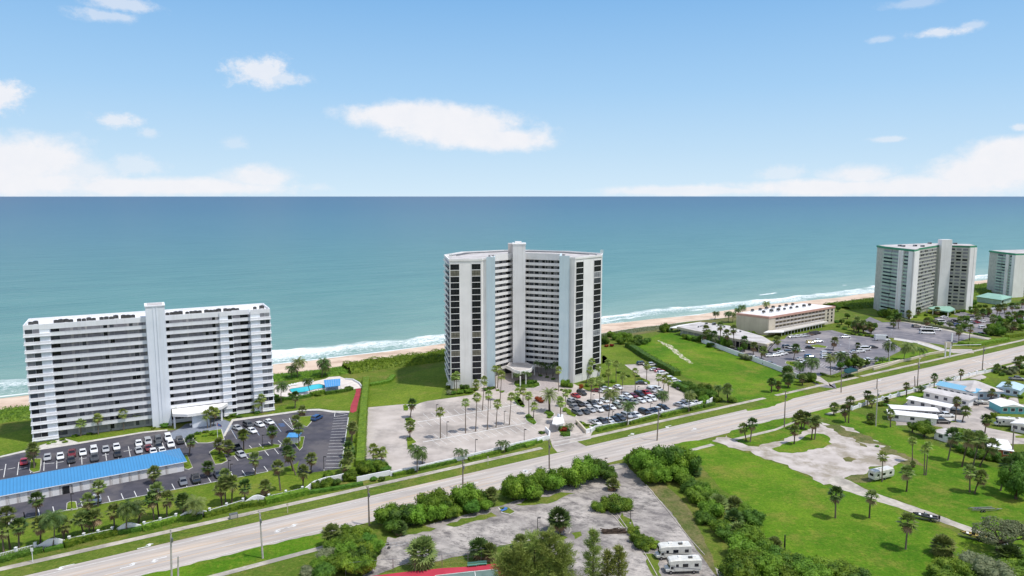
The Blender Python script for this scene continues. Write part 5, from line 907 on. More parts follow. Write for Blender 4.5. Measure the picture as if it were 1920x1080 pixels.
hp.finish()
# porte-cochere
cp=[W('D4',845,215,5),W('D4',905,240,5),W('D4',960,275,5),W('D4',1045,300,5),W('D4',1130,285,5),W('D4',1195,265,5),W('D4',1235,215,5),(6.6,327),(-1,327.8)]
b=MB(); b.prism(cp,4.5,5.4); hp.part(b,'entrance_canopy',['greyroof']); b=MB(); b.wall(cp[:7],.3,4.2,5.7); hp.part(b,'canopy_fascia',['white2'])
b=MB()
for q in ((930,385),(1045,500),(1125,470),(1250,335)): x,y=W('D4',*q); b.tube((x,y,0),(x,y,4.5),.28,None,10)
hp.part(b,'canopy_column',['white2'])
b=MB(); x,y=W('D4',960,360); b.box(-4.5,1,326.0,326.2,.1,3.4); b.box(6.3,9,325.6,325.8,.1,3.4); hp.part(b,'entrance_door',['dark'])
# antennas
for k,(x,y) in enumerate([(-26,301),(40.6,322.6)]):
    b=MB()
    for dx in(-.5,0,.5): b.box(dx-.12,dx+.12,-.1,.1,.3,2.0)
    b.tube((0,0,0),(0,0,2.2),.06); b.tube((-.6,0,1.2),(.6,0,1.2),.04)
    tag(b.obj('antenna_mast',['lounge'],None,(x,y,HT+1.0)),['white antenna mast on the left roof corner of the concave high-rise','white antenna mast on the right roof corner of the concave high-rise'][k],'antenna')
# --- hotel
c0=W('C4',722,400); rE=W('C4',1285,155,11); lW=W('C4',455,215,11)
Fh,Lh=facade(c0,rE); Fe,Le=facade(lW,c0)
ht=Bld('hotel','four-storey beige hotel with pink roof band behind the grey car park',c0)
back=(rE[0]+lW[0]-c0[0],rE[1]+lW[1]-c0[1])
b=MB(); b.prism([c0,fpt(Fh,6.5,0),fpt(Fh,6.5,-1.8),fpt(Fh,Lh-11,-1.8),fpt(Fh,Lh-11,0),rE,back,lW],0,10); ht.part(b,'wall',['beige'])
b=MB(); b.prism([fpt(Fh,-.2,.25),fpt(Fh,Lh+.2,.25),back,lW],10,11.2); ht.part(b,'pink_fascia',['pink'])
b=MB(); cc=((c0[0]+back[0])/2,(c0[1]+back[1])/2); b.prism([lerp(p,cc,.05) for p in (c0,rE,back,lW)],11.2,11.3); ht.part(b,'roof',['whiteroof'])
ax=Lh-17.5; nb=14; bw=ax/nb
for k in range(3):
    z=3.1+k*2.35
    b=MB(); b.fb(Fh,6.5,Lh-11,-1.8,0,z-.2,z+.02); ht.part(b,'balcony_slab',['beige'])
    for i in range(nb):
        s=6.5+i*bw; b=MB(); b.fb(Fh,s+.15,s+bw-.15,-.1,-.04,z+.02,z+.85); ht.part(b,'railing',['greyroof']) if k<3 and i<14 else None
        ht.win(Fh,s+.5,s+bw-1.2,z+.05,z+1.95,R_.choice([0,0,1,1,2]),-1.8,-1.72)
b=MB()
for i in range(nb+1): s=6.5+i*bw; b.fb(Fh,s-.12,s+.12,-1.8,.02,2.9,10)
ht.part(b,'balcony_divider',['beige'])
for k in range(4):
    for s in (Lh-8.5,Lh-4): ht.win(Fh,s,s+1.6,1.4+k*2.3,2.9+k*2.3,0)
for i in range(12): ht.win(Fh,8+i*3.2,10.4+i*3.2,.5,2.5,0,-1.8,-1.72)
ht.finish()
b=MB(); b.prism([fpt(Fh,-2,2),fpt(Fh,6,6.5),fpt(Fh,Lh-14,4.2),fpt(Fh,Lh-13,.3),fpt(Fh,6,.3),fpt(Fh,0,.2)],2.4,2.9); ht.part(b,'entrance_canopy',['kerb'])
b=MB(); b.prism([fpt(Fh,-9,3),fpt(Fh,1.5,9),fpt(Fh,6,6.4),fpt(Fh,-2,1)],2.9,3.3); ht.part(b,'entrance_canopy',['whiteroof'])
b=MB()
for i in range(14): x,y=fpt(Fh,5+i*3.4,5.6-i*.1); b.tube((x,y,0),(x,y,2.4),.14,None,6)
ht.part(b,'canopy_post',['white'])
for row,(o,n0) in enumerate(((-9,8),(-17,7))):
    acs(Fh,[8+i*(Lh-22)/7 for i in range(n0)],o,11.3,f'dark rooftop air conditioner on the hotel roof in the {["front","rear"][row]} row',f'air conditioners in the {["front","rear"][row]} row of the hotel roof',1.8)
# restaurant
rs=Bld('restaurant','low flat-roofed beige restaurant between the meadow and the beach',W('D5',1100,430))
rp=[W('D5',*p,5) for p in ((795,385),(1040,340),(1100,345),(1385,385),(1385,405),(1500,435),(1655,480),(1765,545),(1700,562),(1350,500),(1180,465),(1000,430),(850,398))]
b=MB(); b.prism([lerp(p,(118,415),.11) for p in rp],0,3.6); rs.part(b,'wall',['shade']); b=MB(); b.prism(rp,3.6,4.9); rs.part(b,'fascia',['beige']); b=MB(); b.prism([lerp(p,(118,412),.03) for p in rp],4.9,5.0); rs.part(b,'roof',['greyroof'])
b=MB()
for i in range(9):
    p=lerp(rp[9],rp[12],i/8.0); q=lerp(rp[8],rp[9],i/9)
    for z in (p,q): b.box(z[0]-.15,z[0]+.15,z[1]+.2,z[1]+.5,0,3.6)
rs.part(b,'post',['beige']); b=MB(); F_,L_=facade(rp[9],rp[8]); b.fb(F_,1,L_-1,-1.9,-1.5,.3,3.2); rs.part(b,'window',['glass_d'])
for k,(x,y,sx,sy,h) in enumerate([(1165,370,2.2,1.2,1.4),(1090,360,1.8,.8,.8),(1040,385,2.4,.5,.5),(1270,395,.8,.8,1.0),(1430,440,.8,.8,.8),(1010,395,.6,.6,.9),(1210,375,.6,.6,.8)]):
    p=W('D5',x,y,5); b=MB(); b.box(-sx/2,sx/2,-sy/2,sy/2,0,h); b.box(-sx/2+.1,sx/2-.1,-sy/2-.02,-sy/2,.15,h-.15,1); tag(b.obj('roof_unit',['metal','dark'],None,(*p,5.0),.5),f'{["large grey","flat grey","long low grey","small square grey","lone small grey","leftmost tiny grey","slim grey"][k]} ventilation unit on the flat restaurant roof','roof unit')
b=MB(); sp=[W('D5',725,395,3),W('D5',810,372,3),W('D5',1040,338,3),W('D5',1010,350,3),W('D5',800,400,3)]; b.prism(sp,2.6,3.0)
for p in sp[:3]: b.box(p[0]-.1,p[0]+.1,p[1]-.3,p[1]-.1,0,2.6)
tag(b.obj('beach_pavilion',['whiteroof']),'flat white-roofed beach pavilion at the sandy end of the restaurant','pavilion')
# --- green-trimmed tower
def gtower(P_,label,a,bq,c,gs,ge,shL,shR,g2e,ee,ht_,nf,cut=False):
    t=Bld('apartment_tower',label,a); mid=((a[0]+ee[0])/2+6,(a[1]+ee[1])/2+14)
    bk=[(ee[0]+6,ee[1]+16),(shL[0]+4,shL[1]+22),(a[0]+2,a[1]+14)]
    core=[a,bq,c,gs,ge,shR,g2e,ee]+bk; b=MB(); b.prism(core,0,ht_-1); t.part(b,'wall',['olive'])
    cx=sum(p[0] for p in core)/len(core); cy=sum(p[1] for p in core)/len(core)
    b=MB(); b.prism([lerp(p,(cx,cy),-.015) for p in core],ht_-1,ht_+.3); t.part(b,'green_fascia',['green_trim']); b=MB(); b.prism([lerp(p,(cx,cy),.02) for p in core],ht_+.3,ht_+.45); t.part(b,'roof',['greyroof'])
    fhh=(ht_-4)/nf; FA,LA=facade(a,bq); FB,LB=facade(bq,c); F1,L1=facade(gs,ge); F2,L2=facade(shR,g2e); F3,L3=facade(g2e,ee)
    for k in range(nf):
        z=2.6+k*fhh
        for F,s0,s1,mm in ((FA,.2,LA*.30,'green_pale'),(FA,LA*.30,LA*.56,'green_pale'),(FA,LA*.70,LA*.84,'green_pale')):
            b=MB(); out=1.2 if s0<1 else .8; b.fb(F,s0,s1,.4,out,z-.25,z+.9); b.fb(F,s0,s1,0,out-.02,z-.3,z-.25+.02); t.part(b,'balcony',[mm])
            t.win(F,s0+.2,s1-.2,z+.9,z+fhh-.4,R_.choice([3,3,3,1,3,0]),.0,.35)
        for F,L in ((F1,L1),(F2,L2)):
            b=MB(); b.fb(F,0,L,0,.35,z-.25,z+.62); t.part(b,'gallery_parapet',['green_pale' if 0 else 'olive'])
            for q in range(int(L//4)):
                t.win(F,q*4+.4,q*4+3.4,z+.75,z+fhh-.4,R_.choice([1,4,4,4,4]+[0]*2),.0,.12)
    b=MB(); b.fb(FA,LA*.56,LA*.60,0,1.6,0,ht_-1); b.fb(FA,LA*.60,LA*.70,0,1.2,0,ht_-1); b.fb(FA,LA*.86,LA*1.0,0,1.0,0,ht_-1); b.fb(FB,-1,LB,0,.6,0,ht_-1); t.part(b,'column',['white2'])
    if not cut:
        b=MB(); b.fb(facade(shL,shR)[0],0,math.dist(shL,shR),-2.5,2.6,0,ht_+4.6); t.part(b,'lift_shaft',['white2']); b=MB(); b.fb(F3,0,L3*.55,-3,.8,0,ht_-1); b.fb(F3,L3*.62,L3,-3,.8,0,ht_-1); t.part(b,'column',['white2'])
        b=MB(); q=[W('D8',630,945,3),W('D8',700,965,3),W('D8',880,990,3),W('D8',960,960,3),W('D8',900,925,3),W('D8',720,925,3)]; b.prism(q,2.8,3.6); t.part(b,'entrance_canopy',['green_roof']); b=MB()
        for p in q[:4]: b.box(p[0]-.25,p[0]+.25,p[1]+.3,p[1]+.8,0,2.8)
        t.part(b,'canopy_column',['white2'])
    t.finish(); return t
gtower(None,'eighteen-storey apartment tower with green roof edge and tall white columns',(264,506),(268.5,476),(276,484),(277,488),(310,520),(311,519.5),(318.5,519.5),(328.5,512.5),(335.5,516),46.3,17)
gtower(None,'pale green apartment tower cut by the right edge of the photo',(408.5,599),(408.5,578),(419,581),(420,585),(460,605),(461,605),(470,606),(500,600),(510,604),35.5,13,True)
for k,(x,y) in enumerate([(300,190),(340,195),(480,190),(570,195),(655,160),(900,165),(960,165)]):
    p=W('D8',x,y+12,46.8); b=MB(); b.box(-1.2,1.2,-.8,.8,0,1.2); b.box(-.9,.9,-.85,-.8,.2,1,1); tag(b.obj('roof_unit',['metal','dark'],None,(*p,46.7),.4),f'{ORD[k]} grey ventilation unit from the left on the green-edged tower roof','roof unit')
# pale green pavilion
p0,p1,p2=W('D8',1215,862),W('D8',1500,905),W('D8',1625,868); p3=(p0[0]+p2[0]-p1[0],p0[1]+p2[1]-p1[1])
pv=Bld('pavilion','single-storey pavilion with pale green hipped roof between the two green towers',p0)
b=MB(); b.prism([p0,p1,p2,p3],0,4.2); pv.part(b,'wall',['green_pale']); cc=lerp(p0,p2,.5); ev=[lerp(p,cc,-.1) for p in (p0,p1,p2,p3)]; r0=lerp(lerp(p0,p3,.5),cc,.45); r1=lerp(lerp(p1,p2,.5),cc,.45)
b=MB(); b.add([(*p,4.2) for p in ev]+[(*r0,6.6),(*r1,6.6)],[(0,1,5,4),(1,2,5),(2,3,4,5),(3,0,4),(3,2,1,0)]); pv.part(b,'roof',['green_roof']); b=MB(); b.fb(facade(p1,p2)[0],2,6,0,.1,1.5,3.2); pv.part(b,'window',['glass_d'])
# --- blue-roofed garage
g0=W('R3',-260,662); g1=W('R3',1243,372); Fg,Lg=facade(g0,g1); Dg=13.2
gg=Bld('garage_block','long low white garage block with a bright blue metal hipped roof',g1)
b=MB(); b.fb(Fg,0,Lg,-Dg+1,0,0,3.0); gg.part(b,'wall',['white'])
pt=lambda s,o,z:(*fpt(Fg,s,o),z)
def roofpanel(v,f,n='roof'):
    b=MB(); b.add(v,f); o=gg.part(b,n,['blueroof']); return o
M['blueroof'].node_tree.nodes['Mapping'].inputs['Rotation'].default_value=(0,0,-math.atan2(Fg[1][1],Fg[1][0]))
rp_=[pt(-1,.45,3.0),pt(Lg+.9,.45,3.0),pt(Lg+.9,-Dg,3.0),pt(-1,-Dg,3.0),pt(-1,-Dg/2,5.0),pt(Lg-5.5,-Dg/2,5.0)]
roofpanel(rp_,[(0,1,5,4),(1,2,5),(2,3,4,5),(3,0,4),(3,2,1,0)]); b=MB(); b.fb(Fg,-1,Lg+.9,.42,.52,2.85,3.02); gg.part(b,'gutter',['white'])
nd=22
for i in range(nd):
    s=Lg-2.6-(i+1)*Lg/nd*1.0+.6
    if s<0: break
    b=MB(); b.fb(Fg,s,s+2.6,0,.06,.05,2.3); dk=(i==11); o=gg.part(b,'garage_door',['dark' if dk else 'whiteroof'])  # one doorway reads as open: dark sheet painted in place of inner shade
    if dk: o['label']='open garage door, shade inside painted as a dark panel'
    b=MB(); b.fb(Fg,s-.62,s-.12,.0,.1,0,2.8); gg.part(b,'pier',['greyroof'])
# small blue kiosk
k0=W('R4',830,185); kb=Bld('kiosk','tiny white shed with blue roof on the car park island',k0,'shed'); b=MB(); b.box(k0[0]-1.8,k0[0]+1.6,k0[1]-.2,k0[1]+2.2,0,2.3); kb.part(b,'wall',['white']); b=MB(); b.add([(k0[0]-2.2,k0[1]-.6,2.2),(k0[0]+2,k0[1]-.6,2.2),(k0[0]+2,k0[1]+2.6,2.7),(k0[0]-2.2,k0[1]+2.6,2.7),(k0[0]-2.2,k0[1]-.6,2.35),(k0[0]+2,k0[1]-.6,2.35),(k0[0]+2,k0[1]+2.6,2.85),(k0[0]-2.2,k0[1]+2.6,2.85)],[(4,5,6,7),(0,1,5,4),(1,2,6,5),(2,3,7,6),(3,0,4,7)]); kb.part(b,'roof',['awning'])
# --- mobile homes
def mhome(r,q0,q1,depth,h,label,rm='whiteroof',wm='white2',slope=.5,nw=4,over=.5,name='mobile_home',gable=False,winm='glass_m',cat='mobile home',rh=None):
    """front wall base from q0 to q1 (left to right as seen), depth away from the viewer"""
    a=W(r,*q0); c=W(r,*q1); F,L=facade(a,c); t=Bld(name,label,a,cat)
    b=MB(); b.fb(F,0,L,-depth,0,0,h); t.part(b,'wall',[wm]); P=lambda s,o,z:(*fpt(F,s,o),z); rh=rh or slope
    if gable=='hip': v=[P(-over,over,h),P(L+over,over,h),P(L+over,-depth-over,h),P(-over,-depth-over,h),P(L*.5,-depth*.5,h+rh)]; f=[(0,1,4),(1,2,4),(2,3,4),(3,0,4),(3,2,1,0)]
    elif gable=='end': v=[P(-over,over,h),P(L+over,over,h),P(L+over,-depth-over,h),P(-over,-depth-over,h),P(L/2,over,h+rh),P(L/2,-depth-over,h+rh)]; f=[(0,4,5,3),(4,1,2,5),(0,1,4),(2,3,5),(3,2,1,0)]
    else: v=[P(-over,over,h),P(L+over,over,h),P(L+over,-depth-over,h),P(-over,-depth-over,h),P(-over,-depth/2,h+rh),P(L+over,-depth/2,h+rh)]; f=[(0,1,5,4),(2,3,4,5),(1,2,5),(3,0,4),(3,2,1,0)]
    b=MB(); b.add(v,f); t.part(b,'roof',[rm])
    for i in range(nw):
        s=L*(i+.5)/nw; b=MB(); b.fb(F,s-.7,s+.7,0,.05,1.0,min(h-.5,2.2)); w=t.part(b,'window',[winm]); zt=min(h-.5,2.2); b=MB(); b.fb(F,s-.8,s-.7,0,.09,.9,zt+.1); b.fb(F,s+.7,s+.8,0,.09,.9,zt+.1); b.fb(F,s-.7,s+.7,0,.09,zt,zt+.1); b.fb(F,s-.7,s+.7,0,.09,.9,1.0); t.part(b,'frame',['white'],w)
    return t,F,L
mhome('C6',(385,665),(790,710),5.2,2.6,'front white mobile home with long white roof and blue-framed window',nw=3)
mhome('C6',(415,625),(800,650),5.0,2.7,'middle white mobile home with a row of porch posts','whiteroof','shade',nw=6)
mhome('C6',(545,540),(895,615),5.0,2.7,'rear white-roofed mobile home beside the curved roadside lawn',nw=4)
mhome('C6',(680,480),(1060,560),7.5,3.0,'large grey-roofed mobile home beside the blue-roofed one',M['greyroof'] if 0 else 'greyroof','white2',nw=5)
mhome('C6',(790,430),(1110,500),7,3.2,'cottage with a bright sky-blue metal roof','skyroof','white2',nw=6,rh=1.2)
mhome('C6',(1075,490),(1320,490),14,3.6,'pale blue office house with a wide grey hipped roof','greyroof','paleblue',nw=4,gable='hip',rh=2.6,over=1.2,name='house',cat='house')
mhome('C6',(1300,440),(1485,470),11,2.8,'small blue-roofed house right of the wide hipped office','paleblue','paleblue',nw=3,gable='end',rh=.9,name='house',cat='house')
mhome('C6',(1335,610),(1530,615),8,2.8,'teal cottage with white roof at the right edge','whiteroof','teal',nw=3,gable='end',rh=1,name='house',cat='house')
mhome('C6',(1420,755),(1620,800),7,2.8,'white cottage behind the big motorhome at the right edge','whiteroof','white2',nw=3,gable='end',rh=.9,name='house',cat='house')
mhome('C6',(770,820),(880,855),6,2.6,'small grey mobile home with a wide front window behind the round tree','greyroof','white',nw=1,rh=.2)
mhome('C6',(1235,960),(1425,985),11,2.4,'orange brick house with a flat white roof by the thicket','whiteroof','brickred',nw=2,rh=.15,name='house',cat='house')
# carports / green canvas
b=MB(); p=[W('D3',*q,2.6) for q in ((1345,690),(1440,660),(1530,690),(1540,705),(1400,740),(1350,720))]; b.prism(p,2.5,2.8); e=thing('canvas_shelter','dark green canvas shelter by the hotel car park wall','shelter',(*p[0],0)); 
b.v=[(x-p[0][0],y-p[0][1],z) for x,y,z in b.v]; b.obj('canopy',['dgreen'],e)
for q in p[:5:1]: tb=MB(); tb.tube((q[0]-p[0][0],q[1]-p[0][1],0),(q[0]-p[0][0],q[1]-p[0][1],2.5),.06); tb.obj('post',['metal'],e)
# gate house
gp=W('D2',380,760); gh=Bld('gate_house','small white gate house under a pale canopy at the high-rise entrance',gp,'gate house'); b=MB(); b.prism([W('D2',330,770),W('D2',430,770),W('D2',430,700),W('D2',350,690)],0,2.8); gh.part(b,'wall',['white']); b=MB(); b.prism([W('D2',270,730,3),W('D2',300,620,3),W('D2',440,660,3),W('D2',450,720,3),W('D2',330,745,3)],2.8,3.1); gh.part(b,'roof',['whiteroof']); b=MB(); b.prism([W('D2',325,760),W('D2',335,775),W('D2',350,775),W('D2',345,740)],1,2.2); gh.part(b,'window',['glass_d'])
# ---------------------------------------------------------------- walls, fences, poles, lamps
def wallobj(r,pts,h,label,m='white',w=.3,name='boundary_wall',group=None,cat='wall',caps=None):
    P=[W(r,*p) if len(p)==2 else W(*p) for p in pts]; b=MB(); b.wall(P,w,0,h); o=b.obj(name,[m]); return tag(o,label,cat,group)
def hump(r,pts,hs,label):
    P=[W(r,*p) for p in pts]; Q=[];Z=[]
    for i in range(len(P)-1):
        for k in range(5): t=k/5; Q.append(lerp(P[i],P[i+1],t)); e=t*t*(3-2*t); Z.append(hs[i]+(hs[i+1]-hs[i])*e)
    Q.append(P[-1]);Z.append(hs[-1]); b=MB(); b.wall(Q,.35,0,Z); tag(b.obj('wall_hump',['white']),label,'wall','raised wall humps along the roadside fence')
def railfence(r,p,q,label,n,h=1.5):
    a=W(r,*p); c=W(r,*q) if len(q)==2 else W(*q); e=thing('picket_fence',label,'fence',(*a,0),0,'white picket fence runs between the wall humps'); rel=lambda t:(c[0]-a[0])*t; rey=lambda t:(c[1]-a[1])*t
    b=MB()
    for z in (.25,h-.2): b.wall([(0,0),(rel(1),rey(1))],.06,z,z+.12)
    L=math.dist(a,c); k=int(L/.3)
    for i in range(k+1):
        t=i/k; b.box(rel(t)-.03,rel(t)+.03,rey(t)-.03,rey(t)+.03,.1,h)
    b.obj('railing',['white'],e)
    for i in range(n+1):
        t=i/n; b=MB(); b.box(-.22,.22,-.22,.22,0,h+.25); b.box(-.28,.28,-.28,.28,h+.25,h+.4); b.obj('post',['white'],e,(rel(t),rey(t),0))
W1=[('nearest wall hump, at the lower left',((240,905),(345,888),(362,884),(470,866)),(1.0,2.2,2.2,1.0)),('second wall hump from the left',((760,800),(850,782),(868,778),(975,760)),(1.0,2.2,2.2,1.0))]
hump('R3',W1[0][1],W1[0][2],'curved white wall '+W1[0][0]); hump('R3',W1[1][1],W1[1][2],'curved white wall '+W1[1][0]); hump('R3',[(1190,708),(1290,684),(1310,680),(1420,668)],(1.0,2.1,2.1,1.0),'curved white wall third wall hump from the left')
hump('R4',[(490,605),(570,586),(585,583),(665,574)],(1.0,2.1,2.1,1.0),'curved white wall fourth wall hump from the left'); hump('R4',[(890,520),(975,480),(1050,455),(1110,445),(1170,430)],(1.0,1.9,1.9,1.9,1.9),'long curved white wall at the condominium corner')
railfence('R3',(-300,1045),(240,905),'white picket fence left of the nearest wall hump',4); railfence('R3',(470,862),(760,798),'white picket fence between the first and second humps',3); railfence('R3',(975,762),(1190,706),'white picket fence between the second and third humps',2)
railfence('R4',(265,668),(490,600),'white picket fence between the third and fourth humps',2); railfence('R4',(665,572),(890,520),'white picket fence between the fourth hump and the corner wall',2)
wallobj('R5',[(105,445),(175,430),(330,398)],1.5,'short white wall behind the round corner bushes'); wallobj('R5',[(330,405),(480,372),(640,335),(800,300),(1000,252),(1200,200),(1296,178),(1340,166)],1.3,'long low white wall along the empty pale car park')
wallobj('R6',[(170,185),(215,165),(250,160),(255,130),(225,100)],1.5,'rounded white entrance wall left of the gate','white',.4); wallobj('D2',[(620,720),(690,790),(760,870)],1.4,'slanted pale entrance wall with lettering strip right of the gate','beige',.6); wallobj('D2',[(760,870),(830,850),(850,830)],1.5,'white wall return right of the entrance gate')
wallobj('C3',[(665,950),(700,925),(980,880),(1240,805),(1500,745),(1620,708),(1660,690)],1.4,'long white wall along the crowded car park'); wallobj('C4',[(200,990),(255,955),(300,950)],1.8,'white wall end by the vacant meadow','white')
wallobj('C4',[(160,460),(270,500),(440,565),(600,620),(730,668),(850,715),(985,772)],2.4,'long white wall between the vacant meadow and the hotel drive','white')
wallobj('D3',[(1330,790),(1370,760),(1500,735),(1650,690),(1800,650),(1960,615),(2120,575)],1.0,'low pale stone wall along the hotel lawn','beige',.7); wallobj('D1',[(-20,905),(150,860),(300,810),(500,765),(700,710),(880,680)],1.1,'low pale stone wall section nearer the crossing','beige',.7)
# home-park wall with white piers, hedge panels
P=[W('C6',*q) for q in ((78,580),(200,535),(400,480),(600,425),(800,370),(1000,310),(1130,278),(1270,255))]; b=MB(); b.wall(P,.3,0,1.2); hw=thing('roadside_wall','white roadside wall with regular piers along the home park','wall',(*P[0],0)); b.v=[(x-P[0][0],y-P[0][1],z) for x,y,z in b.v]; b.obj('wall_panel',['white'],hw)
for i in range(len(P)-1):
    k=max(1,int(math.dist(P[i],P[i+1])/5))
    for j in range(k): q=lerp(P[i],P[i+1],j/k); b=MB(); b.box(-.35,.35,-.35,.35,0,1.7); b.obj('pier',['white'],hw,(q[0]-P[0][0],q[1]-P[0][1],0),A_)
for i in range(22):
    t=i/22; q=lerp(P[0],P[5],t*1.0) if t<1 else P[5]; a=(q[0]-.7,q[1]+1.3); hedge(None,[a,(a[0]+2.6,a[1]+1.5)],.9,.9,f'dark clipped bush, {ORD[i]} from the left before the pier wall','leaf_dk',.22,group='bushes before the home park wall')
hedge('C6',[(1120,275),(1180,262)],1.2,1,'green bush by the home park wall end','leaf')
# utility poles
def pole(x0,y0,x1,y1,label,m='wood',arm=True,X=None):
    a=G(x0,y0) if X is None else X; h=zat(a[0],a[1],y1); e=thing('utility_pole',label,'utility pole',(*a,0)); lean=xat(x1,a[1],h)-a[0]; lean=max(-.6,min(.6,lean))
    b=MB(); b.tube((0,0,0),(lean,0,h),.24,.15,8); b.obj('pole',[m],e)
    if arm:
        b=MB(); ux,uy=-E2[0],-E2[1]; b.tube((lean-ux*1.2,-uy*1.2,h-.6),(lean+ux*1.2,uy*1.2,h-.6),.09,None,6); b.obj('crossarm',[m],e)
        for s in (-1.1,0,1.1): b=MB(); b.tube((lean+ux*s,uy*s,h-.55),(lean+ux*s,uy*s,h-.2),.07,.04,6); b.obj('insulator',['metal'],e)
        b=MB(); b.tube((lean+.3,-.3,h-2.6),(lean+.3,-.3,h-1.7),.22,None,8); b.obj('transformer',['metal'],e)
    return (a[0]+lean,a[1],h)
tops=[]
tops.append(pole(322.5,1112,320,993,'concrete utility pole cut by the bottom edge','conc'))
tops.append(pole(492.8,1047,486.7,959,'concrete utility pole on the grass below the fourth wall hump','conc'))
tops.append(pole(692.5,985,690,912,'wooden utility pole beside the roadside thicket'))
tops.append(pole(867.8,917.5,867.8,862,'utility pole before the first dark palm pair'))
tops.append(pole(1030,879,1029.4,824,'wooden utility pole left of the entrance crossing'))
tops.append(pole(1232,826,1235.3,764,'utility pole behind the big round tree clump'))
tops.append(pole(1470.5,801,1473,732,'utility pole on the grass by the sandy lot drive'))
tops.append(pole(1577,736,1577.8,694,'utility pole at the hotel exit'))
tops.append(pole(1720,725,1722.7,679,'tall utility pole before the home park wall'))
tops.append(pole(1841.5,697,1845,648,'tall utility pole at the far highway crossing'))
pole(1642,799,1646,729,'pale utility pole on the grass by the bushy fan palm','conc'); pole(1897.8,857,1901,803,'utility pole by the orange brick house',arm=False); pole(1715.6,724,1715,705,'short wooden post beside the tall utility pole',arm=False); pole(1471,1033,1472,1003,'thin dark post on the green field edge','bronze',False)
pole(334,1098,334,1043,'short concrete post at the lower left road edge','conc',False); pole(1644,729,1645,709,'x' if 0 else 'slim post at the home park wall start','wood',False)
for i in range(len(tops)-1):
    a,c=Vector(tops[i]),Vector(tops[i+1]); b=MB()
    for o in (-1.0,1.0):
        L=[]
        for k in range(13): t=k/12; q=a.lerp(c,t); L.append((q.x-E2[0]*o,q.y-E2[1]*o,q.z-.25-5.2*t*(1-t)))
        for k in range(12): b.tube(L[k],L[k+1],.02,None,4,cap=False)
    tag(b.obj('power_line',['wire']),f'thin power line pair over the highway, {ORD[i]} span from the left','power line','power lines over the highway')
# lamps
def lamp(r,x0,y0,x1,y1,label,m='bronze',group='lamp posts'):
    a=W(r,x0,y0); h=max(2.5,zat(a[0],a[1],px(r,x1,y1)[1])); e=thing('lamp_post',label,'lamp post',(*a,0),0,group); b=MB(); b.tube((0,0,.5),(0,0,h),.09,.07,7); b.obj('pole',[m],e); b=MB(); b.tube((0,0,0),(0,0,.5),.22,None,8); b.obj('base',['kerb'],e); b=MB(); b.box(-.05,.75,-.16,.16,h-.06,h+.12); b.obj('lamp_head',[m],e)
def lamps(phrase,rows):
    rows=sorted(rows,key=lambda q:px(q[0],q[1],q[2])[0])
    for i,q in enumerate(rows): lamp(*q[:5],(f'slim lamp post, {ORD[i]} from the left {phrase}'),q[5] if len(q)>5 else 'bronze','lamp posts '+phrase)
lamps('in the empty pale car park',[('C2',803,640,803,535),('C2',892,810,888,680),('C2',1375,705,1375,590),('C2',1132,935,1130,830),('C2',1543,845,1535,745),('C2',1258,575,1260,490),('C3',103,1025,97,925)])
lamps('in the crowded car park',[('D2',860,450,860,310),('D2',1140,685,1137,555),('D2',1695,525,1693,445),('D2',1508,285,1508,190)]); lamps('in the dark condominium car park',[('R3',487,635,480,525),('R4',392,375,390,300),('R4',407,385,405,325),('R4',622,220,620,130),('R4',1035,370,1035,275),('R4',1165,995,1168,955)][:5])
lamps('in the old cracked car park',[('R6',172,810,165,688),('R6',627,338,630,292),('R6',798,730,795,640)]); lamps('in the hotel and tower car parks',[('D1',205,480,205,395,'white'),('D1',180,820,180,560,'white'),('D3',1415,430,1412,260,'white'),('D3',525,400,525,340,'white'),('C4',1325,520,1320,480,'white'),('D1',560,860,560,760,'white')])
# sign gantry at far crossing
a=W('D1',925,740); e=thing('entrance_sign_tower','white lattice sign tower at the far crossing','sign tower',(*a,0)); b=MB(); b.box(-1.6,-1.2,-.3,.3,0,7.5); b.box(.8,1.2,-.3,.3,0,7.0); b.obj('post',['white'],e); b=MB(); b.box(-2.1,1.7,-.2,.2,5,8); b.obj('sign_panel',['beige'],e); b=MB(); b.box(1.2,1.7,-.2,.3,6,12.5); b.obj('mast',['white'],e)
b=MB(); q=W('D1',1340,640); b.tube((1.6,0,6.2),(q[0]-a[0],q[1]-a[1],2.6),.12); b.obj('boom',['white'],e)
b=MB(); q=W('D2',500,610) 
# chain-link fence & tennis court
poly('tennis_court_surround','R5',[(-40,1130),(200,1082),(450,1052),(680,1028),(870,1018),(1110,990),(1132,1090),(1150,1180),(-60,1240)],.06,'court_red'); poly('tennis_court','R5',[(570,1140),(640,1078),(860,1050),(1050,1035),(1070,1160)],.08,'court')
b=MB()
for p,q in (((640,1078),(1050,1035)),((1050,1035),(1072,1150)),((640,1078),(560,1140)),((900,1048),(915,1140))): b.path([W('R5',*p),W('R5',*q)],.16,.1)
struct(b.obj('painted_lines',['mark']))
def chain(pts,h,label):
    P=[W('R5',*p) for p in pts]; o=P[0]; e=thing('chain_link_fence',label,'fence',(*o,0))
    b=MB()
    for i in range(len(P)-1):
        a=(P[i][0]-o[0],P[i][1]-o[1]);c=(P[i+1][0]-o[0],P[i+1][1]-o[1]); b.tube((*a,h),(*c,h),.035,None,5); b.tube((*a,h*.5),(*c,h*.5),.02,None,4)
        L=math.dist(a,c); k=int(L/.35)
        for j in range(k): 
            p0=lerp(a,c,j/k);p1=lerp(a,c,(j+1)/k); b.tube((*p0,0.05),(*p1,h),.006,None,3,cap=False); b.tube((*p1,0.05),(*p0,h),.006,None,3,cap=False)
    b.obj('wire_mesh',['metal'],e)
    for p in P: b=MB(); b.tube((0,0,0),(0,0,h+.05),.06,None,6); b.obj('post',['metal'],e,(p[0]-o[0],p[1]-o[1],0))
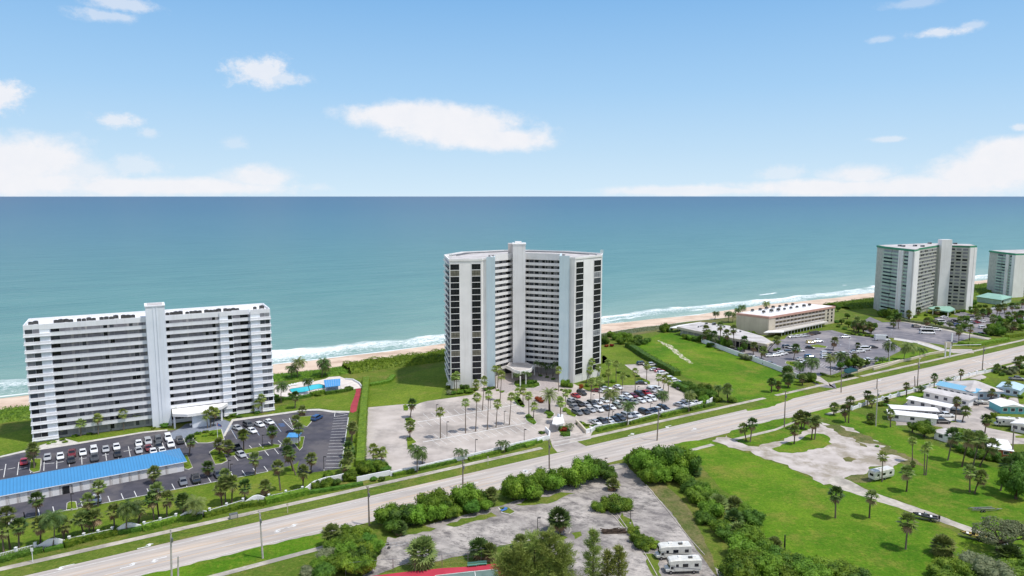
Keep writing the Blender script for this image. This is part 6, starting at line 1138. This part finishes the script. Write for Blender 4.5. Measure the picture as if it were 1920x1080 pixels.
chain([(30,1085),(210,1070),(350,1055),(497,1045),(585,1030),(680,1025),(855,1000),(945,985),(1035,975),(1150,960)],3.2,'tall chain-link fence above the red tennis court')
def bench(r,x,y,label):
    e=thing('bench',label,'bench',(*W(r,x,y),0),.15,'green benches at the court'); b=MB(); 
    for k in range(4): b.box(-1.1,1.1,-.25+k*.13,-.14+k*.13,.45,.5)
    b.obj('seat',['bench'],e); b=MB(); b.box(-1.1,1.1,.27,.32,.6,1.0); b.obj('backrest',['bench'],e)
    for s in (-.9,.9): b=MB(); b.box(s-.05,s+.05,-.25,.3,0,.45); b.obj('leg',['metal'],e)
bench('R5',885,1018,'left pale green bench beside the red court'); bench('R5',950,1010,'right pale green bench beside the red court')
P=[W('C6',*q) for q in ((300,690),(560,765),(700,815),(820,870),(1000,940),(1140,1000))]
e=thing('wire_fence','low sagging wire fence between the mobile homes and the mown grass','fence',(*P[0],0))
for p in P: b=MB(); b.tube((0,0,0),(0,0,1.4),.05); b.obj('post',['metal'],e,(p[0]-P[0][0],p[1]-P[0][1],0))
b=MB()
for i in range(len(P)-1):
    for z in (.5,.95,1.35): b.tube((P[i][0]-P[0][0],P[i][1]-P[0][1],z),(P[i+1][0]-P[0][0],P[i+1][1]-P[0][1],z),.02,None,4)
b.obj('wire',['metal'],e)
# pool
poly('pool_deck','D7',[(100,640),(130,625),(300,640),(480,590),(680,585),(850,545),(900,520),(1050,508),(1140,545),(1280,580),(1350,640),(1370,680),(1270,690),(1180,720),(1030,740),(860,740),(640,775),(470,790),(350,810),(120,790)],.12,mat('pale_pool_deck',S(222,214,206),S(206,194,184),.5,.85),.14)
m,t,b_=nodes('pool_water'); b_.inputs['Base Color'].default_value=S(64,196,206); b_.inputs['Roughness'].default_value=.08; M['pool']=m; bump(t,b_,noise(t,1.5,3),.3,.1)
poly('pool_water','D7',[(325,705),(360,690),(590,655),(650,635),(760,622),(835,640),(835,680),(700,700),(520,745),(400,760),(350,735)],.17,'pool'); poly('pool_water','D7',[(940,575),(960,560),(1010,560),(1010,590)],.2,'pool')
b=MB(); P=[W('D7',*q) for q in ((325,705),(360,690),(590,655),(650,635),(760,622),(835,640),(835,680),(700,700),(520,745),(400,760),(350,735),(325,705))]; b.wall(P,.35,.1,.24); struct(b.obj('pool_coping',[mat('pool_tile',S(96,90,96),S(130,120,120),1)]))
q=[W('D7',*p,2.6) for p in ((830,560),(1065,540),(1065,640),(845,665))]; e=thing('shade_awning','bright blue awning beside the turquoise pool','awning',(*q[0],0)); b=MB(); b.prism([(p[0]-q[0][0],p[1]-q[0][1]) for p in q],2.5,2.65)
for k in range(1,7): 
    a=lerp(q[0],q[1],k/7);c=lerp(q[3],q[2],k/7); b.wall([(a[0]-q[0][0],a[1]-q[0][1]),(c[0]-q[0][0],c[1]-q[0][1])],.08,2.65,2.72,1)
b.obj('canvas',['awning','paleblue'],e)
for p in q: b=MB(); b.tube((0,0,0),(0,0,2.5),.06); b.obj('post',['white'],e,(p[0]-q[0][0],p[1]-q[0][1],0))
def lounger(x,y,rz,label,g): 
    e=thing('sun_lounger',label,'sun lounger',(*W('D7',x,y),.12),rz,g); b=MB(); b.box(-.35,.35,-1,.35,.3,.4); b.obj('seat',['lounge'],e); b=MB(); b.hexa([(-.35,.35,.3),(.35,.35,.3),(.35,.4,.3),(-.35,.4,.3)],[(-.35,.95,.85),(.35,.95,.85),(.35,1,.8),(-.35,1,.8)]); b.obj('backrest',['lounge'],e)
    for sx in(-.3,.3):
        for sy in(-.9,.3): b=MB(); b.box(sx-.03,sx+.03,sy-.03,sy+.03,0,.3); b.obj('leg',['lounge'],e)
for i,(x,y) in enumerate([(310,660),(347,650),(390,642),(430,636),(545,615),(610,605),(655,598)]): lounger(x,y,-.3,f'white sun lounger, {ORD[i]} from the left along the upper pool edge','white loungers above the pool')
for i,(x,y) in enumerate([(860,690),(885,688),(920,684),(965,680),(990,677)]): lounger(x,y,.2,f'white pool chair, {ORD[i]} from the left in front of the blue awning','white chairs below the awning')
hedge('D7',[(110,870),(250,850),(420,840),(640,800)],1.6,1.3,'dark hedge below the pool deck, left part','leaf_dk'); hedge('D7',[(640,790),(750,760),(845,750)],2.4,1.6,'green hedge below the middle of the pool','leaf'); hedge('D7',[(850,770),(1000,750),(1150,725),(1240,700)],1.6,1.4,'dark hedge below the blue awning','leaf_dk')
poly('red_path','D7',[(1290,680),(1370,670),(1385,700),(1350,800),(1320,900),(1300,1010),(1250,1035),(1205,1025),(1215,930),(1250,850),(1290,740)],.07,'red')
wallobj('D7',[(1140,560),(1250,570),(1340,620),(1385,680)],.9,'curved white wall at the top of the red path')
# satellite dish, garden bits
b=MB(); 
for k in range(12): a=k*math.pi/6; c_=(k+1)*math.pi/6; b.add([(0,0,1.6),(1.1*math.cos(a),-.5,1.6+1.1*math.sin(a)),(1.1*math.cos(c_),-.5,1.6+1.1*math.sin(c_))],[(0,1,2)])
b.tube((0,0,0),(0,0,1.6),.08); tag(b.obj('satellite_dish',['white'],None,(*W('C2',905,390),0)),'round white satellite dish at the left foot of the high-rise','satellite dish')
b=MB(); b.box(-1.0,1.0,-.5,.5,0,1.3); b.box(-.8,.8,-.52,-.5,.2,1.1,1); tag(b.obj('utility_cabinet',['metal','greyroof'],None,(*W('R4',425,690),0),A_),'grey utility cabinet on the pavement by the highway','cabinet')
e=thing('bus_stop_sign','slim white post with sign at the lower left pavement','sign',(*W('R3',222,990),0)); b=MB(); b.tube((0,0,0),(0,0,3.4),.07); b.obj('post',['white'],e); b=MB(); b.box(-.3,.3,-.04,.04,2.7,3.5); b.obj('sign_plate',['white'],e)
for k,(r,x,y,l) in enumerate([('R4',790,655,'slim marker post beside the picket fence'),('R5',990,330,'small sign post on the verge right of the palm pairs'),('D1',1655,740,'x')][:2]): b=MB(); b.tube((0,0,0),(0,0,2.6),.07); b.box(-.25,.25,-.03,.03,2.1,2.7); tag(b.obj('sign_post',['beige'],None,(*W(r,x,y),0)),l,'sign')
# flag at condominium
e=thing('flagpole','white flagpole with drooping flag at the condominium drop-off','flagpole',(*W('R4',318,160),0)); h=zat(*W('R4',318,160),px('R4',315,45)[1]); b=MB(); b.tube((0,0,0),(0,0,h),.09,.05); b.obj('pole',['white'],e); b=MB(); b.add([(0,0,h),(1.5,.1,h-.9),(1.4,.2,h-1.6),(0,0,h-1.1)],[(0,1,2,3)]); b.add([(0,0.02,h),(1.5,.12,h-.9),(1.4,.22,h-1.6),(0,.02,h-1.1)],[(3,2,1,0)],1); b.obj('flag',['red','mark_blue'],e)
# ---------------------------------------------------------------- vehicles
def loft(mb,secs,mi=0,capa=True):
    """secs: list of closed rings with equal counts"""
    n=len(secs[0]); vs=[p for s in secs for p in s]; fs=[(i*n+j,i*n+(j+1)%n,(i+1)*n+(j+1)%n,(i+1)*n+j) for i in range(len(secs)-1) for j in range(n)]
    if capa: fs+=[tuple(range(n-1,-1,-1)),tuple(range((len(secs)-1)*n,len(secs)*n))]
    mb.add(vs,fs,mi)
def ring(x,hw,z0,z1,r=.12): return [(x,-hw,z0+r),(x,-hw+r*.6,z0),(x,hw-r*.6,z0),(x,hw,z0+r),(x,hw,z1-r),(x,hw-r,z1),(x,-hw+r,z1),(x,-hw,z1-r)]
CARS={}
def carproto(kind):
    L,Wd,h,bel=dict(sedan=(4.7,1.85,1.45,.92),suv=(4.8,1.95,1.78,1.08),pickup=(5.6,2.0,1.85,1.1),van=(5.6,2.05,2.2,1.15),bus=(8,2.3,2.9,1.2),box=(7.5,2.3,3.1,1.2))[kind]
    hw=Wd/2; parts={}
    b=MB(); x=L/2
    hood={'sedan':.26,'suv':.22,'pickup':.24,'van':.1,'bus':.08,'box':.16}[kind]
    loft(b,[ring(-x,hw*.86,.4,bel-.18),ring(-x+.12,hw*.96,.3,bel-.05),ring(-x+.6,hw,.26,bel),ring(0,hw,.26,bel),ring(x-L*hood,hw,.26,bel),ring(x-.35,hw*.95,.28,bel-.14),ring(x-.05,hw*.85,.36,bel-.26),ring(x,hw*.8,.4,bel-.34)])
    # greenhouse
    cab=dict(sedan=(-x+.5,-x+1.15,x-2.0,x-1.15),suv=(-x+.08,-x+.45,x-1.75,x-1.1),pickup=(-x+1.85,-x+2.05,x-2.0,x-1.4),van=(-x+.05,-x+.2,x-1.3,x-.6),bus=(-x+.05,-x+.2,x-1.1,x-.4),box=(x-2.4,x-2.3,x-1.5,x-.8))[kind]
    r0,r1,f1,f0=cab; hb=hw*.95; htop=hw*.78 if kind in('sedan','suv','pickup') else hw*.9; gz=bel-.02; rz=h
    # roof panel + pillars as body colour, glass as separate parts just outside a solid cabin core
    core=[(r0,-hb,gz),(f0,-hb,gz),(f0,hb,gz),(r0,hb,gz)]; topv=[(r1,-htop,rz-.05),(f1,-htop,rz-.05),(f1,htop,rz-.05),(r1,htop,rz-.05)]
    b.hexa(core,topv); b.hexa([(r1-.03,-htop-.02,rz-.06),(f1+.03,-htop-.02,rz-.06),(f1+.03,htop+.02,rz-.06),(r1-.03,htop+.02,rz-.06)],[(r1+.1,-htop+.08,rz),(f1-.1,-htop+.08,rz),(f1-.1,htop-.08,rz),(r1+.1,htop-.08,rz)])
    if kind=='pickup': b.box(-x+.15,-x+1.8,-hw+.1,hw-.1,bel,bel+.004,1)
    if kind=='box': b.box(-x,x-2.45,-hw,hw,.6,h)
    parts['body']=b.mesh('body',['paint','dark'])
    def pane(a,c,d,e,o): # four corners, pushed outward
        k=MB(); n=(Vector(c)-Vector(a)).cross(Vector(e)-Vector(a)).normalized()*o; q=[Vector(v)+n for v in (a,c,d,e)]; ctr=sum(q,Vector())/4; q=[ctr+(v-ctr)*.88 for v in q]; k.add([tuple(v) for v in q],[(0,1,2,3)]); return k
    g=lambda i,t:tuple(Vector(core[i]).lerp(Vector(topv[i]),t))
    parts['windshield']=pane(g(1,.05),g(2,.05),g(2,.97),g(1,.97),.015).mesh('windshield',['cglass']); parts['rear_window']=pane(g(3,.2),g(0,.2),g(0,.95),g(3,.95),.015).mesh('rear_window',['cglass'])
    parts['side_window']=pane(g(0,.1),g(1,.1),g(1,.95),g(0,.95),.015).mesh('side_window',['cglass']); parts['side_window.']=pane(g(2,.1),g(3,.1),g(3,.95),g(2,.95),.015).mesh('side_window',['cglass'])
    k=MB(); R=.34 if kind in('sedan',) else .38; k.tube((0,-.11,0),(0,.11,0),R,None,14); k.tube((0,-.125,0),(0,.125,0),R*.6,None,10,1); parts['wheel']=k.mesh('wheel',['tyre','rim'])
    k=MB(); k.box(0,.04,-.16,.16,-.07,.07); parts['headlight']=k.mesh('headlight',['lamp'])
    return parts,(L,hw,R,bel)
COL=dict(w=(.75,.76,.77),s=(.42,.43,.45),g=(.17,.175,.19),k=(.025,.026,.03),d=(.06,.065,.075),r=(.35,.02,.025),m=(.16,.02,.03),b=(.03,.08,.22),y=(.62,.5,.2),n=(.14,.08,.05),t=(.25,.27,.22),e=(.06,.13,.28))
CN=dict(w='white',s='silver',g='grey',k='black',d='dark grey',r='red',m='dark red',b='blue',y='yellow-white',n='brown',t='green-grey',e='blue')
def car(r,x,y,col,kind,head,label,group,near=True):
    if kind not in CARS: CARS[kind]=carproto(kind)
    parts,(L,hw,R,bel)=CARS[kind]; X,Y=W(r,x,y); nm={'sedan':'parked_car','suv':'parked_car','pickup':'pickup_truck','van':'van','bus':'minibus','box':'box_truck'}[kind]
    e=thing(nm,label,{'sedan':'car','suv':'car','pickup':'pickup truck','van':'van','bus':'minibus','box':'truck'}[kind],(X,Y,.03),head,group); e.scale=(1.1,1.12,1.06)
    for k,me in parts.items():
        if k=='wheel':
            for sx in (-L/2+.95,L/2-.95):
                for sy in(-hw+.1,hw-.1): link('wheel',me,e,(sx,sy,R))
        elif k=='headlight':
            if near:
                for sy in(-hw*.62,hw*.62): link('headlight',me,e,(L/2-.06,sy,bel-.42))
        else:
            o=link(k.strip('.'),me,e)
            if k=='body': o.color=(*COL[col],1)
    return e
def cars(phrase,rows,head=PERP,rnd=.04,near=True,r='D2'):
    P=[]
    for q in rows:
        rr=r
        if q[0] in REG: rr=q[0]; q=q[1:]
        P.append((px(rr,q[0],q[1])[0],rr,q))
    P.sort(key=lambda p:p[0])
    KD=dict(sedan='sedan',suv='SUV',pickup='pickup',van='van',bus='minibus',box='box truck')
    for i,(_,rr,q) in enumerate(P):
        k=q[3] if len(q)>3 else 'sedan'; h=q[4] if len(q)>4 else head; lab=f'{CN[q[2]]} {KD[k]}, {ORD[i]} from the left {phrase}' if len(P)>1 else f'{CN[q[2]]} {KD[k]} {phrase}'
        car(rr,q[0],q[1]+(6 if rr[0]!='F' else 2),q[2],k,h+random.uniform(-rnd,rnd),lab,'vehicles '+phrase,near)
sd,sv,pk='sedan','suv','pickup'; AL=A_; HL=PERP+.03
cars('in the upper row above the blue garage roof',[(163,315,'r'),(322,285,'s'),(408,278,'w'),(487,260,'m',pk),(560,252,'w'),(635,238,'w',sv),(715,230,'s'),(787,214,'w'),(937,190,'w'),(1000,180,'s',sv),(1070,168,'d',sv),(1135,152,'w',sv),(1215,175,'k',sv)],HL,r='R3')
cars('in the second row touching the blue garage roof',[(482,303,'k'),(640,288,'d',pk),(795,262,'k'),(937,238,'s'),(1003,222,'m'),(1072,208,'k'),(1153,197,'w',sv),(1035,246,'w'),(1095,240,'w')],HL,r='R3')
cars('along the lower kerb of the dark car park',[(655,565,'s'),(1237,450,'g'),('R4',170,432,'k',pk),('R4',322,400,'d'),(45,715,'w')],HL,r='R3')
cars('in the stalls by the condominium entrance',[(450,85,'s'),(525,66,'d',sv),(548,104,'w'),(600,62,'w'),(665,45,'w')],HL+.25,r='R4'); cars('around the narrow median of the dark car park',[(385,235,'k'),(440,218,'k',pk),(475,265,'s')],HL+.2,r='R4')
cars('parked on the blue-grey drop-off paving',[(195,58,'w',pk,.15)],r='R4'); cars('alone at the top corner of the dark car park',[(988,18,'b',sv,1.2)],r='R4')
cars('parked against the white roadside wall',[(905,725,'w'),(1000,720,'d',sv),(1095,700,'w'),(1175,680,'k'),(1255,665,'d',sv),(1350,630,'s',sv),(1420,622,'g'),(1485,612,'w'),(1600,575,'k',sv),(1680,572,'g'),(1735,555,'d'),(1805,540,'w')])
cars('in the nearer row of the central double rank',[(635,585,'g',sv),(590,500,'g'),(745,570,'d'),(830,545,'s'),(940,540,'w',sv),(1045,518,'d'),(1120,505,'w'),(1215,490,'t',sv)])
cars('in the further row of the central double rank',[(560,405,'s'),(560,455,'g',sv),(655,460,'k',sv),(760,465,'s'),(850,455,'d',sv),(930,430,'w'),(1025,405,'w'),(1195,400,'w'),(1290,420,'t',sv),(1370,425,'g',sv),(1450,425,'t'),(1550,408,'w'),(1640,395,'w'),(1715,380,'w',sv),(1795,350,'d')])
cars('in the rank with the bright red cars',[(1290,370,'w'),(1360,340,'w'),(1440,335,'m'),(1530,318,'k',sv),(1620,300,'r',pk),(1710,262,'s',sv),(1800,245,'w',sv)])
cars('by the lawn edge below the high-rise',[(700,300,'k',sv),(612,338,'r'),(930,262,'m',sd,AL-.6),(1035,275,'w',sd,AL-.6),(1050,235,'s',sd,AL-.5),(1228,213,'w',sd),(1565,152,'k',sd,AL-.6)])
cars('at the long dark hedge by the meadow',[(1095,372,'k',sv),(1175,382,'s',sv),(1150,378,'w'),(1205,420,'s'),(1245,432,'r'),(1270,455,'w',sv),(1335,500,'w',sv),(1372,522,'w',sv),(1412,548,'k',pk),(1448,580,'k',pk),(1190,585,'w',sv)],AL-.25,r='C3')
cars('in the lower right corner of the crowded car park',[(1275,750,'k',sv),(1415,722,'s'),(1452,710,'g'),(1490,702,'w'),(1540,705,'w')],PERP+.2,r='C3')
near=False
cars('in the row under the hotel canopy',[(925,412,'w'),(970,409,'w'),(1005,406,'w'),(1040,402,'s'),(1070,394,'n'),(1100,388,'k',sv),(1130,382,'k',sv)],AL-.3,near=False,r='C4')
cars('in the middle of the hotel car park',[(1080,462,'y',sv,0),(1140,452,'w',pk,0),(1075,505,'k',sd,-.3),(1370,415,'w',pk,0),(1070,584,'e',sv,0)],near=False,r='C4')
cars('in the rank by the restaurant lawn',[(735,575,'w'),(782,570,'w'),(812,564,'w'),(845,556,'w',sv),(893,545,'k',sv),(925,505,'s'),(880,500,'k',sv),(990,532,'w'),(1000,604,'s'),(1035,630,'w')],.1,near=False,r='C4')
cars('on the highway side of the hotel car park',[(1205,556,'w',sv),(1205,590,'w',sv),(1250,560,'k'),(1340,672,'w',sv),(1320,560,'s'),(1365,556,'w'),(1450,544,'s'),(1490,536,'w',pk),(1535,520,'w','van'),(1608,502,'k'),(1570,608,'w'),(1600,618,'s')],.1,near=False,r='C4')
cars('along the restaurant drive behind the white wall',[(400,470,'w',sv,-1.0),(455,474,'k',sv,-1.0),(345,502,'e'),(408,523,'k'),(440,535,'k',sv),(470,548,'g'),(625,608,'d'),(730,645,'g',pk),(165,425,'w',sv),(600,590,'w')],-.5,near=False,r='C4')
cars('in the lot below the green-trimmed tower',[(665,440,'w','bus',-.15),(785,400,'w',sv,-.2),(525,358,'k',sv,0),(95,525,'w','box',-.1),(690,395,'w','van',-.15),(1780,390,'k',sd,0) ][:5],near=False,r='D1')
cars('in the car park before the green-trimmed tower',[(880,238,'w'),(960,300,'d'),(1010,285,'k'),(1040,340,'b',sv),(1100,345,'w'),(1150,330,'s'),(1190,322,'w'),(1235,312,'d'),(1270,308,'r'),(1300,303,'m'),(1335,298,'w'),(1375,292,'w'),(1365,372,'w',sv,.1),(1150,238,'g'),(1240,268,'w'),(1200,240,'k'),(1180,262,'w'),(840,300,'w','van'),(1450,140,'w'),(1520,130,'w'),(1350,450,'d'),(1100,410,'k')],.15,near=False,r='D1')
cars('among the mobile homes',[(865,632,'w',pk,-.15),(965,608,'k',sv,-.3),(950,585,'g',sd,-.3),(840,685,'k',sv,-.1),(1090,530,'k',sv,-.1),(1300,512,'k',sv,-.4),(1470,322,'g',pk,-.25),(1510,215,'g',sd,-.2)],near=True,r='C6')
# motorhomes
def motorhome(P,rz,label,L=7.6,stripe='dark'):
    e=thing('motorhome',label,'motorhome',(*P,.05),rz,'motorhomes'); hw=1.2; x=L/2
    b=MB(); loft(b,[ring(-x,hw*.97,.75,3.1,.15),ring(-x+.15,hw,.6,3.25,.15),ring(x-1.9,hw,.6,3.25,.15),ring(x-1.85,hw,1.9,3.25,.2),ring(x-.9,hw*.98,1.95,3.15,.25),ring(x-.55,hw*.8,2.15,2.8,.2)]); b.obj('body',['hullw'],e)
    b=MB(); loft(b,[ring(x-1.9,hw*.92,.5,2.0,.1),ring(x-.95,hw*.92,.45,1.95,.15),ring(x-.75,hw*.9,.45,1.2,.12),ring(x,hw*.8,.5,1.05,.12)]); b.obj('cab',['hullw'],e)
    b=MB(); b.add([(x-.72,-.9,1.22),(x-.72,.9,1.22),(x-.94,.85,1.9),(x-.94,-.85,1.9)],[(0,1,2,3)]); b.obj('windshield',['cglass'],e)
    b=MB(); b.add([(x-.86,-.8,2.3),(x-.86,.8,2.3),(x-1.0,.75,2.95),(x-1.0,-.75,2.95)],[(0,1,2,3)]); b.v=[(a+.42,c,d) for a,c,d in b.v]; b.obj('front_window',['cglass'],e)
    for s in (-1,1):
        for a,c,z0,z1 in ((-x+.7,-x+1.6,1.7,2.4),(-.9,.3,1.65,2.4),(x-2.7,x-2.1,1.7,2.3)): b=MB(); b.box(a,c,s*hw-.02,s*hw+.02,z0,z1); b.obj('side_window',['cglass'],e)
        b=MB(); b.box(x-1.6,x-1.0,s*hw*.92-.02,s*hw*.92+.02,1.15,1.75); b.obj('cab_window',['cglass'],e)
        b=MB(); 
        for k in range(8): a=-x+.3+k*.75; b.add([(a,s*(hw+.012),.95+.09*k),(a+.75,s*(hw+.012),.95+.09*(k+1)),(a+.75,s*(hw+.012),1.1+.09*(k+1)),(a,s*(hw+.012),1.1+.09*k)],[(0,1,2,3)])
        b.obj('stripe',[stripe],e)
        for a in (-x+1.7,x-1.0): k=MB(); k.tube((0,-.14,0),(0,.14,0),.4,None,14); w_o=k.obj('wheel',['tyre'],e,(a,s*(hw-.12),.4)); k=MB(); k.tube((0,-.155,0),(0,.155,0),.22,None,10); k.obj('rim',['rim'],w_o)
    for a,c in ((-1.6,.2),(.6,-.3),(-2.6,-.3)): b=MB(); b.box(a-.4,a+.4,c-.35,c+.35,3.24,3.48); b.obj('roof_vent',['lounge' if c<0 else 'ac'],e)
    b=MB(); b.box(-x-.25,-x,-.4,.4,.9,1.6); b.obj('spare_wheel',['tyre'],e)
    return e
p1=W('R6',1085,955); motorhome(p1,math.pi+.08,'upper white motorhome with dark roof vent on the old car park',8.0); p2=W('R6',1150,1050); motorhome(p2,math.pi+.05,'lower white motorhome with spare wheel at the bottom edge',7.8,'screen')
p3=W('D6',1660,850); motorhome(p3,math.pi-.25,'large white motorhome with dark stripe in the home park at the right edge',10.5)
# travel trailer
P=W('R8',258,425); e=thing('travel_trailer','white travel trailer standing on the grass at the sandy lot edge','trailer',(*P,.05),.42)
b=MB(); loft(b,[ring(-4.0,1.15,.7,2.95,.3),ring(-3.7,1.2,.6,3.15,.2),ring(3.6,1.2,.6,3.15,.2),ring(4.0,1.15,.8,2.8,.35)]); b.obj('body',['hullw'],e); b=MB(); b.box(-3.9,3.9,-1.22,1.22,1.0,1.12); b.obj('stripe',['screen'],e)
for s in(-1,1):
    for a,c in ((-3.1,-2.3),(-.9,.3),(1.9,2.9)): b=MB(); b.box(a,c,s*1.2-.02,s*1.2+.02,1.6,2.3); b.obj('window',['cglass'],e)
    for a in (-.5,.4): k=MB(); k.tube((0,-.12,0),(0,.12,0),.36,None,12); k.tube((0,-.13,0),(0,.13,0),.2,None,8,1); k.obj('wheel',['tyre','rim'],e,(a,s*1.05,.36))
for y0 in(-.5,.5): b=MB(); b.tube((-4,y0,.5),(-5.2,0,.5),.06); b.obj('hitch',['metal'],e)
b=MB(); b.box(-1,-.3,-.3,.3,3.14,3.4); b.obj('roof_vent',['hullw'],e); b=MB(); b.box(-4.03,-3.98,-.6,.6,1.6,2.3); b.obj('window',['cglass'],e)
# boats and trailers
def trailer_frame(e,L=6,axles=1,m='metal'):
    b=MB()
    for s in(-1,1): b.tube((-L/2,s*.8,.5),(L/4,s*.8,.5),.06,None,6); b.tube((L/4,s*.8,.5),(L/2,0,.45),.06,None,6)
    for k in range(4): x=-L/2+k*L/5; b.tube((x,-.8,.5),(x,.8,.5),.05,None,6)
    b.obj('frame',[m],e)
    for s in(-1,1):
        for a in range(axles): k=MB(); k.tube((0,-.1,0),(0,.1,0),.32,None,12); k.tube((0,-.11,0),(0,.11,0),.18,None,8,1); k.obj('wheel',['tyre','rim'],e,(-L/5+a*.75,s*1.0,.32))
def boat(P,rz,L,label,hull,top,motor=True):
    e=thing('boat',label,'boat',(*P,.0),rz); b=MB(); rings=[]
    for t,w,z0 in ((0,.92,.62),(.3,1.0,.55),(.6,.95,.58),(.8,.66,.75),(.93,.3,.98),(1.0,.05,1.2)):
        x=-L/2+L*t; h=1.25+.22*t*t; rings.append([(x,-w,h),(x,-w*.92,z0+.28),(x,0,z0),(x,w*.92,z0+.28),(x,w,h),(x,w*.82,h),(x,w*.8,max(h-.35,z0+.3)),(x,-w*.8,max(h-.35,z0+.3)),(x,-w*.82,h)])
    loft(b,rings); b.obj('hull',[hull],e)
    b=MB(); b.box(-.35,.35,-.4,.4,.9,1.75); b.obj('console',[top],e); b=MB(); b.add([(.36,-.38,1.7),(.36,.38,1.7),(.1,.34,2.05),(.1,-.34,2.05)],[(0,1,2,3)]); b.obj('windscreen',['cglass'],e)
    for x in(-1.3,1.2): b=MB(); b.box(x-.25,x+.25,-.6,.6,.95,1.3); b.obj('seat',['lounge'],e)
    if motor: b=MB(); b.box(-L/2-.5,-L/2-.05,-.22,.22,1.0,1.75); b.box(-L/2-.35,-L/2-.2,-.07,.07,.3,1.0); b.obj('outboard_motor',['dark'],e)
    return e
def onTrailer(r,x,y,rz,L,lab,hull,top,tl,ax=1):
    P=W(r,x,y); t=thing('boat_trailer',tl,'boat trailer',(*P,0),rz); trailer_frame(t,L+.8,ax); boat(P,rz,L,lab,hull,top)
onTrailer('R8',555,700,math.pi-.5,5.6,'dark-hulled small boat on the grass beside the gravel path','hulld','metal','trailer under the dark boat beside the gravel path')
onTrailer('R8',880,830,math.pi-.55,5.6,'tan and dark boat beside the path near the oak','hully','dark','trailer under the tan boat near the oak')
onTrailer('C6',1150,530,math.pi-.1,7.5,'long white boat parked in front of the pale blue office','hullw','hullw','trailer under the white boat at the office',2)
P=W('R8',960,640); t=thing('boat_trailer','empty dark double-axle boat trailer on the mown grass','boat trailer',(*P,0),.05); trailer_frame(t,8.2,2,'hulld'); b=MB()
for s in(-.45,.45): b.tube((-3.8,s,.75),(2.2,s,.8),.1,None,6)
b.obj('bunk',['screen'],t); b=MB(); b.tube((3.2,0,.45),(4.6,0,.5),.07); b.obj('hitch',['metal'],t)
P=W('R5',355,880); t=thing('boat_trailer','empty silver boat trailer beside the lower thicket on the old lot','boat trailer',(*P,.02),.28); trailer_frame(t,6.5,1)
P=W('R5',1100,640); t=thing('jet_ski','small blue water scooter half hidden under the roadside trees','water scooter',(*P,.1),.6); t.scale=(.75,.75,.75); b=MB(); loft(b,[[(x,-w,.3+q),(x,0,.1+q),(x,w,.3+q),(x,w*.5,.75+h),(x,-w*.5,.75+h)] for x,w,q,h in ((-1.4,.5,0,-.2),(-.4,.55,0,.1),(.4,.5,0,.35),(1.4,.12,.25,-.1))]); b.obj('hull',['mark_blue'],t); b=MB(); b.box(-1,.1,-.2,.2,.8,1.0); b.obj('seat',['dark'],t)
# heap on the old lot
g=np.random.default_rng(5); b=MB()
for k in range(60): x,y=g.uniform(-2.6,2.6),g.uniform(-.8,.8); b.tube((x-.8,y,.2+g.uniform(0,.5)),(x+.8,y+g.uniform(-.3,.3),.2+g.uniform(0,.7)),.13,.08,5)
b.box(-2.8,2.8,-.9,.9,0,.35); tag(b.obj('brush_pile',['brown'],None,(*W('R6',690,785),0),.05),'long low heap of brown brush on the old car park','pile')
P=W('R5',1130,650); b=MB(); b.path([W('R5',1060,620),W('R5',1085,655),W('R5',1140,668),W('R5',1175,650)],.4,.15); struct(b.obj('kerb',['kerb'])); poly('planted_island','R5',[(1065,618),(1090,650),(1140,662),(1170,648),(1120,615)],.1,'verge')
b=MB(); 
for pts in ([(905,465),(1000,580),(1090,690),(1200,830),(1300,940)],[(640,640),(700,690),(790,800),(880,900),(980,1080)],[(700,650),(800,790),(870,860)],[(520,640),(540,655),(650,650)],[(330,795),(385,795),(398,775),(395,760)]): b.wall([W('R6',*p) for p in pts],.18,0,.18)
struct(b.obj('kerb',['walk']))
b=MB(); b.wall([W('C6',*p) for p in ((60,570),(20,590))],.1,0,.2)
